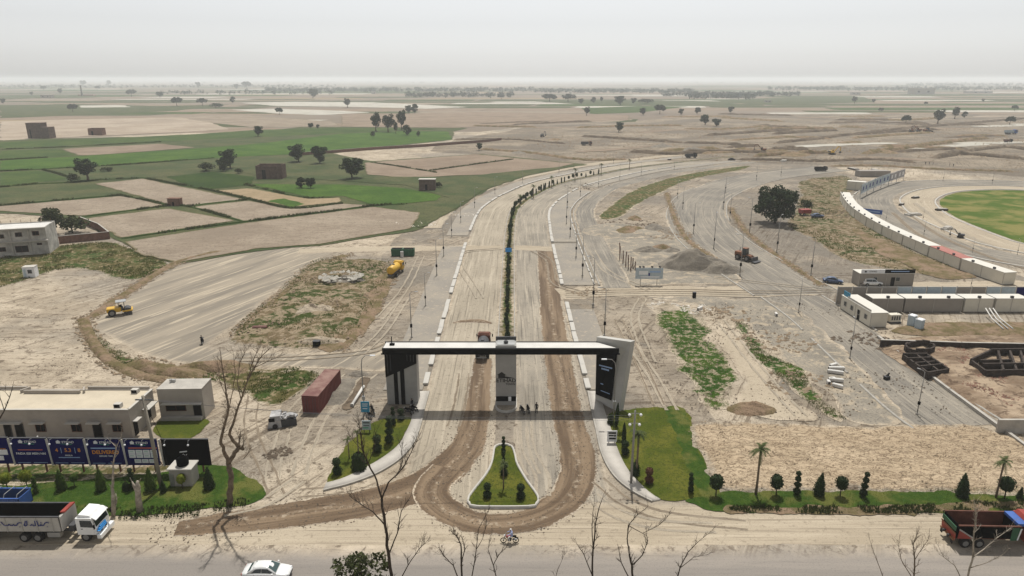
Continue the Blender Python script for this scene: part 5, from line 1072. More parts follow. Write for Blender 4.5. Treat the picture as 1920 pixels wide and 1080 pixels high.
bare('bare_tree', 'tall dead tree at the near roadside before the left pavement', YN, [
    [(745, 1190, .26), (738, 1110, .22), (729, 1040, .18), (722, 985, .16), (716, 935, .14)], [(716, 935, .12), (706, 900, .10), (690, 870, .09), (680, 845, .08), (676, 815, .06), (672, 790, .03)], [(716, 935, .11), (728, 905, .09), (745, 890, .07), (760, 870, .06), (775, 840, .04), (790, 810, .02)], [(722, 985, .09), (700, 960, .07), (676, 945, .05), (655, 930, .02)], [(729, 1040, .09), (745, 1000, .07), (752, 960, .05), (770, 930, .03)], [(690, 870, .05), (700, 845, .04), (704, 815, .02)], [(738, 1110, .09), (765, 1060, .06), (785, 1030, .04), (800, 1015, .02)], [(745, 890, .05), (755, 865, .04), (752, 840, .02)], [(680, 845, .04), (666, 830, .03), (655, 815, .015)]], 5, M['bark_dark'], 4, twl=.9)
bare('bare_tree', 'dark dead tree with broken arms near the motorcycle', YN, [[(868, 1180, .16), (866, 1100, .13), (865, 1055, .11), (864, 1020, .08), (856, 1005, .06), (850, 1000, .03)], [(866, 1100, .09), (850, 1060, .07), (832, 1042, .05), (828, 1036, .03)], [(865, 1055, .07), (872, 1030, .05), (866, 1005, .03)], [(868, 1180, .09), (885, 1080, .07), (893, 1030, .05), (898, 990, .04), (915, 960, .02)], [(893, 1030, .05), (905, 1010, .03), (912, 985, .015)]], 6, M['bark_dark'], 4, twl=.7)
bare('bare_tree', 'slim twin-stemmed dead tree right of the motorcycle', YN, [[(1112, 1180, .15), (1111, 1080, .12), (1112, 1030, .10), (1116, 985, .08), (1124, 950, .05), (1131, 930, .02)], [(1112, 1030, .07), (1110, 990, .05), (1112, 960, .03), (1115, 935, .015)], [(1111, 1080, .07), (1095, 1040, .05), (1082, 1020, .03)]], 7, M['bark_dark'], 4, twl=.7)
bare('bare_tree', 'spreading dead tree in the middle of the near roadside', YN, [[(1190, 1190, .17), (1188, 1100, .14), (1185, 1060, .12), (1180, 1040, .10)], [(1180, 1040, .08), (1176, 1010, .07), (1178, 985, .05), (1195, 965, .03), (1215, 950, .015)], [(1185, 1060, .08), (1205, 1040, .06), (1214, 1015, .04), (1212, 1000, .02)], [(1178, 985, .05), (1205, 1000, .04), (1235, 985, .03), (1255, 965, .015)], [(1188, 1100, .08), (1165, 1055, .06), (1158, 1020, .03)]], 8, M['bark_dark'], 4, twl=.7)
bare('bare_tree', 'leaning bare branch-like sapling right of the spreading dead tree', YN, [[(1250, 1200, .12), (1262, 1110, .09), (1275, 1065, .07), (1290, 1035, .05), (1310, 1015, .03), (1335, 995, .015)], [(1275, 1065, .05), (1300, 1045, .03), (1325, 1040, .015)]], 9, M['bark_dark'], 4, twl=.7)
bare('bare_tree', 'pale forked dead tree in front of the red truck', YN, [[(1802, 1190, .16), (1810, 1100, .13), (1818, 1065, .11), (1824, 1045, .10), (1826, 1000, .08), (1830, 975, .06), (1828, 950, .02)], [(1824, 1045, .08), (1845, 1030, .06), (1870, 1008, .05), (1895, 990, .03)], [(1810, 1100, .07), (1790, 1060, .06), (1770, 1045, .05), (1760, 1025, .02)], [(1818, 1065, .07), (1850, 1055, .05), (1880, 1040, .03), (1890, 1030, .015)]], 10, M['stump_bark'], 3, twl=.7)
bare('bare_tree', 'thin bare twiggy tree left of the red truck', YN, [[(1715, 1190, .12), (1714, 1090, .10), (1715, 1050, .08), (1712, 1020, .05), (1722, 995, .02)], [(1714, 1090, .06), (1690, 1050, .04), (1685, 1025, .02)], [(1715, 1050, .05), (1728, 1030, .03), (1738, 1015, .015)], [(1660, 1200, .08), (1655, 1080, .05), (1640, 1040, .03), (1630, 1010, .015)]][:3], 11, M['bark'], 5, twl=.8)
bare('bare_tree', 'bare sapling at the bottom edge between the car and motorcycle', YN, [[(940, 1200, .10), (935, 1100, .08), (925, 1060, .06), (935, 1040, .04), (950, 1025, .02)], [(925, 1060, .05), (915, 1030, .03), (920, 1010, .015)]], 12, M['bark_dark'], 4, twl=.7)
bare('bare_tree', 'single thin bare stem far left of the red truck', YN, [[(1660, 1200, .08), (1655, 1080, .05), (1640, 1040, .03), (1630, 1010, .015)]], 15, M['bark'], 2, twl=.6)
bare('bare_tree', 'single bare stem between the motorcycle and the twin-stemmed tree', YN, [[(1030, 1200, .08), (1035, 1110, .05), (1045, 1070, .03), (1058, 1040, .015)]], 16, M['bark_dark'], 4, twl=.7)
yl = 70.0
bare('bare_tree', 'bare crooked tree at the left edge in front of the low building', yl, [[(-28, 916, .24), (-22, 860, .22), (-15, 820, .18), (-5, 790, .14), (8, 770, .10), (18, 745, .07), (26, 715, .03)], [(8, 770, .07), (0, 745, .05), (-2, 730, .02)], [(18, 745, .05), (10, 735, .03), (-4, 728, .015)]], 13, M['bark_dark'], 3, twl=.7)
def stump(px, py, top, label, seed, mat, r0=.38):
    x, y = P(px, py); h = Zat(top, y); rr = random.Random(seed); t = thing('tree_stump', label, 'stump', (x, y, 0)); m = MB(); m.tube([(0, 0, -.1), (.05, 0, h * .4), (.2, .05, h * .8), (.28, .05, h)], [r0, r0 * .85, r0 * .75, r0 * .3], 9)
    m.tube([(.1, 0, h * .6), (-.25, .1, h * .85), (-.35, .1, h * .98)], [r0 * .55, r0 * .4, r0 * .1], 7); m.build('trunk', mat, t, True)
    b = MB(); b.tube([(.2, 0, h * .8), (.55, .1, h * 1.02), (.7, .1, h * 1.08)], [.08, .05, .02], 5); b.tube([(-.3, .1, h * .9), (-.5, .1, h * 1.1)], [.06, .02], 5); b.build('broken_branch', mat, t, True); return t
stump(263, 960, 902, 'broken leafless trunk in the grass left of the utility pole', 3, M['stump_bark'])
yb = P(212, 968)[1]
bare('bare_tree', 'pale thin bare tree with a split lower trunk in the left garden', yb, [[(213, 970, .34), (212, 940, .3), (210, 915, .24), (212, 890, .16), (214, 860, .12), (218, 838, .09)], [(213, 970, .2), (218, 940, .17), (217, 925, .05)], [(218, 838, .06), (208, 828, .04), (200, 820, .02)], [(218, 838, .06), (226, 822, .04), (230, 800, .02)], [(214, 860, .05), (222, 850, .03), (224, 835, .02)]], 14, M['stump_bark'], 1, twl=.5)
# leafy tree top reaching into the picture from below the roadside
x, y = Xat(672, YN, 6), YN + .5
t = thing('leafy_tree', 'leafy green treetop at the bottom edge beside the tall dead tree', 'tree', (x, y, 0)); h = Zat(1030, y); lb = [((r_[0] * 3.2, r_[1] * 3, h - 2.2 + r_[2]), (1.0, 1.0, .8)) for r_ in [(0, 0, .9), (.5, .2, .4), (-.5, .1, .2), (.2, -.5, 0), (-.2, .5, -.3), (.6, -.3, -.7), (-.7, -.3, -.9), (0, 0, -.9)]]
MB().tube([(0, 0, -.1), (.1, 0, h * .5), (0, 0, h - 1.5)], [.22, .18, .1], 7).build('trunk', M['bark_dark'], t, True); link('crown', crown('crown', lb, 1500, .17, 4), M['leaf_olive'], t)
# ------------------------------------------------------------------ lettering
_dg = None
def text_mesh(s, size, bold=0.0, align='CENTER', extrude=.004):
    cu = bpy.data.curves.new('lettering', 'FONT'); cu.body = s; cu.size = size; cu.align_x = align; cu.align_y = 'CENTER'; cu.offset = bold * size; cu.extrude = extrude; cu.resolution_u = 3
    o = bpy.data.objects.new('lettering', cu); COL.objects.link(o); dgp = bpy.context.evaluated_depsgraph_get(); me = bpy.data.meshes.new_from_object(o.evaluated_get(dgp)); bpy.data.objects.remove(o); bpy.data.curves.remove(cu); me.materials.clear(); return me
def letter(s, size, mat, parent, loc, rz=0.0, bold=.012, align='CENTER', name='lettering'):
    return link(name, text_mesh(s, size, bold, align), mat, parent, loc, (math.pi / 2, 0, rz))
def plate(name, pts, y, mat, parent, th=.02):
    """flat shape in x,z standing just in front of y"""
    return MB().extr(pts, y - th, y).build(name, mat, parent)
def rect(x0, x1, z0, z1): return [(x0, z0), (x1, z0), (x1, z1), (x0, z1)]
def house_icon(x, z, s): return [(x - s * .5, z - s * .35), (x + s * .35, z - s * .35), (x + s * .35, z + .05 * s), (x + s * .55, z), (x - .05 * s, z + s * .5), (x - s * .62, z + .1 * s), (x - s * .5, z + .1 * s)]

# ------------------------------------------------------------------ entrance gate
YF = 90.3; ZT = Zat(653, YF); ZB = Zat(665, YF); XL = Xat(716, YF, ZT); XR = Xat(1161, YF, ZT); YR = 92.77
gate = thing('entrance_gate', 'long black-fronted entrance gate canopy on three pillars across the dual road', 'gate', (-1, 91, 0)); gx0, gy0 = -1, 91
def gp(mb, name, mat, parent=None, **k):
    mb.v = [(x - gx0, y - gy0, z) for x, y, z in mb.v]; return mb.build(name, mat, parent or gate, **k)
beam = gp(MB().prism([(XL, YF), (XR, YF), (12.5, YR), (XL + .1, YR)], ZB, ZT - .12), 'canopy', M['dark_cladding'])
gp(MB().prism([(XL + .12, YF + .12), (XR - .25, YF + .12), (12.4, YR - .1), (XL + .2, YR - .1)], ZT - .12, ZT - .04), 'canopy_roof', M['roof_white'])
m = MB(); m.box(((XL + XR) / 2, YF + .04, ZT - .05), (XR - XL, .08, .16)); m.box(((XL + 12.4) / 2, YR - .04, ZT - .03), (12.4 - XL, .08, .22)); gp(m, 'roof_edging', M['steel_dark'])
gp(MB().box(((XL + XR) / 2, YF - .03, ZB + .12), (XR - XL + .3, .06, .2)), 'fascia_rail', M['black'])
# left pillar
lx0, lx1, ly = Xat(724, 91.5, 4), Xat(782, 91.5, 4), 91.5
gp(MB().box(((lx0 + lx1) / 2, ly + 1.1, ZB / 2 - .05), (lx1 - lx0, 2.2, ZB + .1)), 'left_pillar', M['marble'])
zl_, zr_ = Zat(707, ly), Zat(681, ly)
cl_ = gp(MB().extr([(lx0 - .03, zl_), (lx1 + .03, zr_), (lx1 + .03, ZB - .01), (lx0 - .03, ZB - .01)], ly - .14, ly - .003), 'upper_cladding', M['dark_cladding'])
for fx, fz in ((lx0 + .35, zl_ + .6), (lx0 + .8, zl_ + 1.0), (lx1 - 1.3, zr_ + .4), (lx1 - .8, zr_ + .3), (lx1 - .35, zr_ + .2)):
    gp(MB().box((fx, ly - .17, (fz + ZB) / 2), (.07, .06, ZB - fz - .1)), 'fin', M['steel_dark'])
for a, b, zz in ((740, 747, zl_ + .9), (752, 759.5, zl_ + 1.2)):
    xa, xb = Xat(a, ly, 2), Xat(b, ly, 2); gp(MB().box(((xa + xb) / 2, ly - .05, zz / 2), (xb - xa, .1, zz)), 'dark_strip', M['dark_cladding'])
# central pillar with the name, a dark window band and a kerbed foot
cx0, cx1, cy = Xat(929.5, 90.5, 4), Xat(968, 90.5, 4), 90.55
cp = gp(MB().box(((cx0 + cx1) / 2, cy + 1.2, (ZT + .25) / 2), (cx1 - cx0, 2.4, ZT + .25)), 'central_pillar', M['marble']); cxm = (cx0 + cx1) / 2
gp(MB().box((cxm, cy + 1.2, ZT + .31), (cx1 - cx0 - .5, 2.0, .12)), 'pillar_cap', M['steel'])
gp(MB().box((cxm, cy + 2.3, ZT + .55), (cx1 - cx0, .2, .5)), 'cap_parapet', M['steel_dark'])
za, zb_ = Zat(752, cy), Zat(743, cy); gp(MB().box((cxm, cy - .02, (za + zb_) / 2), (cx1 - cx0 - .06, .05, zb_ - za)), 'window_band', M['black']); gp(MB().box((cxm + .55, cy - .06, (za + zb_) / 2), (.42, .04, zb_ - za - .08)), 'light_panel', M['print_white'])
zc = Zat(713, cy)
plq = plate('house_emblem', [(x - gx0, z) for x, z in house_icon(cxm - .55, zc + .75, 1.15)], cy - .01 - gy0, M['print_dark'], gate)
plate('roof_swoosh', [(x - gx0, z) for x, z in [(cxm - .45, zc + .42), (cxm + .2, zc + .28), (cxm + 1.2, zc + .38), (cxm + .3, zc + .52), (cxm - .1, zc + .62)]], cy - .01 - gy0, M['print_dark'], gate)
letter('ETIHAD', .82, M['print_dark'], gate, (cxm + .02 - gx0, cy - .02 - gy0, zc - .05), 0, .02); letter('TOWN', .42, M['print_dark'], gate, (cxm + .65 - gx0, cy - .02 - gy0, zc - .62), 0, .02)
m = MB(); foot = []
for i in range(13): a = math.pi + math.pi * i / 12; foot.append((cxm + 1.6 * math.cos(a), cy - .1 + 2.4 * math.sin(a) * .75))
foot += [(cxm + 1.6, cy + 2.6), (cxm - 1.6, cy + 2.6)]; gp(MB().prism(foot, 0, .3), 'kerbed_foot', M['concrete_white']); gp(MB().prism([(cxm + (x - cxm) * .85, cy + (y - cy) * .85) for x, y in foot], .3, .34), 'planting_bed', M['weeds'])
# angled right wall with the dark screen
A = Vector((12.45, 92.75)); B = Vector((15.45, 89.0)); At = Vector((12.3, 92.9)); Bt = Vector((16.95, 90.95)); d = (B - A).normalized(); nrm_ = Vector((-d.y, d.x)) if (-d.y) < 0 else Vector((d.y, -d.x)); nrm_ = nrm_ if nrm_.y < 0 else -nrm_; th = .9; ztw = 10.1
bk = -nrm_ * th
vv = [(A.x, A.y, 0), (B.x, B.y, 0), (Bt.x, Bt.y, ztw), (At.x, At.y, ztw), (A.x + bk.x, A.y + bk.y, 0), (B.x + bk.x, B.y + bk.y, 0), (Bt.x + bk.x, Bt.y + bk.y, ztw), (At.x + bk.x, At.y + bk.y, ztw)]
gp(MB().add(vv, [(0, 1, 2, 3), (5, 4, 7, 6), (1, 5, 6, 2), (4, 0, 3, 7), (3, 2, 6, 7), (0, 4, 5, 1)]), 'slanted_wall', M['stone_light'])
def onwall(u, z, o=.05): q = A.lerp(B, u); t = A.lerp(B, u).lerp(At.lerp(Bt, u), z / ztw); return (t.x + nrm_.x * o, t.y + nrm_.y * o, z)
scr = gp(MB().add([onwall(.02, 1.05), onwall(.66, 1.15), onwall(.66, ZB), onwall(.02, ZB), onwall(.02, 1.05, .003), onwall(.66, 1.15, .003), onwall(.66, ZB, .003), onwall(.02, ZB, .003)], [(0, 1, 2, 3), (0, 4, 5, 1), (1, 5, 6, 2), (2, 6, 7, 3), (3, 7, 4, 0)]), 'advert_screen', M['black'])
for (u0, u1, z0, z1) in [(.12, .56, 5.75, 5.95), (.2, .46, 5.3, 5.55), (.2, .3, 3.0, 3.15), (.22, .58, 1.95, 2.05)]:
    gp(MB().add([onwall(u0, z0, .06), onwall(u1, z0, .06), onwall(u1, z1, .06), onwall(u0, z1, .06)], [(0, 1, 2, 3)]), 'screen_print', M['print_blue'])
gp(MB().box((Xat(735, 91.5, ZT), 91.6, ZT + .1), (.7, .4, .25)), 'roof_floodlight', M['black']); gp(MB().cyl((Xat(734, 91.5, ZT), 91.8, ZT), (Xat(734, 91.5, ZT), 91.8, ZT + 1.2), .07), 'roof_mast', M['black'])
gp(MB().ell((cxm, cy + .8, ZT + .55), (.35, .35, .3), 8, 5), 'roof_beacon', M['steel_dark'])

# ------------------------------------------------------------------ hoardings
def hoarding(x0, x1, y, z0, z1, label, board, deco, edge=True):
    t = thing('hoarding', label, 'hoarding', ((x0 + x1) / 2, y, 0), 0, 'hoardings above the left garden strip'); w = x1 - x0
    MB().box((0, 0, (z0 + z1) / 2), (w, .12, z1 - z0)).build('board', board, t)
    MB().box((0, -.02, z1 + .05), (w + .06, .2, .09)).build('top_rail', M['steel_dark'], t)
    for px in (-w * .36, w * .30): MB().box((px, .16, z1 / 2 - .05), (.16, .16, z1 + .1)).build('post', M['rust'], t); MB().tube([(px, .2, z1 * .7), (px + .05, 1.7, 0)], .05, 5).build('stay', M['rust'], t)
    if edge: MB().box((-w / 2 - .12, -.04, (z0 + z1) / 2 - .05), (.2, .16, z1 - z0 + .1), ry=-.05).build('edge_trim', M['concrete_white'], t)
    for px in (-w * .38, w * .12):
        s = MB(); s.tube([(px, 0, z1), (px, -.5, z1 + .1), (px, -.62, z1 - .25)], .025, 5); s.build('lamp_arm', M['steel'], t); MB().ell((px, -.66, z1 - .42), (.13, .13, .13), 8, 5).build('spotlight', M['print_white'], t)
    deco(t, w, -.062, z0, z1); return t
def brand(t, y, x, z, s=1.0):
    plate('house_emblem', house_icon(x - .95 * s, z + .05, .55 * s), y, M['print_white'], t, .012); letter('ETIHAD', .42 * s, M['print_white'], t, (x + .2 * s, y - .012, z + .02)); plate('green_swoosh', [(x - 1.0 * s, z - .18), (x + .5 * s, z - .32), (x + .7 * s, z - .26), (x - .2 * s, z - .2)], y, M['print_green'], t, .012)
def fine(t, y, z, w):
    for xa, xb in ((-w * .42, -w * .06), (w * .02, w * .40)): plate('small_print', rect(xa, xb, z, z + .06), y, M['print_blue'], t, .010)
def d1(t, w, y, z0, z1):
    letter('...TION', .3, M['print_orange'], t, (w * .28, y - .01, z1 - 1.5)); plate('printed_box', rect(w * .12, w * .42, z0 + 1.25, z0 + 1.95), y, M['print_white'], t, .012); plate('printed_box', rect(-w * .1, w * .28, z0 + .5, z0 + 1.1), y, M['print_white'], t, .012)
def d2(t, w, y, z0, z1): brand(t, y, 0, z1 - .5); plate('small_print', rect(-w * .34, w * .34, z0 + 1.9, z0 + 2.02), y, M['print_red'], t, .012); letter('FAIDA ISSI MEIN HAI', .40, M['print_white'], t, (0, y - .012, z0 + 1.45), 0, .02); fine(t, y, z0 + .2, w)
def d3(t, w, y, z0, z1):
    brand(t, y, 0, z1 - .5); letter('4', .68, M['print_orange'], t, (-1.35, y - .012, z0 + 1.95), 0, .02); letter('5.3', .68, M['print_orange'], t, (0, y - .012, z0 + 1.95), 0, .02); letter('8', .68, M['print_orange'], t, (1.35, y - .012, z0 + 1.95), 0, .02)
    for x in (-.82, .85): plate('divider', rect(x - .03, x + .03, z0 + 1.55, z0 + 2.3), y, M['print_blue'], t, .012)
    letter('MARLA', .28, M['print_white'], t, (0, y - .012, z0 + 1.25)); plate('small_print', rect(-w * .3, w * .3, z0 + .92, z0 + 1.02), y, M['print_blue'], t, .012); fine(t, y, z0 + .2, w)
def d4(t, w, y, z0, z1): brand(t, y, 0, z1 - .5); plate('small_print', rect(-w * .4, w * .3, z0 + 2.2, z0 + 2.36), y, M['print_blue'], t, .012); letter('DELIVERED', .66, M['print_orange'], t, (0, y - .012, z0 + 1.72), 0, .025); letter('BEFORE TIME', .28, M['print_white'], t, (0, y - .012, z0 + 1.2), 0, .015); fine(t, y, z0 + .2, w)
def d5(t, w, y, z0, z1):
    brand(t, y, 0, z1 - .5); plate('small_print', rect(-w * .38, w * .48, z1 - 1.25, z1 - 1.08), y, M['print_red'], t, .012)
    for r_, (zz, xs5) in enumerate(((z0 + 1.85, (-.4, -.18, .04, .26)), (z0 + 1.3, (-.4, -.18, .04, .26)), (z0 + .6, (-.26, -.04, .18)))):
        for x in xs5: plate('printed_box', rect(x * w, (x + .2) * w, zz - .28, zz + .24), y, M['print_white'], t, .012); plate('small_print', rect((x + .03) * w, (x + .15) * w, zz - .02, zz + .03), y - .013, M['print_green'], t, .006)
def d6(t, w, y, z0, z1):
    x = -.45; plate('printed_mark', [(x - .35, z0 + 1.75), (x + .55, z0 + 1.85), (x + .6, z0 + 2.0), (x - .3, z0 + 1.9)], y, M['print_white'], t, .012)
    for a, b in (((x - .45, z0 + .7), (x + .3, z0 + .95)), ((x - .2, z0 + 1.0), (x + .1, z0 + 1.6)), ((x + .15, z0 + .9), (x + .5, z0 + 1.55)), ((x + .2, z0 + 1.5), (x + .6, z0 + 1.0))):
        e = .05; plate('printed_mark', [(a[0], a[1] - e), (b[0] + e, b[1] - e), (b[0] + e, b[1] + e), (a[0], a[1] + e)] if abs(b[0] - a[0]) > abs(b[1] - a[1]) else [(a[0] - e, a[1]), (a[0] + e, a[1]), (b[0] + e, b[1]), (b[0] - e, b[1])], y, M['print_white'], t, .012)
HY = 73.1
for px0, px1, dz, lb, bd, dc in [(-48, 20, .1, 'blue hoarding cut by the left picture edge with white boxes', 'blue_board', d1), (24, 92, .05, 'blue hoarding with one line of white lettering', 'blue_board', d2), (95, 161.5, 0, 'blue hoarding with plot sizes in orange numbers', 'blue_board', d3), (165, 231, -.05, 'blue hoarding with large orange lettering', 'blue_board', d4), (235, 297, -.1, 'blue hoarding with a grid of white boxes beside the pole', 'blue_board', d5), (305, 393, -.12, 'all black hoarding with a small white emblem', 'black', d6)]:
    hoarding(Xat(px0, HY, 3), Xat(px1, HY, 3), HY, 1.2 + dz, 4.72 + dz, lb, M[bd], dc)
# concrete plinth with a black tank
x, y = P(342, 912); t = thing('concrete_plinth', 'white concrete plinth in the grass below the black hoarding', 'plinth', (x, y + .8, 0)); MB().cbox((0, 0, 1.15), (2.6, 1.8, 2.3), .05).build('base', M['concrete'], t); MB().cbox((0, 0, 2.36), (2.9, 2.1, .16), .04).build('top_slab', M['concrete_white'], t); MB().box((-1.05, -.93, 1.0), (.5, .06, 1.5)).build('hatch', M['steel'], t)
t = thing('water_tank', 'black round tank standing on the white concrete plinth', 'tank', (x + .05, y + .8, 2.44)); MB().tube([(0, 0, 0), (0, 0, .15), (0, 0, .85), (0, 0, 1.05), (0, 0, 1.15)], [.6, .68, .68, .4, .22], 14).build('tank_body', M['black'], t, True); MB().cyl((0, 0, 1.15), (0, 0, 1.24), .2, .2, 12).build('lid', M['black'], t)

# ------------------------------------------------------------------ low buildings on the left
def openings(t, lst, y, wall_h):
    for kind, x0, x1, z0, z1 in lst:
        if kind == 'shade': MB().box(((x0 + x1) / 2, y - .3, (z0 + z1) / 2), (x1 - x0, .6, z1 - z0)).build('sunshade', M['concrete_white'], t); continue
        o = MB().box(((x0 + x1) / 2, y - .02, (z0 + z1) / 2), (x1 - x0, .06, z1 - z0)).build(kind, M['void'], t)
        fr = MB(); w_ = .07
        for a in ((x0, x0 + w_, z0, z1), (x1 - w_, x1, z0, z1), (x0 + w_, x1 - w_, z1 - w_, z1)): fr.box(((a[0] + a[1]) / 2, y - .06, (a[2] + a[3]) / 2), (a[1] - a[0], .05, a[3] - a[2]))
        if kind == 'window':
            fr.box(((x0 + x1) / 2, y - .06, z0 + w_ / 2), (x1 - x0 - 2 * w_, .05, w_)); fr.box(((x0 + x1) / 2, y - .058, (z0 + z1) / 2), (.05, .04, z1 - z0 - 2 * w_))
        fr.build('frame', M['steel_dark'] if kind == 'door' else M['rust'], o)
def walls(t, x0, x1, y0, y1, h, mat, th=.25, par=.35, roofm='roof_screed'):
    m = MB(); m.box(((x0 + x1) / 2, y0 + th / 2, h / 2 - .05), (x1 - x0, th, h + .1)); m.box(((x0 + x1) / 2, y1 - th / 2, h / 2 - .05), (x1 - x0, th, h + .1)); m.box((x0 + th / 2, (y0 + y1) / 2, h / 2 - .05), (th, y1 - y0 - 2 * th, h + .1)); m.box((x1 - th / 2, (y0 + y1) / 2, h / 2 - .05), (th, y1 - y0 - 2 * th, h + .1))
    m.build('wall', mat, t); return MB().box(((x0 + x1) / 2, (y0 + y1) / 2, h - par - .1), (x1 - x0 - 2 * th + .02, y1 - y0 - 2 * th + .02, .2)).build('roof', M[roofm], t)
BX = -50.7; BY = 81.5; t = thing('low_building', 'long single-storey grey building with flat sandy roof behind the hoardings', 'building', (BX, BY, 0)); hB = 4.25
rf = walls(t, -34, 0, 0, 6.3, hB, M['plaster'], par=.12)
MB().box((-17, -.02, hB + .03), (34.2, .34, .1)).build('coping', M['concrete_white'], t)
MB().box((.02, 3.1, hB + .03), (.34, 6.2, .1)).build('coping', M['concrete_white'], t)
for xa, xb, yy in ((-17.2, -9.4, 5.1), (-9.0, -.4, 6.35), (-34, -22.5, 5.0), (-22.1, -17.6, 6.35)): MB().box(((xa + xb) / 2, yy, hB + .12), (xb - xa, .22, .5)).build('parapet', M['plaster'], t)
MB().box((-17.4, 5.7, hB + .12), (.22, 1.3, .5), rz=-.5).build('parapet', M['plaster'], t); MB().box((-22.3, 5.6, hB + .12), (.22, 1.3, .5), rz=.5).build('parapet', M['plaster'], t); MB().box((-9.2, 5.7, hB + .12), (.22, 1.3, .5), rz=.5).build('parapet', M['plaster'], t)
def bx(px): return Xat(px, BY, 2) - BX
openings(t, [('door', bx(6), bx(20), .05, 2.2), ('door', bx(27), bx(43), .05, 2.2), ('shade', bx(-2), bx(43), 2.35, 2.45), ('window', bx(66), bx(85), 1.0, 2.1), ('shade', bx(59), bx(86), 2.35, 2.45), ('window', bx(133), bx(152), 1.0, 2.1), ('shade', bx(126), bx(152), 2.35, 2.45), ('door', bx(173), bx(190), .05, 2.2), ('shade', bx(165), bx(190), 2.35, 2.45), ('window', bx(210), bx(229), 1.0, 2.1), ('shade', bx(204), bx(229), 2.35, 2.45)], 0, hB)
d_ = MB().box((.03, 1.0, 1.1), (.06, .9, 2.1)).build('door', M['void'], t); MB().box((.35, 1.0, 2.3), (.7, 1.3, .1)).build('sunshade', M['concrete_white'], t); MB().box((.5, 4.2, 2.7), (1.0, 2.6, .1)).build('sunshade', M['concrete_white'], t); MB().box((.04, 4.3, 1.3), (.06, 1.4, 1.2)).build('window', M['void'], t)
for px, yy in ((222, .9), (254, 5.3)):
    xx = Xat(px, BY + yy, hB) - BX; a = thing('roof_vent', 'small box vent on the front edge of the long sandy roof' if yy < 2 else 'small box vent at the rear right of the long sandy roof', 'vent', (BX + xx, BY + yy, hB - .12)); MB().box((0, 0, .3), (.9, .7, .6)).build('housing', M['concrete_white'], a); MB().box((0, -.36, .32), (.7, .04, .4)).build('grille', M['void'], a)
x2, y2 = -49.6, 86.9; t = thing('small_building', 'small square grey building with white roof right of the long building', 'building', (x2, y2, 0), .03); walls(t, 0, 6.2, 0, 3.4, 4.6, M['plaster'], par=.3, roofm='roof_white')
openings(t, [('window', .9, 3.7, 1.25, 2.15), ('door', 4.7, 5.8, .05, 2.2), ('shade', .5, 6.0, 2.4, 2.52)], 0, 4.6); MB().box((3.1, -.35, .25), (5.6, .7, .5)).build('step', M['concrete'], t); MB().box((3.1, 1.7, 4.62), (6.25, 3.45, .04)).build('coping', M['concrete'], t)
a = thing('roof_tap', 'little grey equipment cluster on the white roof of the small building', 'equipment', (x2 + 1.0, y2 + 2.2, 4.64)); MB().cyl((0, 0, 0), (0, 0, .5), .18).build('drum', M['steel'], a); MB().box((.4, .1, .2), (.35, .3, .4)).build('housing', M['steel'], a)
# red shipping container
def container(name, label, cat, loc, rz, L, Wd, H, sm, rm, group=None, ribs=True, n=None, endm=None):
    t = thing(name, label, cat, loc, rz, group); MB().box((0, L / 2, H / 2 + .05), (Wd - .1, L - .1, H - .1)).build('body', sm, t); m = MB()
    if ribs:
        k = int(L / .55)
        for i in range(k):
            for s in (-1, 1): MB().box((s * (Wd / 2 - .03), .3 + (L - .6) * (i + .5) / k, H / 2 + .05), (.06, .26, H - .35)).build('rib', sm, t)
    MB().box((0, L / 2, H + .03), (Wd, L, .06)).build('roof', rm, t); f = MB()
    for sx in (-1, 1):
        for yy in (.06, L - .06): f.box((sx * (Wd / 2 - .06), yy, H / 2), (.125, .125, H - .01))
        f.box((sx * (Wd / 2 - .06), L / 2, .08), (.124, L - .26, .16))
    f.build('frame', sm, t); return t
c0 = container('shipping_container', 'rust-red shipping container standing on the sand left of the gate', 'container', (-28.85, 88.5, 0), -.10, 9.4, 2.44, 2.75, M['cont_red_dark'], M['cont_red'])
for sx in (-1, 1): MB().box((sx * .58, .03, 1.4), (1.1, .06, 2.4)).build('door', M['cont_red_dark'], c0)
for sx in (-.75, -.4, .4, .75): MB().cyl((sx, -.03, .3), (sx, -.03, 2.5), .03, n=6).build('locking_bar', M['steel_dark'], c0)
# broken white cabin heaped with rubble
x, y = P(520, 804); t = thing('wrecked_cab', 'wrecked white truck cab lying on the sand beside the red container', 'wreck', (x, y + 1.2, 0), .2)
MB().box((-.6, 0, .95), (1.9, 2.2, 1.7), top=(.7, .9), shift=(.15, 0)).build('cab_shell', M['tarp'], t); MB().box((-.9, -1.02, 1.2), (.8, .08, .7), rx=.1).build('window_opening', M['void'], t); MB().box((1.1, .1, .55), (2.2, 1.9, 1.0), rz=.15).build('chassis', M['steel_dark'], t); hp = MB()
rr = random.Random(8)
for i in range(16): hp.box((rr.uniform(-.2, 2.1), rr.uniform(-.8, .8), 1.15 + rr.uniform(0, .5)), (rr.uniform(.4, .9), rr.uniform(.3, .8), rr.uniform(.1, .35)), rz=rr.uniform(0, 3), rx=rr.uniform(-.4, .4), ry=rr.uniform(-.4, .4))
tag(hp.build('torn_panels', M['tarp'], t), kind='stuff'); MB().cyl((-.5, -1.1, .35), (-.5, -1.25, .35), .35).build('wheel', M['rubber'], t)
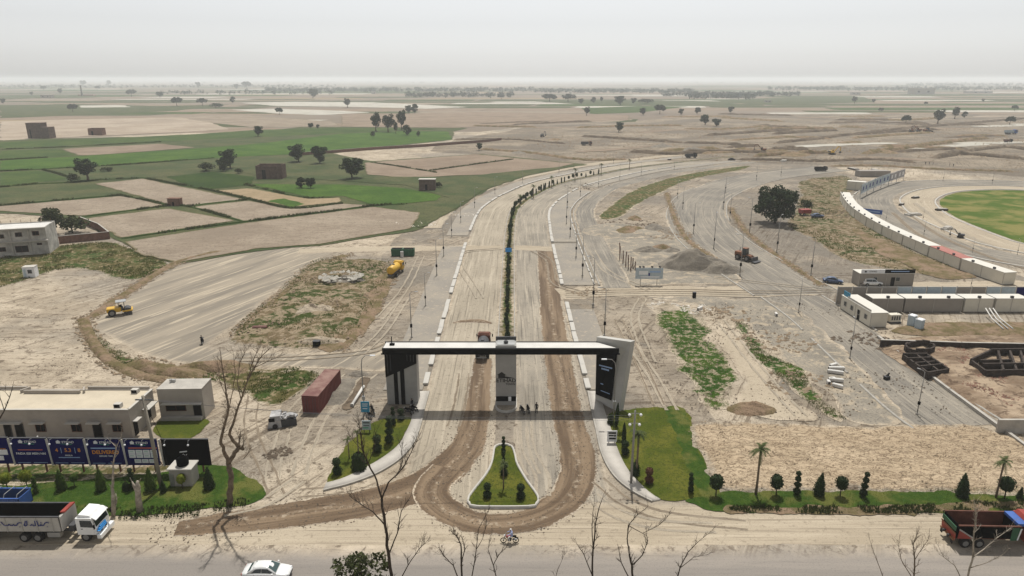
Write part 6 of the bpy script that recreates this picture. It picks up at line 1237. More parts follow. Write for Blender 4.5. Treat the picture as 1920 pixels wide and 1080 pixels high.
# unfinished two-storey house far left with yard
t = thing('unfinished_house', 'grey two-storey unfinished concrete house at the left edge', 'house', (-127.2, 182.5, 0), math.radians(18)); h1 = 7.5
rf = walls(t, -22, 0, 0, 9, h1, M['plaster_white'], par=.25, roofm='roof_white'); MB().box((-11, -.35, 3.9), (22.6, .9, .25)).build('floor_ledge', M['concrete'], t); MB().box((-11, -.3, h1 - .1), (22.6, .8, .3)).build('roof_ledge', M['concrete'], t)
openings(t, [('window', -11.4, -9.8, 5.0, 6.1), ('window', -7.2, -5.6, 5.2, 6.4), ('window', -3.2, -1.6, 5.3, 6.5), ('window', -15.4, -13.8, 5.0, 6.1), ('window', -11.8, -10, 1.4, 2.6), ('window', -7.8, -4.8, .9, 2.7), ('window', -2.6, -1.4, 2.6, 3.2), ('window', -19.5, -18, 5, 6.1), ('window', -16.4, -14, 1, 2.6)], 0, h1)
for xx in (-21.9, -16.8, -12.9, -8.4, -4.1): MB().box((xx, -.14, 3.75), (.35, .22, 7.4)).build('column', M['concrete'], t)
m = MB()
for i in range(9): m.cyl((-20 + i * 2.4, 8.4, h1), (-20 + i * 2.4, 8.4, h1 + .9), .05, n=5)
m.build('starter_bars', M['rust'], t)
def brickwall(name, label, pts, h, mat, th=.28, cat='wall', group=None, z=0.0):
    t = thing(name, label, cat, (pts[0][0], pts[0][1], z), 0, group); o = pts[0]
    for a, b in zip(pts[:-1], pts[1:]):
        L = math.hypot(b[0] - a[0], b[1] - a[1]); an = math.atan2(b[1] - a[1], b[0] - a[0]); MB().box(((a[0] + b[0]) / 2 - o[0], (a[1] + b[1]) / 2 - o[1], h / 2 - .1), (L + th * .5, th, h + .2), rz=an).build('wall_run', mat, t)
        MB().box(((a[0] + b[0]) / 2 - o[0], (a[1] + b[1]) / 2 - o[1], h + .04), (L + th * .5, th + .1, .08), rz=an).build('coping', M['concrete'], t)
    return t
brickwall('yard_wall', 'dark red brick yard wall right of the unfinished house', [P(112, 457), P(206, 448), P(186, 432), P(150, 418)], 2.2, M['brick_red'])
brickwall('boundary_wall', 'long low brick wall between the green field and the building site', [P(560, 292), P(700, 281), P(800, 275), P(905, 267), P(940, 263)], 1.9, M['brick_red'])
# brick huts in the fields
def hut(px0, px1, py, top, label, mat='brick_red', roof=None, step=False, depth=.5, ruin=False, seed=1):
    x0, y = P(px0, py); x1, _ = P(px1, py); w = x1 - x0; h = Zat(top, y); t = thing('brick_hut', label, 'hut', (x0, y, 0)); dp = w * depth; th = .3
    if ruin:
        r = random.Random(seed); 
        for (a, b, c, e) in ((w / 2, th / 2, w, th), (w / 2, dp - th / 2, w, th), (th / 2, dp / 2, th, dp - 2 * th - .01), (w - th / 2, dp / 2, th, dp - 2 * th - .01)): hh = h * r.uniform(.75, 1.0); MB().box((a, b, hh / 2 - .05), (c, e, hh + .1)).build('wall', M[mat], t)
        MB().box((w * .35, dp * .5, h * .55), (w * .5, dp - 2 * th - .02, .15)).build('inner_slab', M['concrete_white'], t); MB().box((w * .3, -.02, h * .3), (w * .14, .08, h * .55)).build('doorway', M['void'], t)
    else:
        if step: MB().box((w * .33, dp / 2, h / 2 - .05), (w * .66, dp, h + .1)).build('wall', M[mat], t); MB().box((w * .83, dp / 2, h * .36), (w * .34 - .01, dp, h * .76)).build('lower_wall', M[mat], t); MB().box((w * .16, -.02, h * .3), (w * .05, .08, h * .6)).build('doorway', M['void'], t)
        else: MB().box((w / 2, dp / 2, h / 2 - .05), (w, dp, h + .1)).build('wall', M[mat], t); MB().box((w * .45, -.02, h * .3), (w * .14, .08, h * .55)).build('doorway', M['void'], t)
        MB().box((w * (.33 if step else .5), dp / 2, h + .1), (w * (.70 if step else 1.06), dp * 1.05, .16)).build('roof', M[roof or mat], t)
    return t
hut(53, 93, 260, 231, 'tall stepped dark brick building in the pale field at far left', 'hut_brick', step=True); hut(166, 192, 254, 240, 'low broken brick hut right of the stepped building', 'brick_red', ruin=True); hut(481, 530, 336, 306, 'ruined roofless brick hut among the trees', 'hut_brick', ruin=True, seed=3); hut(786, 816, 358, 337, 'square dark brick shed beside the bright crop', 'hut_brick', 'concrete_white'); hut(315, 338, 387, 373, 'tiny brown mud hut at the crossing of field bunds', 'brick_red')
x, y = P(154, 180); t = thing('kiln_chimney', 'tall slim brick kiln chimney on the hazy left plain', 'chimney', (x, y, 0)); MB().tube([(0, 0, -.5), (0, 0, 8), (0, 0, Zat(160, y))], [2.6, 2.1, 1.5], 12).build('stack', M['brick_wet'], t, True); MB().cyl((0, 0, Zat(160, y) - .6), (0, 0, Zat(160, y) + .1), 1.8, 1.8, 12).build('rim', M['brick_red'], t); MB().box((10, 6, 2), (46, 14, 4), top=(.9, .7)).build('kiln', M['brick_red'], t)
rv = random.Random(4)
for i, (px, py, wpx, hpx, lb) in enumerate([(86, 184, 20, 6, 'hazy low brick building left of the kiln chimney'), (700, 176, 8, 4, 'pale hazy village house left in the distant belt'), (795, 172, 10, 5, 'pale hazy house in the middle of the distant village'), (815, 176, 7, 4, 'small pale house low in the distant village'), (880, 178, 10, 4, 'pale hazy house at the right of the distant village'), (920, 178, 8, 5, 'last pale house of the distant village'), (1252, 180, 16, 6, 'pale hazy building beyond the green strip'), (1605, 178, 16, 5, 'pale long roof in the right tree belt'), (1732, 177, 40, 11, 'long grey hazy shed in the right tree belt'), (1764, 165, 16, 5, 'pale hazy building above the grey shed'), (1840, 175, 42, 4, 'long pale hazy wall at far right'), (1440, 192, 12, 4, 'tiny white building on the far green strip')]):
    x, y = P(px, py); m_ = F_ = FPX / (y * _c + CAM_H * _s); w, h = wpx / m_, hpx / m_; t = thing('distant_house', lb, 'building', (x, y, 0)); MB().box((0, w * .25, h / 2 - .2), (w, w * .5, h + .4)).build('wall', M['plaster_white'] if i not in (0, 8) else M['plaster'], t); MB().box((0, w * .25, h + .1), (w * 1.05, w * .55, .25)).build('roof', M['roof_white'] if i not in (0, 8) else M['concrete'], t)
    for k in (-.25, .2): MB().box((w * k, -.03, h * .45), (w * .1, .1, h * .3)).build('window', M['void'], t)
# ------------------------------------------------------------------ site cabins
def cabin(label, loc, rz, L, D, H, wallm, roofm, group, units=2, win=0, door=False, front=-1, name='site_cabin'):
    """L along local x, front face at local y=0 looking to -y"""
    t = thing(name, label, 'cabin', loc, rz, group); MB().cbox((0, D / 2, H / 2 + .1), (L, D, H - .1), .05).build('body', M[wallm], t); MB().box((0, D / 2, H + .10), (L + .12, D + .12, .12)).build('roof', M[roofm], t); b = MB()
    for xx in (-L / 2 + .03, L / 2 - .03, 0): MB().box((xx, -.02, H / 2 + .05), (.09, .05, H)).build('panel_joint', M['concrete'], t)
    MB().box((0, D / 2, .08), (L - .2, D - .2, .2)).build('skid', M['steel_dark'], t)
    for k in range(units):
        u = MB().box((-L / 2 + L * (k + .5) / units, .25, H + .38), (.55, .4, .45)).build('air_unit', M['steel_dark'], t)
    for k in range(win):
        xx = -L / 2 + L * (k + .7) / (win + .4); w_ = MB().box((xx, -.02, H * .58), (.9, .06, .9)).build('window', M['glass'], t); f = MB()
        for a in ((-.48, 0, .06, 1.0), (.48, 0, .06, 1.0)): f.box((xx + a[0], -.04, H * .58), (.06, .06, 1.02))
        f.box((xx, -.04, H * .58 + .48), (.9, .06, .06)); f.box((xx, -.04, H * .58 - .48), (.9, .06, .06)); f.build('frame', M['concrete_white'], w_)
    if door: MB().box((L * .12, -.03, 1.15), (.85, .06, 2.05)).build('door', M['void'], t)
    return t
cp_ = catmull(G((1880, 535), (1838, 522), (1780, 499), (1720, 473), (1660, 445), (1612, 417), (1586, 395), (1574, 374)), .5); Lc = arclen(cp_); NC = 9; GC = 'cream cabins set along the curved road'
for i in range(NC):
    s0, s1 = Lc[-1] * i / NC, Lc[-1] * (i + 1) / NC; a = np.array([np.interp(s0, Lc, cp_[:, 0]), np.interp(s0, Lc, cp_[:, 1])]); b = np.array([np.interp(s1, Lc, cp_[:, 0]), np.interp(s1, Lc, cp_[:, 1])]); c = (a + b) / 2; d = b - a; L = np.hypot(*d) - .4
    rz = math.atan2(-d[1], -d[0]); lb = ['nearest cream cabin of the curved row, its end wall showing', 'cabin with a red sheet roof in the curved row'][i] if i < 2 else f'cream flat-roofed cabin, {ordinal(i + 1)} from the near end of the curved row'
    cabin(lb, (c[0], c[1], 0), rz, L, 3.2, 2.9, 'cabin', 'roof_red' if i == 1 else 'cabin_roof', GC, 2)
x, y = P(1603, 357); cabin('cream cabin at the far end of the curve beside the lettered frames', (x, y, 0), -.6, 7, 3.5, 3.6, 'cabin', 'cabin_roof', GC, 0)
x, y = P(1640, 332); t = cabin('brown long shed behind the lettered frames', (x, y, 0), 0, 15, 5, 2.8, 'cabin_grey', 'cabin_grey', GC, 0)
# frames with big letter panels along the curve
fr = catmull(G((1612, 372), (1635, 360), (1662, 349), (1694, 338)), 1); Lf = arclen(fr)
for i in range(6):
    s0, s1 = Lf[-1] * i / 6, Lf[-1] * (i + 1) / 6; a = np.array([np.interp(s0, Lf, fr[:, 0]), np.interp(s0, Lf, fr[:, 1])]); b = np.array([np.interp(s1, Lf, fr[:, 0]), np.interp(s1, Lf, fr[:, 1])]); c = (a + b) / 2; d = b - a; L = np.hypot(*d); t = thing('panel_frame', f'steel frame with {"dark blue" if i > 3 else "pale grey"} printed panel, {ordinal(i + 1)} along the curve', 'frame', (c[0], c[1], 0), math.atan2(d[1], d[0]), 'printed frames at the end of the curve'); f = MB()
    for xx in (-L / 2 + .15, L / 2 - .15): f.tube([(xx, 0, 0), (xx, 0, 5.6)], .11, 5); f.tube([(xx, 2.2, 0), (xx, 0, 5.2)], .09, 5)
    f.tube([(-L / 2 + .15, 0, 1.6), (L / 2 - .15, 0, 1.6)], .08, 5); f.tube([(-L / 2 + .15, 0, 5.5), (L / 2 - .15, 0, 5.5)], .08, 5); f.build('frame', M['steel'], t); MB().box((0, -.1, 3.6), (L - .7, .12, 3.4)).build('panel', M['blue_car'] if i > 3 else M['mesh_panel'], t)
    for k in (-.22, .22): MB().box((L * k, -.19, 3.6), (L * .16, .05, 1.6)).build('printed_mark', M['print_white'] if i > 3 else M['print_navy'], t)
x, y = P(1626, 410); t = thing('banner', 'blue banner board standing along the inner side of the curved cabins', 'banner', (x + 1.5, y, 1.6), -.7); MB().box((0, 0, .9), (6.0, .1, 1.5)).build('board', M['blue_paint'], t); MB().box((0, -.06, .9), (4.5, .03, .4)).build('printed_line', M['print_blue'], t); MB().box((-2.6, .1, -.7), (.1, .1, 1.9)).build('post', M['steel'], t); MB().box((2.6, .1, -.7), (.1, .1, 1.9)).build('post', M['steel'], t)
# compound of cabins on the right
GCC = 'cabins of the site compound'
t = cabin('cream office cabin with windows and white door at the compound corner', (68.9, 129.7, 0), -math.pi / 2 + .04, 11.5, 3.3, 2.9, 'cabin', 'cabin_roof', GCC, 0, 4, True)
MB().box((-4.3, .3, 3.6), (2.4, .12, .95)).build('sign_board', M['blue_sign'], t); MB().box((.9, .1, 3.25), (8.8, .06, .45)).build('fascia', M['concrete_white'], t)
for px0, px1, wm, lb in [(1634, 1692, 'cabin_grey', 'taupe cabin directly behind the cream office cabin'), (1696, 1803, 'cabin_grey', 'long taupe cabin in the middle of the compound row'), (1807, 1861, 'cabin', 'cream cabin right of the long taupe cabin'), (1865, 1925, 'cabin', 'cream cabin at the right end of the compound row')]:
    xa, xb = Xat(px0, 133, 1), Xat(px1, 133, 1); cabin(lb, ((xa + xb) / 2, 133, 0), 0, xb - xa, 3.0, 2.9, wm, 'cabin_roof', GCC, 1 if px1 - px0 < 70 else 2)
t = thing('site_fence', 'tall grey and pale sheet fence behind the compound cabins', 'fence', (69, 138.2, 0)); n = 13; rf_ = random.Random(2)
for i in range(n):
    xx = i * 3.15; mt = 'cabin_grey' if i in (0, 1, 2, 3, 8, 9) else 'mesh_panel' if i != 12 else 'blue_board'
    MB().box((xx + 1.55, 0, 2.0), (2.95, .06, 3.9)).build('fence_panel', M[mt], t); MB().box((xx, -.06, 2.05), (.12, .12, 4.1)).build('post', M['steel'], t)
    MB().box((xx + 1.55, -.05, 3.9), (2.9, .06, .08)).build('rail', M['steel'], t)
x, y = P(1677, 606); t = thing('generator', 'cream generator box between the office cabin and the toilets', 'generator', (x, y + .5, 0), .1); MB().cbox((0, 0, 1.05), (2.3, 1.3, 1.5), .06).build('housing', M['cabin'], t); MB().box((0, 0, .15), (2.5, 1.4, .3)).build('skid', M['steel_dark'], t); MB().cyl((.8, .2, 1.8), (.8, .2, 2.2), .07).build('exhaust', M['steel_dark'], t)
for k in range(4): MB().box((-.75 + k * .5, -.66, 1.1), (.3, .03, .8)).build('louvre', M['steel_dark'], t)
def toilet(label, px, py):
    x, y = P(px, py); t = thing('portable_toilet', label, 'toilet', (x, y + .5, 0), .55, 'portable toilets by the compound'); MB().cbox((0, 0, 1.15), (1.2, 1.2, 2.2), .05).build('booth', M['plastic_blue'], t); MB().box((0, 0, 2.32), (1.3, 1.3, .14), top=(.7, .7)).build('roof', M['print_white'], t); d = MB().box((.05, -.62, 1.1), (.85, .05, 1.9)).build('door', M['mesh_panel'], t); MB().box((.38, -.66, 1.1), (.06, .05, .2)).build('handle', M['steel_dark'], d); MB().cyl((-.45, .45, 2.2), (-.45, .45, 2.7), .06).build('vent_pipe', M['pipe'], t)
toilet('pale blue portable toilet, rear left one of two', 1711, 613); toilet('pale blue portable toilet, front right one of two', 1725, 621)
t = cabin('grey office cabin with black and white name board', (Xat(1661, 151.5, 1), 151.5, 0), 0, 12.6, 3.4, 3.0, 'cabin_grey', 'cabin_roof', None, 0, 2, True)
MB().box((-3.3, .05, 3.55), (5.4, .12, 1.0)).build('name_board', M['print_white'], t); MB().box((2.9, .05, 3.55), (7.0, .12, 1.0)).build('name_board', M['black'], t); letter('ETIHAD', .5, M['print_dark'], t, (-3.3, -.02, 3.55)); MB().box((2.9, -.02, 3.6), (4.2, .03, .2)).build('printed_line', M['print_blue'], t); plate('house_emblem', house_icon(-5.0, 3.55, .55), -.012, M['print_dark'], t)
# brick foundations in the pit, pit walls and kerb
brickwall('pit_wall', 'long dark brick retaining wall along the back of the excavation', [P(1650, 652), P(1720, 654), P(1800, 657), P(1960, 660)], 1.5, M['brick_wet'], cat='wall')
t = brickwall('kerb_wall', 'pale straight kerb wall running down beside the excavation', [P(1646, 634), P(1780, 735), P(1960, 868)], .45, M['concrete'], .35, cat='kerb'); brickwall('tank_wall', 'grey concrete wall at the right edge below the excavation', [P(1868, 812), P(1990, 812)], 2.0, M['concrete'], .3)
def foundation(label, pts_runs, h, org):
    t = thing('brick_foundation', label, 'foundation', (org[0], org[1], .05))
    for a, b in pts_runs:
        A_, B_ = P(*a), P(*b); L = math.hypot(B_[0] - A_[0], B_[1] - A_[1]); an = math.atan2(B_[1] - A_[1], B_[0] - A_[0]); MB().box(((A_[0] + B_[0]) / 2 - org[0], (A_[1] + B_[1]) / 2 - org[1], h / 2 - .1), (L + .25, .30, h * (.8 + .12 * (len(t.children) % 4)) + .2), rz=an).build('wall', M['brick_wet'], t)
    return t
ring = [(1722 + 27 * math.cos(a), 664 + 8.5 * math.sin(a)) for a in np.linspace(0, 6.283, 15)]
foundation('oval brick tank foundation in the corner of the excavation', list(zip(ring[:-1], ring[1:])), 1.7, P(1722, 664)); foundation('square brick foundation with cross walls below the oval tank', [((1692, 678), (1738, 712)), ((1738, 712), (1775, 706)), ((1775, 706), (1735, 678)), ((1692, 678), (1735, 678)), ((1712, 693), (1752, 690)), ((1716, 678), (1756, 708)), ((1702, 686), (1744, 684)), ((1724, 702), (1764, 698))], 1.4, P(1735, 694))
foundation('long brick foundation with cross walls at the right edge', [((1818, 690), (1846, 711)), ((1846, 711), (1965, 708)), ((1818, 690), (1855, 672)), ((1855, 672), (1965, 670)), ((1836, 690), (1890, 689)), ((1890, 672), (1902, 708)), ((1930, 671), (1940, 708)), ((1840, 700), (1960, 698)), ((1910, 672), (1920, 708)), ((1868, 672), (1878, 710))], 1.6, P(1880, 695))
# ------------------------------------------------------------------ vehicles and machines
def wheel(parent, loc, r, w, rim=True, name='wheel'):
    o = MB().tube([(0, -w / 2, 0), (0, -w * .42, 0), (0, w * .42, 0), (0, w / 2, 0)], [r * .86, r, r, r * .86], 16).build(name, M['rubber'], parent, False, loc)
    if rim:
        m = MB(); m.cyl((0, -w / 2 - .012, 0), (0, w / 2 + .012, 0), r * .58, n=12); m.cyl((0, -w / 2 - .03, 0), (0, w / 2 + .03, 0), r * .18, n=8); m.build('rim', M['rim'], o)
    return o
def loft(secs, closed_ends=True):
    m = MB(); n = len(secs[0]); 
    for s in secs: m.v += [tuple(p) for p in s]
    for i in range(len(secs) - 1):
        for k in range(n - 1): m.f.append((i * n + k, i * n + k + 1, (i + 1) * n + k + 1, (i + 1) * n + k))
        m.f.append((i * n + n - 1, i * n, (i + 1) * n, (i + 1) * n + n - 1))
    if closed_ends: m.f.append(tuple(range(n - 1, -1, -1))); e = (len(secs) - 1) * n; m.f.append(tuple(e + k for k in range(n)))
    return m
def car(label, loc, rz, paint, kind='sedan', group=None, name='car', cat='car'):
    t = thing(name, label, cat, loc, rz, group); suv = kind == 'suv'; z0 = .24 if not suv else .34; hb = .93 if not suv else 1.08; zr = 1.46 if not suv else 1.78
    st = [(-2.25, .66, .50, hb * .86), (-2.18, .80, .40, hb * .98), (-1.75, .87, .26, hb), (-.6, .895, .22, hb * .99), (.7, .895, .22, hb * .97), (1.25, .88, .24, hb * .93), (1.85, .83, .30, hb * .84), (2.15, .72, .38, hb * .72), (2.25, .58, .44, hb * .62)]
    secs = []
    for x, w, zl0, zt in st:
        zl_ = zl0 + (.1 if suv else 0); mid = zl_ + (zt - zl_) * .55
        secs.append([(x, -w * .90, zl_), (x, -w, zl_ + .12), (x, -w, mid), (x, -w * .95, zt - .06), (x, -w * .82, zt), (x, 0, zt + .03), (x, w * .82, zt), (x, w * .95, zt - .06), (x, w, mid), (x, w, zl_ + .12), (x, w * .90, zl_)])
    loft(secs).build('body', paint, t, True)
    rb = -2.0 if suv else -1.72; rt = -1.85 if suv else -.95
    ss = [(rb, .80, hb - .02, .01), (rb * .5 + rt * .5, .77, hb, (zr - hb) * .55), (rt, .74, hb, zr - hb - .03), (rt * .4, .74, hb, zr - hb + .015), (.25, .74, hb, zr - hb), (.62, .76, hb, (zr - hb) * .58), (1.08, .79, hb - .03, .01)]
    gs = []
    for x, w, zb, dh in ss:
        k = dh / (zr - hb); tw = w - .20 * k; gs.append([(x, -w, zb), (x, -tw, zb + dh * .93), (x, -tw * .8, zb + dh), (x, 0, zb + dh + .02 * k), (x, tw * .8, zb + dh), (x, tw, zb + dh * .93), (x, w, zb)])
    loft(gs).build('cabin_shell', paint, t, True); dz = zr - hb
    e = .015
    m = MB(); m.quad((1.02, -.66, hb + .03 + e), (1.02, .66, hb + .03 + e), (.30, .50, zr - .06 + e), (.30, -.50, zr - .06 + e)); m.v = [(x + .02, y, z + .012) for x, y, z in m.v]; m.build('windscreen', M['glass_green'], t)
    m = MB(); m.quad((rb + .06, .64, hb + .05), (rb + .06, -.64, hb + .05), (rt - .06, -.50, zr - .09), (rt - .06, .50, zr - .09)); m.v = [(x - .025, y, z + .02) for x, y, z in m.v]; m.build('rear_window', M['glass_green'], t)
    for s in (-1, 1):
        y_b, y_t = .79 * s, .62 * s
        def sp(x, k): return (x, s * (.775 - .165 * k) + s * .02, hb + .03 + (dz - .1) * k)
        q = [[sp(.82, .02), sp(.30, .86), sp(-.28, .90), sp(-.28, .02)], [sp(-.34, .02), sp(-.34, .90), sp(rt + .12, .84), sp(rb + .42, .02)]]
        for w_ in q: MB().add(w_ if s < 0 else w_[::-1], [(0, 1, 2, 3)]).build('side_window', M['glass'], t)
        MB().cbox((.78, s * .97, hb + .06), (.16, .2, .13), .03).build('mirror', paint, t)
        MB().box((2.08, s * .52, hb * .72), (.22, .32, .13), rz=-s * .45, top=(.7, .8)).build('headlight', M['print_white'], t); MB().box((-2.2, s * .58, hb * .80), (.12, .3, .16), rz=s * .3).build('tail_light', M['red'], t)
        for k, xx in enumerate((.28, -.31, -1.0)): MB().box((xx, s * .897, .62 + (.1 if suv else 0)), (.012, .012, .55)).build('door_gap', M['black'], t)
        for xx in (.0, -.62): MB().box((xx, s * .905, .78 + (.12 if suv else 0)), (.16, .03, .03)).build('door_handle', M['rim'], t)
        r = .32 if not suv else .37
        for xx in (1.38, -1.38): wheel(t, (xx, s * .80, r), r, .2); MB().tube([(xx, s * .78, r), (xx, s * .893, r)], r + .055, 18).build('wheel_arch', M['black'], t)
    MB().box((2.2, 0, .46), (.14, .9, .16)).build('grille', M['black'], t); MB().box((2.24, 0, .36), (.03, .5, .11)).build('number_plate', M['print_white'], t); MB().box((-2.24, 0, .6), (.04, .5, .12)).build('number_plate', M['print_white'], t)
    return t
x, y = P(503, 1081); car('silver-white saloon car driving on the highway', (x, y, .04), 0, M['silver'])
x, y = P(1634, 536); car('white off-road car parked before the grey office cabin', (x, y, .1), -.06, M['white_paint'], 'suv')
x, y = P(1561, 531); car('dark blue small car parked by the side road', (x, y, .1), -.35, M['blue_car'], 'sedan')
x, y = P(1532, 408); car('blue-grey car half hidden in scrub behind the big tree', (x, y, .1), .05, M['blue_car'], 'sedan')
x, y = P(1536, 321); car('small dark vehicle on the far bend of the side road', (x, y, .1), .05, M['black'], 'suv')
x, y = P(1372, 301); car('dark little car on the far end of the main road', (x, y, .1), .3, M['black'], 'sedan')
def chassis(t, L, axles, r=.5, wy=1.0, w=.32):
    MB().box((-L / 2, .42, .95), (L, .16, .26)).build('chassis_rail', M['steel_dark'], t); MB().box((-L / 2, -.42, .95), (L, .16, .26)).build('chassis_rail', M['steel_dark'], t)
    for xx, dbl in axles:
        for s in (-1, 1): wheel(t, (xx, s * wy, r), r, w * (1.7 if dbl else 1)); 
        MB().cyl((xx, -wy, r), (xx, wy, r), .09, n=6).build('axle', M['steel_dark'], t)
def tipper(t, x0, x1, z0, z1, wb, wt, side, top, inner, ribs=5, th=.08):
    """open box, flared; hollow"""
    L = x1 - x0; y0, y1 = wb / 2, wt / 2
    MB().box(((x0 + x1) / 2, 0, z0), (L, wb, .14)).build('bed_floor', inner, t)
    for s in (-1, 1):
        m = MB(); v = [(x0, s * y0, z0), (x1, s * y0, z0), (x1, s * y1, z1), (x0, s * y1, z1)]; v += [(a, b - s * th, c) for a, b, c in v]; m.add(v, [(0, 1, 2, 3), (7, 6, 5, 4), (0, 4, 5, 1), (1, 5, 6, 2), (2, 6, 7, 3), (3, 7, 4, 0)]); m.build('side_panel', side, t)
        MB().box(((x0 + x1) / 2, s * (y1 - .03), z1 + .04), (L + .06, .16, .12)).build('top_rail', top, t)
        for k in range(ribs): xx = x0 + L * (k + .5) / ribs; MB().tube([(xx, s * (y0 + .04), z0), (xx, s * (y1 + .03), z1)], .05, 4).build('rib', side, t)
        m = MB(); v = [(x0 + .1, s * (y0 - .09), z0 + .08), (x1 - .1, s * (y0 - .09), z0 + .08), (x1 - .1, s * (y1 - .09), z1 - .02), (x0 + .1, s * (y1 - .09), z1 - .02)]; m.add(v, [(0, 1, 2, 3)]).build('inner_lining', inner, t)
    for xx, nm in ((x0, 'tailgate'), (x1, 'front_board')):
        m = MB(); v = [(xx, -y0, z0), (xx, y0, z0), (xx, y1, z1), (xx, -y1, z1)]; v += [(a + (th if xx == x0 else -th), b, c) for a, b, c in v]; m.add(v, [(0, 1, 2, 3), (7, 6, 5, 4), (0, 4, 5, 1), (1, 5, 6, 2), (2, 6, 7, 3), (3, 7, 4, 0)]).build(nm, side, t)
def cab(t, x0, L, Wd, z0, H, paint, visor=None):
    """forward-control cab, front at x0+L"""
    pr = [(x0, z0), (x0 + L * .98, z0), (x0 + L * 1.02, z0 + H * .42), (x0 + L * .86, z0 + H * .95), (x0 + L * .80, z0 + H), (x0, z0 + H)]
    MB().extr(pr, -Wd / 2, Wd / 2).build('cab', paint, t)
    m = MB(); a, b = (x0 + L * 1.01, z0 + H * .46), (x0 + L * .88, z0 + H * .9); m.quad((a[0] + .02, -Wd * .45, a[1]), (a[0] + .02, Wd * .45, a[1]), (b[0] + .02, Wd * .42, b[1]), (b[0] + .02, -Wd * .42, b[1])); m.build('windscreen', M['glass'], t)
    for s in (-1, 1):
        q = [(x0 + L * .22, z0 + H * .48), (x0 + L * .92, z0 + H * .44), (x0 + L * .82, z0 + H * .86), (x0 + L * .22, z0 + H * .88)]; MB().extr(q, s * (Wd / 2 + .004), s * (Wd / 2 + .016)).build('side_window', M['glass'], t)
        d = MB().extr([(x0 + L * .16, z0 + .1), (x0 + L * .90, z0 + .1), (x0 + L * .94, z0 + H * .42), (x0 + L * .16, z0 + H * .44)], s * (Wd / 2 + .002), s * (Wd / 2 + .012)).build('door', paint, t); MB().box((x0 + L * .28, s * (Wd / 2 + .03), z0 + H * .36), (.18, .04, .05)).build('handle', M['steel_dark'], d)
        m = MB(); m.tube([(x0 + L * .95, s * Wd / 2, z0 + H * .8), (x0 + L * 1.05, s * (Wd / 2 + .28), z0 + H * .78)], .02, 4); m.box((x0 + L * 1.05, s * (Wd / 2 + .3), z0 + H * .6), (.06, .2, .5)); m.build('mirror', M['black'], t)
        MB().box((x0 + L * 1.0, s * Wd * .36, z0 + .12), (.1, .35, .2)).build('headlight', M['print_white'], t)
    MB().extr([(x0 + L * .02, z0 + H), (x0 + L * .8, z0 + H), (x0 + L * .7, z0 + H + .22), (x0 + L * .15, z0 + H + .32)], -Wd * .42, Wd * .42).build('roof_deflector', paint, t)
    MB().extr([(x0 + L * .84, z0 + H * .98), (x0 + L * 1.06, z0 + H * .84), (x0 + L * 1.08, z0 + H * .88), (x0 + L * .86, z0 + H * 1.03)], -Wd * .46, Wd * .46).build('sun_visor', paint, t)
# white dump truck, facing right
YT = 61.3; xf = Xat(206, 60.4, .6) - 1.0; t = thing('dump_truck', 'white dump truck with blue lettering on its side, left roadside', 'truck', (xf, YT, 0)); cab(t, -2.1, 1.95, 2.35, .85, 1.95, M['white_paint']); chassis(t, 12.4, [(-1.35, False), (-6.3, True), (-7.7, True), (-11.2, True)], .52, 1.0)
tipper(t, -13.2, -3.7, 1.25, 3.0, 2.35, 2.5, M['concrete_white'], M['steel_dark'], M['black'], 6)
MB().extr([(-.12, .42), (.32, .42), (.30, .85), (-.12, .88)], -1.22, 1.22).build('front_bumper', M['white_paint'], t)
for k in range(3): MB().box((.0 - k * .06, -.35 + k * .1, 1.25 + k * .14), (.3, 1.5 - k * .2, .09), rz=.06).build('blue_stripe', M['print_cyan'], t)
MB().box((-3.55, 0, 2.2), (.12, 2.5, 1.7)).build('headboard', M['concrete_white'], t); MB().box((-3.6, .2, 3.2), (.5, 1.7, .16), ry=-.15).build('tarp_roll', M['red'], t); MB().box((-2.9, 0, 1.35), (.6, 1.6, .7)).build('engine_box', M['steel_dark'], t)
for s in (-1, 1): MB().box((-4.6, s * .95, .85), (1.3, .5, .55)).build('fuel_tank', M['steel'], t); MB().tube([(-7.95, s * 1.0, .9), (-7.6, s * 1.0, 1.16), (-6.4, s * 1.0, 1.16), (-5.9, s * 1.0, .95)], .05, 4).build('mudguard', M['steel_dark'], t)
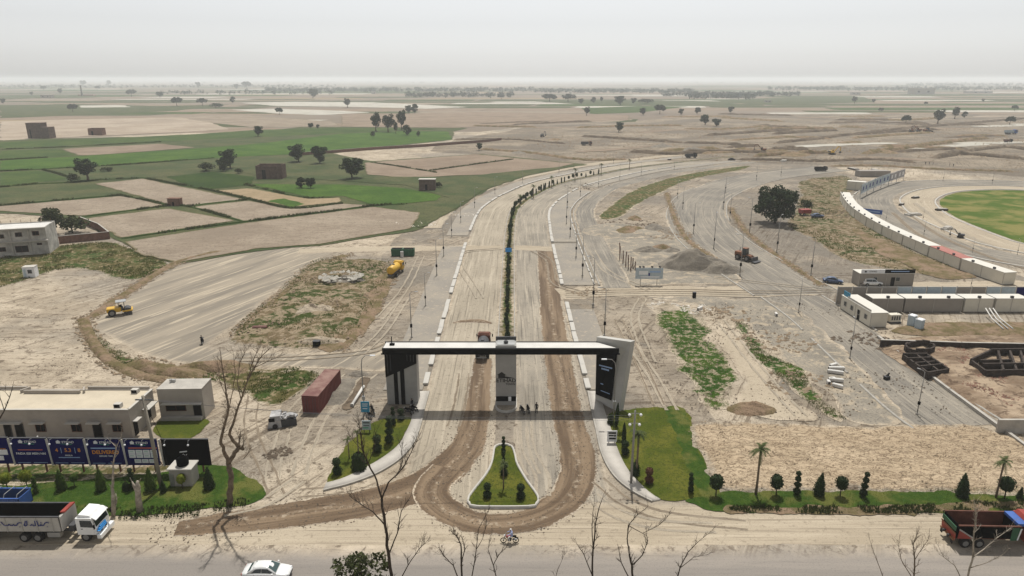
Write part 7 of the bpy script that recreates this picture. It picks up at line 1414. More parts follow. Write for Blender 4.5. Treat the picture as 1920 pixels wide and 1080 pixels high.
# the words on its side, drawn as strokes (joined script written right to left)
ar = MB(); ox, oz, sc_ = -6.4, 2.05, .36
def stroke(pts, r=.055):
    for a, b in zip(pts[:-1], pts[1:]):
        ax, az, bx_, bz = ox + a[0] * sc_, oz + a[1] * sc_, ox + b[0] * sc_, oz + b[1] * sc_; dx, dz = bx_ - ax, bz - az; L = math.hypot(dx, dz) or 1e-6; nx, nz = -dz / L * r, dx / L * r; yb = lambda z: -(2.35 / 2 + (z - 1.25) / 1.75 * .075) - .085
        q = [(ax - nx - dx * .1, az - nz - dz * .1), (bx_ - nx + dx * .1, bz - nz + dz * .1), (bx_ + nx + dx * .1, bz + nz + dz * .1), (ax + nx - dx * .1, az + nz - dz * .1)]; ar.add([(p[0], yb(p[1]), p[1]) for p in q], [(0, 1, 2, 3)])
stroke([(4.6, .9), (4.0, 1.1), (3.4, .8), (3.0, .1), (2.4, -.05)]); stroke([(3.9, -.5), (3.95, -.35)], .07); stroke([(2.4, -.05), (2.2, .5), (2.05, -.05), (1.4, -.1)]); stroke([(2.5, 1.0), (2.25, 1.0)], .07); stroke([(1.4, -.1), (1.3, 1.5)]); stroke([(.7, 1.5), (.6, 0), (.0, -.1), (-.4, .4), (-.7, 0), (-1.0, .1)]); stroke([(-1.6, 1.5), (-1.75, .2), (-2.3, -.2), (-2.7, .3)]); stroke([(-2.0, 1.4), (-2.6, .0)]); stroke([(-3.2, .9), (-3.8, 1.0), (-4.4, .7), (-4.7, .1), (-5.4, -.05), (-5.6, .4), (-6.0, 0), (-6.6, .05), (-6.9, .5), (-7.2, 0), (-8.2, 0)]); stroke([(-4.0, -.55), (-4.05, -.4)], .07); stroke([(-9.0, 1.2), (-8.4, .2)]); stroke([(-9.6, .1), (-10.4, .5), (-11, .1)]); stroke([(-11.4, 1.4), (-11.5, .0), (-12.4, -.2)])
ar.build('painted_script', M['print_navy'], t)
# blue truck behind it
x = Xat(54, 65, 2) - .3; t = thing('blue_truck', 'blue high-sided truck partly behind the white dump truck', 'truck', (x, 64.9, 0), 0, None, .88); chassis(t, 10, [(-1.4, True), (-2.8, True), (-8.4, False)], .5, .95); tipper(t, -7.0, 0, 1.25, 2.9, 2.3, 2.3, M['blue_paint'], M['blue_paint'], M['blue_car'], 8)
m = MB()
for k in range(5): xx = -6.6 + k * 1.6; m.tube([(xx, -1.15, 2.9), (xx, -.9, 3.4), (xx, .9, 3.4), (xx, 1.15, 2.9)], .04, 5)
m.build('hoop', M['steel'], t); cab(t, -9.6, 2.0, 2.3, .85, 2.0, M['blue_paint'])
# red tipper on the right, its tail towards the gate
xr0 = Xat(1772, 60.5, 1.6); t = thing('tipper_truck', 'red and black tipper truck with green corner at the right edge', 'truck', (xr0, 60.4, 0), -.03); chassis_l = 10.0
t2 = t; m = MB(); MB().box((5, .42, .95), (10, .16, .26)).build('chassis_rail', M['steel_dark'], t); MB().box((5, -.42, .95), (10, .16, .26)).build('chassis_rail', M['steel_dark'], t)
for xx in (1.5, 2.9, 8.6):
    for s in (-1, 1): wheel(t, (xx, s * 1.0, .52), .52, .5 if xx < 5 else .32)
tipper(t, .45, 6.6, 1.15, 2.65, 2.3, 2.55, M['black'], M['rust'], M['rust'], 4)
MB().extr([(.5, 1.2), (2.0, 1.2), (.55, 2.2)], -1.335, -1.30).build('red_corner', M['red'], t); MB().extr([(2.0, 1.25), (2.15, 1.3), (.55, 2.35), (.5, 2.2)], -1.345, -1.305).build('white_band', M['steel'], t); MB().extr([(5.75, 1.1), (6.5, 1.1), (6.5, 2.6), (5.75, 2.6)], -1.37, -1.33).build('green_corner', M['green_dark'], t); MB().extr([(6.38, 1.15), (6.5, 1.15), (6.68, 2.5), (6.52, 2.5)], -1.40, -1.375).build('white_band', M['print_white'], t)
m = MB(); m.add([(.35, -1.2, 1.0), (.35, 1.2, 1.0), (.30, 1.25, 1.75), (.30, -1.25, 1.75)], [(0, 1, 2, 3)]); m.build('tail_panel', M['red'], t); MB().box((.28, 0, 2.2), (.08, 2.3, .5)).build('tail_band', M['green_dark'], t); MB().box((.26, 0, 1.72), (.06, 2.45, .14)).build('tail_chevron', M['orange'], t); MB().box((.3, 0, .9), (.2, 2.3, .16)).build('rear_bar', M['orange'], t)
for s in (-1, 1): MB().box((.25, s * .9, .62), (.05, .35, .5)).build('mud_flap', M['rubber'], t)
cab(t, 7.3, 2.0, 2.4, .85, 2.1, M['red']); MB().box((7.0, 0, 2.75), (1.2, 2.2, .3)).build('crown_box', M['blue_paint'], t); MB().box((7.6, -1.24, 1.8), (.8, .03, .7)).build('painted_panel', M['print_orange'], t)
# road roller
x, y = P(225, 590); t = thing('road_roller', 'yellow road roller with canopy on the grey gravel lot', 'roller', (x, y, .05), .5); MB().tube([(1.5, -.95, .75), (1.5, .95, .75)], .75, 20).build('drum', M['steel_dark'], t, False); MB().box((1.5, 0, .9), (1.9, 2.3, .25)).build('drum_yoke', M['yellow'], t); MB().cbox((-.9, 0, 1.25), (2.6, 1.7, .9), .15).build('engine_cover', M['yellow'], t); MB().box((.45, 0, 1.2), (.7, 1.4, .7)).build('platform', M['steel_dark'], t); MB().box((.35, 0, 1.75), (.5, .5, .5)).build('seat', M['black'], t)
for s in (-1, 1):
    wheel(t, (-1.3, s * .85, .72), .72, .5)
    for xx in (.0, 1.0): MB().cyl((xx, s * .7, 1.4), (xx, s * .7, 2.7), .045, n=6).build('canopy_post', M['steel_dark'], t)
MB().cbox((.5, 0, 2.8), (1.9, 1.8, .16), .05).build('canopy', M['steel'], t)
# two tankers and the green skips
def tanker(label, loc, rz, tankm, cabm):
    t = thing('tanker_truck', label, 'truck', loc, rz); chassis(t, 7.2, [(-1.2, False), (-5.6, True)], .48, .92); cab(t, -2.0, 1.9, 2.2, .8, 1.9, cabm); MB().tube([(-7.3, 0, 1.9), (-7.2, 0, 1.9), (-2.5, 0, 1.9), (-2.4, 0, 1.9)], [.75, .95, .95, .75], 18).build('tank', tankm, t, True); MB().box((-4.8, 0, 1.1), (4.8, 1.2, .2)).build('tank_cradle', M['steel_dark'], t); MB().cyl((-4.8, 0, 2.8), (-4.8, 0, 3.0), .3).build('hatch', M['steel_dark'], t); MB().cyl((-7.4, -.8, .7), (-7.4, .8, .7), .06, n=6).build('spray_bar', M['steel'], t); return t
x, y = P(741, 521); tanker('yellow tanker truck parked at the edge of the pit', (x + .3, y + 6.4, .05), math.radians(80), M['yellow'], M['yellow'])
x, y = P(906, 678); tanker('dark water tanker under the gate canopy, wetting the left carriageway', (x, y + 7.3, .05), math.radians(88), M['steel_dark'], M['rust'])
for px, lb in ((744, 'green steel skip beside the cross track, left one of two'), (766, 'green steel skip beside the cross track, right one of two')):
    x, y = P(px, 481); t = thing('skip', lb, 'skip', (x, y + 1, .05), 0, 'green skips'); MB().box((0, 0, 1.0), (2.9, 1.8, 1.9), top=(1.06, 1.06)).build('body', M['green_dark'], t); MB().box((0, 0, 1.98), (2.7, 1.6, .05)).build('load', M['void'], t)
    for k in (-1, 0, 1): MB().box((k * .9, -.98, 1.05), (.12, .1, 1.7), rx=.03).build('rib', M['green_dark'], t)
x, y = P(754, 482); t = thing('drum', 'pale barrel standing between the two green skips', 'barrel', (x, y, .05)); MB().cyl((0, 0, 0), (0, 0, 1.5), .45, .42, 12).build('barrel_body', M['pipe'], t); MB().cyl((0, 0, 1.5), (0, 0, 1.6), .25, .2, 10).build('lid', M['steel'], t)
# excavators and loaders
def excavator(label, px, py, rz, col, s=1.0, name='excavator'):
    x, y = P(px, py); t = thing(name, label, 'excavator', (x, y, .1), rz, None, s)
    for sd in (-1, 1): MB().extr([(-1.8, .35), (-1.5, .05), (1.5, .05), (1.8, .35), (1.6, .8), (-1.6, .8)], sd * 1.1 - .28, sd * 1.1 + .28).build('track', M['rubber'], t)
    MB().box((0, 0, .85), (2.0, 1.7, .5)).build('undercarriage', M['steel_dark'], t); MB().cbox((-.6, 0, 1.75), (2.9, 2.4, 1.2), .15).build('engine_house', col, t); MB().box((.75, .7, 2.1), (1.3, 1.0, 1.7), top=(.85, .9)).build('cab', M['glass'], t); MB().box((.72, .7, 3.0), (1.2, 1.0, .1)).build('cab_roof', col, t); MB().box((-1.9, 0, 1.8), (.5, 2.3, 1.0)).build('counterweight', M['steel_dark'], t)
    MB().extr([(.8, 1.7), (1.1, 1.6), (3.6, 4.6), (5.2, 4.3), (5.2, 4.65), (3.4, 5.1)], -.5, -.15).build('boom', col, t); MB().extr([(5.0, 4.8), (5.35, 4.7), (5.6, 2.0), (5.35, 1.95)], -.48, -.17).build('stick', col, t); MB().extr([(5.2, 2.0), (5.7, 1.9), (5.9, 1.1), (5.0, .7), (4.7, 1.3)], -.85, .2).build('bucket', M['steel_dark'], t); MB().cyl((1.6, -.33, 1.7), (3.0, -.33, 4.0), .09, n=6).build('ram', M['steel'], t); return t
def loader(label, px, py, rz, col, s=1.0):
    x, y = P(px, py); t = thing('wheel_loader', label, 'loader', (x, y, .1), rz, None, s)
    for xx in (-1.3, 1.3):
        for sd in (-1, 1): wheel(t, (xx, sd * .95, .72), .72, .5)
    MB().cbox((-1.3, 0, 1.5), (2.3, 1.6, 1.1), .12).build('engine_cover', col, t); MB().box((1.0, 0, 1.1), (1.9, 1.1, .7)).build('front_frame', col, t); MB().box((.1, 0, 2.2), (1.3, 1.4, 1.7), top=(.85, .88)).build('cab', M['glass'], t); MB().box((.1, 0, 3.1), (1.3, 1.4, .1)).build('cab_roof', col, t)
    for sd in (-1, 1): MB().extr([(.9, 1.7), (1.1, 1.5), (2.9, .9), (2.9, 1.15)], sd * .5 - .1, sd * .5 + .1).build('lift_arm', col, t)
    MB().extr([(2.8, .15), (4.0, .15), (4.0, .28), (3.1, .4), (2.95, 1.25), (2.75, 1.25)], -1.35, 1.35).build('bucket', M['steel_dark'], t); MB().cyl((-1.6, .3, 2.0), (-1.6, .3, 2.9), .07, n=6).build('exhaust', M['black'], t); return t
loader('dark wheel loader with raised bucket on the sandy crossing', 1395, 488, -.9, M['orange'], 1.05)
excavator('orange excavator on the spoil heap of the far site', 1430, 285, 2.9, M['orange'], 1.0); excavator('yellow excavator beside planks on the far site', 1560, 290, .2, M['yellow'], 1.0); excavator('dark excavator low on the ring road inside the curve', 1800, 446, 2.6, M['steel_dark'], .5)
excavator('small brown excavator, leftmost of the far right machines', 1709, 248, .3, M['orange'], 1.1); excavator('small brown excavator in the middle of the far right machines', 1722, 247, 2.8, M['orange'], 1.1); loader('brown loader, rightmost of the far right machines', 1738, 249, .2, M['orange'], 1.5)
excavator('tiny dark digger among spoil left of the lone site tree', 1017, 257, 1.0, M['steel_dark'], .9)
def lorry(label, px, py, rz, colc, colb, s=1.0):
    x, y = P(px, py); t = thing('lorry', label, 'truck', (x, y, .1), rz, None, s); chassis(t, 8, [(-1.3, False), (-5.2, True), (-6.5, True)], .5, .95); cab(t, -2.1, 2.0, 2.3, .85, 2.0, colc); tipper(t, -8, -2.6, 1.2, 2.6, 2.2, 2.4, colb, colb, M['black'], 3); return t
lorry('dark lorry standing alone on the far building site', 1110, 273, 0, M['rust'], M['steel_dark'], 1.0); lorry('blue lorry among spoil at the far right', 1905, 252, .1, M['blue_paint'], M['mesh_panel'], 1.3); lorry('dark lorry at the far end of the main road bend', 1306, 296, .15, M['black'], M['steel_dark'], .9); lorry('dark lorry on the rear bend beside the scrub', 1550, 321, .05, M['black'], M['black'], .8); lorry('dark vehicle alone right of the far banks', 1897, 267, .1, M['black'], M['rust'], .8)
# ------------------------------------------------------------------ people and motorcycles
def body_mesh(joints, bones, levels=1):
    me = bpy.data.meshes.new('body'); names = list(joints); me.from_pydata([joints[n][0] for n in names], [(names.index(a), names.index(b)) for a, b in bones], []); o = bpy.data.objects.new('body', me); COL.objects.link(o); md = o.modifiers.new('skin', 'SKIN'); md.use_smooth_shade = True
    for v, n in zip(me.skin_vertices[0].data, names): r = joints[n][1]; v.radius = (r, r) if not hasattr(r, '__len__') else r; v.use_root = (n == 'pelvis')
    o.modifiers.new('sub', 'SUBSURF').levels = levels; o.modifiers['sub'].render_levels = levels; dgp = bpy.context.evaluated_depsgraph_get(); out = bpy.data.meshes.new_from_object(o.evaluated_get(dgp)); bpy.data.objects.remove(o); return out
BONES = [('pelvis', 'waist'), ('waist', 'chest'), ('chest', 'neck'), ('neck', 'head'), ('head', 'crown'), ('chest', 'shl'), ('shl', 'ell'), ('ell', 'wrl'), ('wrl', 'hal'), ('chest', 'shr'), ('shr', 'elr'), ('elr', 'wrr'), ('wrr', 'har'), ('pelvis', 'hpl'), ('hpl', 'knl'), ('knl', 'anl'), ('anl', 'tol'), ('pelvis', 'hpr'), ('hpr', 'knr'), ('knr', 'anr'), ('anr', 'tor')]
def pose(kind):
    if kind == 'stand': j = dict(pelvis=((0, 0, .92), (.14, .11)), waist=((0, 0, 1.08), (.13, .10)), chest=((0, .01, 1.32), (.16, .11)), neck=((0, .02, 1.48), .055), head=((.0, .04, 1.58), .085), crown=((0, .04, 1.68), .085), shl=((.19, 0, 1.40), .065), ell=((.25, -.02, 1.13), .048), wrl=((.24, .06, .90), .035), hal=((.24, .08, .82), .036), shr=((-.19, 0, 1.40), .065), elr=((-.25, -.02, 1.13), .048), wrr=((-.24, .06, .90), .035), har=((-.24, .08, .82), .036), hpl=((.09, 0, .86), .10), knl=((.11, .03, .48), .068), anl=((.12, -.01, .09), .05), tol=((.13, .16, .05), .042), hpr=((-.09, 0, .86), .10), knr=((-.11, .03, .48), .068), anr=((-.12, -.01, .09), .05), tor=((-.13, .16, .05), .042))
    else: j = dict(pelvis=((0, 0, .84), (.14, .12)), waist=((0, .04, 1.0), (.13, .11)), chest=((0, .12, 1.24), (.16, .12)), neck=((0, .17, 1.40), .055), head=((0, .21, 1.50), .085), crown=((0, .21, 1.60), .085), shl=((.19, .12, 1.32), .065), ell=((.27, .34, 1.14), .048), wrl=((.28, .56, 1.06), .035), hal=((.28, .63, 1.05), .036), shr=((-.19, .12, 1.32), .065), elr=((-.27, .34, 1.14), .048), wrr=((-.28, .56, 1.06), .035), har=((-.28, .63, 1.05), .036), hpl=((.11, .05, .82), .10), knl=((.2, .46, .76), .07), anl=((.19, .30, .38), .05), tol=((.19, .46, .33), .042), hpr=((-.11, .05, .82), .10), knr=((-.2, .46, .76), .07), anr=((-.19, .30, .38), .05), tor=((-.19, .46, .33), .042))
    return j
def person(label, loc, rz, kind, top, bottom, group=None, cap=None):
    j = pose(kind); me = body_mesh(j, BONES); nz = j['neck'][0][2] + .03; hip = j['pelvis'][0][2] + .02; t = thing('person', label, 'person', loc, rz, group)
    for mt in (M[top], M[bottom], M['skin']): me.materials.append(mt)
    hands = [Vector(j['hal'][0]), Vector(j['har'][0])]
    for p in me.polygons:
        c = p.center; p.material_index = 2 if c.z > nz or any((c - h).length < .09 for h in hands) else 0 if (c.z > hip or (kind == 'stand' and c.z > .8 and abs(c.x) > .2)) else 1
    link('body', me, None, t); hd = Vector(j['head'][0]); MB().ell(hd + Vector((0, -.015, .07)), (.105, .115, .10), 10, 5, 0.0).build('cap' if cap else 'hair', M[cap] if cap else M['black'], t, True); return t
def motorcycle(label, loc, rz, tank='red', group=None):
    t = thing('motorcycle', label, 'motorcycle', loc, rz, group)
    for yy in (-.62, .66): o = MB(); pts = [(0, yy + .29 * math.cos(a), .31 + .29 * math.sin(a)) for a in np.linspace(0, 6.283, 17)]; w_ = o.tube(pts, .048, 6).build('wheel', M['rubber'], t); MB().cyl((-.05, yy, .31), (.05, yy, .31), .09, n=8).build('hub', M['rim'], w_)
    MB().cbox((0, .18, .80), (.26, .5, .2), .07).build('fuel_tank', M[tank], t); MB().cbox((0, -.32, .80), (.26, .72, .1), .04).build('saddle', M['black'], t); MB().cbox((0, .05, .45), (.26, .4, .34), .05).build('engine', M['steel_dark'], t)
    m = MB(); m.tube([(0, -.62, .31), (0, -.1, .5), (0, .42, .82)], .035, 5)
    for s in (-1, 1): m.tube([(s * .07, .66, .31), (s * .07, .46, .92)], .025, 5)
    m.build('frame', M['steel_dark'], t); m = MB(); m.tube([(-.34, .34, 1.02), (-.1, .46, .98), (.1, .46, .98), (.34, .34, 1.02)], .018, 5); m.build('handlebar', M['rim'], t); MB().ell((0, .56, .88), (.1, .08, .1), 8, 5).build('headlamp', M['print_white'], t); MB().tube([(.13, .1, .3), (.15, -.8, .36)], [.035, .05], 6).build('exhaust', M['steel'], t); MB().box((0, -.72, .62), (.14, .3, .04)).build('rear_mudguard', M['black'], t); return t
x, y = P(956, 1018); mrz = math.pi / 2
motorcycle('dark motorcycle ridden along the dusty highway shoulder', (x, y, .03), mrz); person('rider in pale blue clothes and white cap on the shoulder motorcycle', (x + .28, y, .06), mrz, 'ride', 'cloth_blue', 'cloth_white', cap='cloth_white')
x, y = P(1006, 775); person('guard in dark clothes standing right of the central gate pillar', (x, y, .02), 2.6, 'stand', 'cloth_dark', 'cloth_dark')
for px, py, rz, lb in ((979, 774, .4, 'dark motorcycle parked against the right side of the central pillar'), (990, 772, .2, 'second dark motorcycle parked right of the central pillar'), (765, 776, 1.2, 'dark motorcycle parked at the foot of the left gate pillar'), (776, 772, .9, 'dark motorcycle parked right of the left gate pillar'), (692, 783, .7, 'dark motorcycle beside the blue sign post'), (699, 776, .5, 'second dark motorcycle behind the blue sign post')):
    x, y = P(px, py); motorcycle(lb, (x, y, .03), rz, 'black', 'motorcycles parked near the gate')
for px, py, rz, lb, a, b in ((773, 768, 1.0, 'person in dark clothes standing at the left gate pillar', 'cloth_dark', 'cloth_dark'), (697, 778, .3, 'person in dark clothes beside the blue sign', 'cloth_dark', 'cloth_tan'), (1735, 309, 0, 'worker, leftmost of three on the far road', 'cloth_dark', 'cloth_dark'), (1742, 309, .5, 'worker, middle of three on the far road', 'cloth_dark', 'cloth_dark'), (1749, 310, 1, 'worker, rightmost of three on the far road', 'cloth_dark', 'cloth_dark'), (1780, 312, 1, 'worker, left of a pair further along the far road', 'cloth_dark', 'cloth_dark'), (1787, 313, 2, 'worker, right of a pair further along the far road', 'cloth_dark', 'cloth_dark')):
    x, y = P(px, py); person(lb, (x, y, .03), rz, 'stand', a, b)
x, y = P(380, 645); motorcycle('dark motorcycle on the grey lot near the weedy pit', (x, y, .05), .2, 'black'); person('rider in dark clothes on the gravel lot motorcycle', (x, y - .28, .08), .2, 'ride', 'cloth_dark', 'cloth_dark')
# ------------------------------------------------------------------ lamp posts, signs, pipes and small things
def lamp_proto(h=8.5, box=True):
    t = thing('street_lamp', None, 'street lamp'); MB().tube([(0, 0, -.1), (0, 0, h * .5), (0, 0, h)], [.10, .075, .05], 7).build('pole', M['pole'], t, True); MB().box((0, 0, .18), (.36, .36, .36)).build('base', M['concrete'], t)
    if box: MB().cbox((0, -.02, h * .28), (.42, .3, .62), .04).build('junction_box', M['black'], t)
    MB().tube([(0, 0, h - .1), (.25, 0, h + .15), (.9, 0, h + .25)], [.045, .04, .035], 6).build('arm', M['pole'], t, True); MB().cbox((1.15, 0, h + .24), (.6, .24, .1), .03).build('lamp_head', M['steel'], t); return t
LP = Placer(lamp_proto())
def lamp(px, py, top, label, group, rz=0.0): x, y = P(px, py); LP((x, y, .02), rz, max(.5, Zat(top, y) / 8.7), label, group)
GLm = 'street lamps along the main road pavements'
for i, (px, py, tp) in enumerate([(772, 634, 548), (798, 574, 512), (819, 517, 448), (832, 481, 420), (847, 444, 398), (864, 418, 378), (890, 390, 352), (928, 364, 332), (980, 343, 315), (1048, 325, 300), (1150, 307, 284)]): lamp(px, py, tp, f'street lamp, {ordinal(i + 1)} from the gate along the left pavement', GLm, .2)
for i, (px, py, tp) in enumerate([(1133, 631, 540), (1112, 573, 482), (1092, 518, 440), (1080, 483, 418), (1069, 444, 388), (1062, 420, 370), (1064, 390, 348), (1088, 368, 334), (1122, 352, 325), (1162, 338, 312), (1202, 329, 304), (1264, 318, 296)]): lamp(px, py, tp, f'street lamp, {ordinal(i + 1)} from the gate along the right pavement', GLm, math.pi - .2)
GLs = 'street lamps of the side roads'
for px, py, tp, lb in [(1300, 438, 380, 'street lamp at the inner kerb of the bend, upper one'), (1338, 467, 400, 'street lamp at the inner kerb of the bend, lower one'), (1405, 439, 372, 'street lamp on the outer kerb below the big tree'), (1456, 474, 404, 'street lamp on the outer kerb, second below the big tree'), (1520, 518, 446, 'street lamp on the outer kerb left of the blue car'), (1387, 517, 440, 'street lamp before the wheel loader'), (1497, 587, 524, 'lone street lamp in the sandy yard left of the compound'), (1593, 673, 598, 'street lamp beside the scattered concrete pipes'), (1719, 778, 696, 'street lamp nearest the tipped soil on the diagonal road'), (1356, 392, 345, 'street lamp at the top of the bend, left one'), (1368, 412, 362, 'street lamp at the top of the bend, right one'), (1280, 392, 350, 'street lamp left of the bend above the stone yard'), (1270, 372, 338, 'street lamp furthest left of the bend'), (1360, 362, 325, 'street lamp behind the bend, upper left'), (1418, 338, 308, 'street lamp behind the bend, upper middle'), (1464, 330, 303, 'street lamp behind the bend, upper right'),
    (1661, 414, 392, 'street lamp inside the curve next to the blue banner'), (1730, 414, 390, 'street lamp on the inner ring road, upper one'), (1732, 441, 412, 'street lamp on the inner ring road, lower one'), (1823, 474, 452, 'street lamp behind the red-roofed cabin'), (1907, 478, 454, 'street lamp at the right edge behind the cabins'), (1820, 540, 508, 'street lamp in front of the near end of the curved cabins'), (1613, 541, 518, 'street lamp left of the white off-road car'), (1860, 345, 318, 'street lamp on the far side of the oval ground, left'), (1768, 340, 316, 'street lamp above the ring road, left of the oval')]: lamp(px, py, tp, lb, GLs, (px * 1.7) % 6.28)
# curved-neck lamps and floodlight near the gate
def neck(label, px, py, top, side):
    x, y = P(px, py); h = Zat(top, y); t = thing('swan_neck_lamp', label, 'street lamp', (x, y, 0)); MB().tube([(0, 0, -.1), (0, 0, h * .85), (side * .15, 0, h * .95), (side * .6, 0, h), (side * 1.3, 0, h + .05)], [.09, .07, .055, .05, .04], 7).build('pole', M['pole'], t, True); MB().cbox((side * 1.65, 0, h + .04), (.75, .26, .12), .03).build('lamp_head', M['print_white'], t); MB().cbox((0, -.1, h * .3), (.4, .3, .55), .03).build('junction_box', M['steel'], t); return t
neck('swan-neck lamp rising behind the blue sign left of the gate', 684, 778, 667, 1); neck('swan-neck lamp in front of the dark gate screen', 1150, 788, 674, -1)
x, y = P(1183, 908); h = Zat(770, y); t = thing('floodlight_pole', 'tall floodlight pole with four white lamps on the right lawn', 'lamp', (x, y, 0)); MB().tube([(0, 0, -.1), (0, 0, h * .5), (0, 0, h)], [.16, .13, .10], 8).build('pole', M['pole'], t, True); m = MB(); m.tube([(-.75, 0, h - .35), (.75, 0, h - .35)], .04, 5); m.tube([(-.7, 0, h - 1.6), (.7, 0, h - 1.6)], .04, 5); m.build('cross_arm', M['pole'], t)
for sx, zz in ((-.65, -.35), (.65, -.35), (-.55, -1.6), (.55, -1.6)): MB().ell((sx, -.15, h + zz - .12), (.18, .17, .17), 9, 6).build('lamp_head', M['print_white'], t)
MB().cyl((0, 0, h), (0, 0, h + .5), .02, n=5).build('spike', M['pole'], t)
# utility pole and its wires
x, y = P(303, 915); h = Zat(742, y); t = thing('utility_pole', 'leaning grey utility pole with wires beside the black hoarding', 'pole', (x, y, 0)); MB().tube([(0, 0, -.1), (-.15, 0, h * .5), (-.35, 0, h)], [.24, .20, .15], 8).build('pole', M['pole_conc'], t, True); MB().box((-.32, 0, h - .5), (1.9, .12, .12)).build('cross_arm', M['steel_dark'], t)
xe, ye = P(1183, 908); he = Zat(778, ye)
for k, o in enumerate((-.8, -.2, .5)):
    a = Vector((-.32 + o, 0, h - .4)); b = Vector((xe - x, ye - y, he - .3 * k)); pts = []
    for i in range(25): u = i / 24; q = a.lerp(b, u); q.z -= 3.2 * 4 * u * (1 - u) * .35; pts.append(q)
    MB().tube(pts, .014, 3, False).build('wire', M['steel_dark'], t)
MB().tube([(-.3, 0, h - .6), (.6, .5, h * .55), (1.0, .6, .2)], .03, 4, False).build('service_cable', M['black'], t)
# signs
def sign(label, px, py, x0, x1, z0, z1, mat, y_off=0.0, marks=(), posts=2, cat='sign'):
    x, y = P(px, py); t = thing('sign', label, cat, (x, y, 0)); MB().cbox(((x0 + x1) / 2, 0, (z0 + z1) / 2), (x1 - x0, .08, z1 - z0), .02).build('board', mat, t)
    for k in range(posts): xx = x0 + (x1 - x0) * (.2 + .6 * k) if posts > 1 else (x0 + x1) / 2; MB().box((xx, .08, z0 / 2 + .1), (.09, .08, z0 + .4)).build('post', M['steel_dark'], t)
    for (a, b, c, d, mt) in marks: plate('printed_mark', rect(a, b, c, d), -.042, M[mt], t, .01)
    return t
sign('blue roadside sign left of the gate', 687, 797, -.6, .6, 2.0, 3.6, M['blue_sign'], marks=[(-.4, .4, 3.2, 3.3, 'print_white'), (-.4, .35, 2.9, 3.0, 'print_white'), (-.35, .3, 2.5, 2.6, 'print_white')]); sign('white notice board below the blue sign', 688, 812, -.6, .6, .5, 1.9, M['mesh_panel'], marks=[(-.45, .45, 1.5, 1.65, 'print_dark'), (-.4, .4, 1.1, 1.2, 'print_dark'), (-.45, .3, .75, .9, 'print_green')]); sign('white notice board with black print on the right lawn', 1147, 833, -.65, .65, .4, 2.0, M['print_white'], marks=[(-.5, .5, 1.55, 1.8, 'print_dark'), (-.45, .2, 1.2, 1.4, 'print_dark'), (-.4, .5, .75, 1.0, 'print_dark'), (.25, .5, 1.15, 1.42, 'print_dark')])
t = sign('pale blue site notice board on two posts in the stone yard', 1216, 535, -3.2, 3.2, 1.6, 4.2, M['mesh_panel'], marks=[(-2.4, -.3, 2.6, 3.5, 'print_white'), (.1, 2.6, 3.1, 3.5, 'print_blue'), (-2.0, 2.4, 1.9, 2.2, 'print_white'), (-.2, .2, 2.3, 3.0, 'print_navy')])
for k in (-2.2, -1.4, .6, 2.4): MB().box((k, .05, 4.45), (.5, .2, .35), ry=.3).build('top_ornament', M['steel_dark'], t)
q, n = cl_at(Y0=P(955, 490)[1]); t = thing('median_sign', 'small bright blue sign standing in the median at the crossing', 'sign', (q[0], q[1], .2)); MB().box((0, 0, 2.5), (1.7, .12, 1.1)).build('board', M['print_cyan'], t); MB().box((0, .08, 1.0), (.12, .1, 2.2)).build('post', M['steel_dark'], t)
q, n = cl_at(Y0=98); t = thing('ring_ornament', 'dark ring-shaped ornament on the median behind the gate', 'ornament', (q[0] + .2, 97.6, .2)); pts = [(.7 * math.cos(a), 0, 9.6 + .85 * math.sin(a) - 9.6 + 1.5) for a in np.linspace(0, 6.283, 19)]; MB().tube(pts, .22, 7).build('ring', M['black'], t, True); MB().cyl((0, 0, -.1), (0, 0, .7), .14).build('stem', M['black'], t)
# trench with a white pipe
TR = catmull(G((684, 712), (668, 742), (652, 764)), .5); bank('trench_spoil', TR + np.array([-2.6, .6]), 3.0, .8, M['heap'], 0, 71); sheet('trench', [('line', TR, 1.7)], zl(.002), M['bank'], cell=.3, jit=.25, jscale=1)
a, b = P(682, 728), P(660, 764); t = thing('drain_pipe', 'long white drain pipe beside the trench left of the gate', 'pipe', (b[0], b[1], .35)); MB().cyl((0, 0, 0), (a[0] - b[0], a[1] - b[1], 0), .22, n=10).build('pipe_barrel', M['pipe'], t, True); MB().cyl((0, 0, 0), ((a[0] - b[0]) * .04, (a[1] - b[1]) * .04, 0), .28, n=10).build('collar', M['pipe'], t)
# concrete pipe lengths in the yard
for i, (px, py, L, rz, lb) in enumerate([(1562, 688, 1.6, .5, 'upright-end pale concrete length at the top of the pile'), (1568, 694, 2.6, -.05, 'long concrete length second from the top'), (1566, 701, 2.4, -.35, 'tilted concrete length in the middle of the yard'), (1560, 714, 1.0, .2, 'short dark-ended concrete length'), (1567, 716, 2.2, -.25, 'long concrete length below the gap'), (1553, 720, .9, 1.4, 'stubby concrete length standing crosswise'), (1570, 727, 1.6, -.7, 'lowest pale concrete length, set aslant'), (1455, 592, 1.2, 1.4, 'small white concrete length alone near the yard lamp'), (1312, 581, 1.6, .8, 'pale length lying at the tip of the lush grass')]):
    x, y = P(px, py); t = thing('kerbstone', lb, 'kerbstone', (x, y, .12), rz, 'concrete lengths lying in the yard'); MB().cbox((0, 0, .27), (L, .5, .5), .08).build('stone', M['pipe'], t); MB().box((-L / 2 - .005, 0, .25), (.03, .3, .3)).build('socket', M['void'], t)
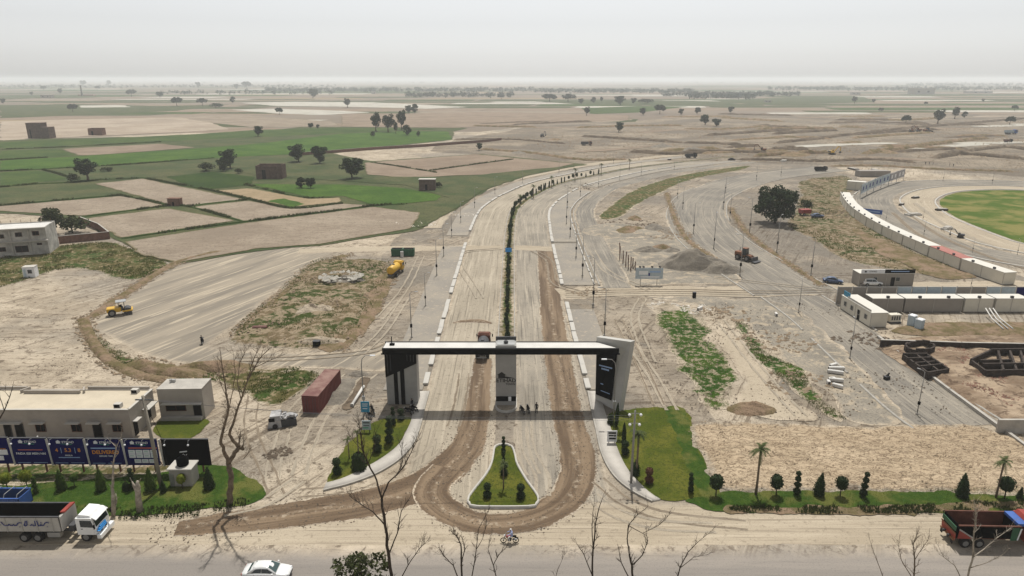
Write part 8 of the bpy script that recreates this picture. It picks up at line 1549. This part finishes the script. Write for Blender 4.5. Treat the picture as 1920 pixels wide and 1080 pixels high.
heap('spoil_heap', P(1300, 500), 9.5, 4.8, 4.6, M['heap'], 3, -.1, .45, 34, label='long grey gravel heap in the stone yard', cat='heap'); heap('spoil_heap', P(1352, 508), 5.5, 3.4, 2.6, M['heap'], 6, 0, .5, label='lower gravel heap at the right of the long heap', cat='heap'); heap('spoil_heap', P(1411, 768), 3.4, 2.2, 1.2, M['brush'], 5, 0, .5, label='dark brown earth heap at the top of the tipped soil', cat='heap'); heap('spoil_heap', P(1248, 578), 3.2, 2.0, 1.0, M['track'], 7, 0, .4, label='pale sand heap at the tip of the lush grass patch', cat='heap'); heap('spoil_heap', P(817, 434), 3, 2, .9, M['gravel'], 8, label='small dark gravel heap beside the left pavement', cat='heap')
for i, (px, py, rx, h) in enumerate([(1215, 470, 4, 1.3), (1240, 465, 3.4, 1.1), (1260, 470, 3, 1.0), (1180, 432, 7, 1.4), (1225, 428, 5, 1.5), (1190, 410, 4, 1.1)]): heap('spoil_heap', P(px, py), rx, rx * .6, h, M['brush'] if i % 2 else M['heap'], 20 + i, .3 * i, .5, label=f'low rough spoil heap, {ordinal(i + 1)} of those north of the stone yard', cat='heap', group='rough spoil heaps')
for i, (px, py, rx, h) in enumerate([(1300, 283, 12, 2.4), (1395, 284, 14, 2.6), (1265, 288, 9, 2.0), (1240, 275, 10, 2.0), (1490, 290, 16, 1.8), (1040, 262, 8, 1.2), (980, 285, 12, 1.2), (1660, 285, 12, 1.6)]): heap('spoil_heap', P(px, py), rx, rx * .55, h, M['brush'] if i % 3 else M['heap'], 40 + i, .2 * i, .5, label=f'broad spoil heap on the far site, {ordinal(i + 1)} in a scattered row', cat='heap', group='far spoil heaps')
heap('spoil_heap', P(672, 702), 1.6, 1.1, .7, M['heap'], 60, label='small heap of dug earth beside the trench', cat='heap')
# row of leaning stakes in the stone yard
for i, (px, py, tp) in enumerate([(1162, 487, 455), (1168, 493, 470), (1173, 500, 472), (1178, 505, 478), (1183, 508, 482), (1187, 503, 484), (1191, 506, 490)]):
    x, y = P(px, py); h = Zat(tp, y); t = thing('steel_stake', f'rusty upright stake, {ordinal(i + 1)} in the row at the stone yard', 'stake', (x, y, 0), .3 * i, 'stakes at the stone yard'); MB().tube([(0, 0, -.1), (.08 * (i % 3 - 1), .1, h * .6), (.2 * (i % 3 - 1), .1, h)], .13, 5).build('stake_shaft', M['rust'], t); MB().tube([(0, 0, h * .8), (.5, .3, .0)], .06, 4).build('brace', M['rust'], t)
# odds and ends
def crate(name, label, px, py, d, mat, rz=0.0, cat='box', lidm='steel_dark'):
    x, y = P(px, py); t = thing(name, label, cat, (x, y + d[1] / 2, .04), rz); MB().cbox((0, 0, d[2] / 2), d, .04).build('body', mat, t); MB().box((0, 0, d[2] + .03), (d[0] * 1.04, d[1] * 1.04, .06)).build('lid', M[lidm], t); return t
crate('bin', 'black upright bin on the cross track right of the gate', 1302, 559, (.7, .6, 1.2), M['black']); crate('storage_box', 'black box at the edge of the sand below the pit', 593, 651, (1.2, .9, 1.0), M['black'])
t = crate('water_cooler', 'white box cabin standing alone on the scrub at far left', 54, 521, (2.6, 2.0, 2.6), M['print_white'], .2, 'cabin', 'concrete_white'); MB().box((.3, -1.02, 1.5), (.9, .05, .9)).build('window', M['steel_dark'], t); MB().box((-.8, -1.02, 1.2), (.5, .05, 1.8)).build('door', M['plastic_blue'], t)
x, y = P(1508, 404); t = thing('farm_cart', 'red cart in the shade right of the big tree', 'cart', (x, y, .05), .2); MB().box((0, 0, 1.5), (3.4, 2.2, 1.4), top=(1.1, 1.1)).build('box_body', M['red'], t); wheel(t, (-.8, -1.1, .5), .5, .25); wheel(t, (-.8, 1.1, .5), .5, .25); MB().tube([(1.7, 0, .9), (3.2, 0, .5)], .08, 5).build('drawbar', M['steel_dark'], t)
x, y = P(488, 620); t = thing('pipe_bundle', 'rusty red drum lying at the end of the pit', 'drum', (x, y, .6), .1); MB().cyl((-1.3, 0, 0), (1.3, 0, 0), .45, n=12).build('drum_body', M['cont_red'], t); MB().cyl((1.3, 0, 0), (1.36, 0, 0), .35, n=12).build('rim', M['rust'], t)
t = crate('planter', 'low dark stump-like lump on the diagonal road', 1664, 713, (.9, .6, .5), M['rubber'], .4, 'lump'); MB().tube([(0, 0, .5), (.35, 0, .95), (.5, 0, 1.0)], [.22, .15, .05], 6).build('spout', M['rubber'], t)
x, y = P(1880, 620); 
for k in range(3): a, b = P(1845 + 7 * k, 592), P(1880 + 9 * k, 622); t = thing('hose', f'pale hose coming down from the compound cabins, {ordinal(k + 1)} from the left', 'hose', (a[0], a[1], .4), 0, 'hoses below the compound'); MB().tube([(0, 0, 1.2), ((b[0] - a[0]) * .4, (b[1] - a[1]) * .4, .3), (b[0] - a[0], b[1] - a[1], .2)], .12, 6).build('hose_run', M['pipe'], t, True)
x, y = P(72, 900); person('person in white cap behind the second hoarding', (Xat(72, 79, 1), 79, 0), .5, 'stand', 'cloth_dark', 'cloth_dark', cap='cloth_white')
for i, (px, py, w) in enumerate([(1765, 395, 4), (1712, 404, 5.5), (1716, 372, 3.2), (1775, 430, 4.5), (1690, 385, 3), (1470, 302, 7), (1255, 300, 4), (1640, 320, 6), (1600, 318, 7)]):
    x, y = P(px, py); t = thing('slab_stack', f'pale slab pile on the ring road works, {ordinal(i + 1)} of the scattered piles', 'slabs', (x, y, .05), .2 * i, 'slab piles on the far works'); MB().box((0, 0, .3), (w, w * .4, .6)).build('slab', M['concrete_white'] if i % 2 else M['brick_wet'], t); MB().box((.2, 0, .72), (w * .8, w * .34, .22), rz=.1).build('slab', M['concrete'], t)

stones('brick_rubble', [('poly', G((1690, 650), (1960, 650), (2000, 780), (1900, 770), (1790, 720)))], 1800, (.06, .25), M['brick_red'], 51, .5, thr=.52, nscale=.2, label='scattered red brick rubble on the floor of the excavation', cat='rubble')
stones('brick_rubble', [poly([(1745, 660), (1800, 655), (1815, 680), (1780, 690)])], 500, (.08, .3), M['brick_red'], 52, .55, label='heap of loose red bricks beside the oval foundation', cat='rubble')

for px, py, rx, n, mt, lb in [(1245, 574, 3.0, 160, 'clod_pale', 'pale broken concrete at the tip of the lush grass patch'), (1308, 580, 3.5, 160, 'clod_pale', 'white rubble strewn right of the lush grass tip'), (1360, 590, 5, 200, 'clod', 'brown rubble on the bank between the two grass strips'), (1110, 548, 4, 160, 'clod', 'brown clods at the corner of the right pavement'), (1180, 420, 8, 260, 'clod_dark', 'dark rubble below the long grass strip'), (1250, 440, 7, 220, 'clod', 'brown rubble above the gravel heap'), (1455, 640, 6, 200, 'clod', 'lumpy spoil in the yard left of the pipes'), (1560, 400, 8, 220, 'clod_dark', 'dark debris right of the big tree'), (700, 530, 5, 220, 'clod', 'brown lumps at the right rim of the pit'), (780, 420, 6, 180, 'clod_pale', 'pale rubble at the corner of the upper left pavement'), (870, 402, 4, 120, 'clod_pale', 'pale blocks along the upper left pavement'), (520, 850, 1.6, 120, 'clod_dark', 'dark debris patch on the sand below the wrecked cab'), (1620, 640, 5, 160, 'clod_dark', 'dark crumbs along the diagonal road near the office cabin'), (640, 530, 4.5, 500, 'clod_grey', 'heap of grey rubble in the weedy pit'), (1100, 350, 9, 160, 'clod_dark', 'dark lumps beside the bend of the right pavement'), (1500, 720, 5, 160, 'clod', 'brown lumps between the pipes and the tipped soil')]:
    x, y = P(px, py); stones('rubble', [('poly', [(x + rx * math.cos(a) * 1.2, y + rx * math.sin(a)) for a in np.linspace(0, 5.8, 12)])], n, (.08, .5 if rx > 4 else .32), M[mt], px, .06 + (1.5 if px == 640 else 0), thr=.46, nscale=.5, label=lb, cat='rubble')

heap('sand_heap', P(585, 585), 5, 3.2, 1.7, M['earth'], 61, .5, .6, 34, 1.2, label='pale sand heap in the middle of the weedy pit', cat='heap'); heap('sand_heap', P(600, 642), 6, 2.0, 1.2, M['earth'], 62, 0, .6, 30, 1.2, label='low pale sand ridge at the lower end of the pit', cat='heap'); heap('rubble_heap', P(645, 532), 5.5, 3.6, 1.9, M['heap'], 63, .3, .7, 34, 1.2, label='grey rubble heap at the upper end of the weedy pit', cat='heap')
# ------------------------------------------------------------------ the hazy air
hz = MB().box((0, 7000, 31), (31500, 17000, 66)); hzm = bpy.data.materials.new('hazy_air'); hzm.use_nodes = True; ht = hzm.node_tree; ht.nodes.clear()
ho = ht.nodes.new('ShaderNodeOutputMaterial'); hv = ht.nodes.new('ShaderNodeVolumePrincipled')
hv.inputs['Color'].default_value = (.95, .985, 1.0, 1); hv.inputs['Density'].default_value = HAZE; hv.inputs['Anisotropy'].default_value = 0.3
ht.links.new(hv.outputs[0], ho.inputs['Volume']); hz.build('haze', hzm, kind='stuff', label='pale grey haze hanging over the whole plain', cat='haze')
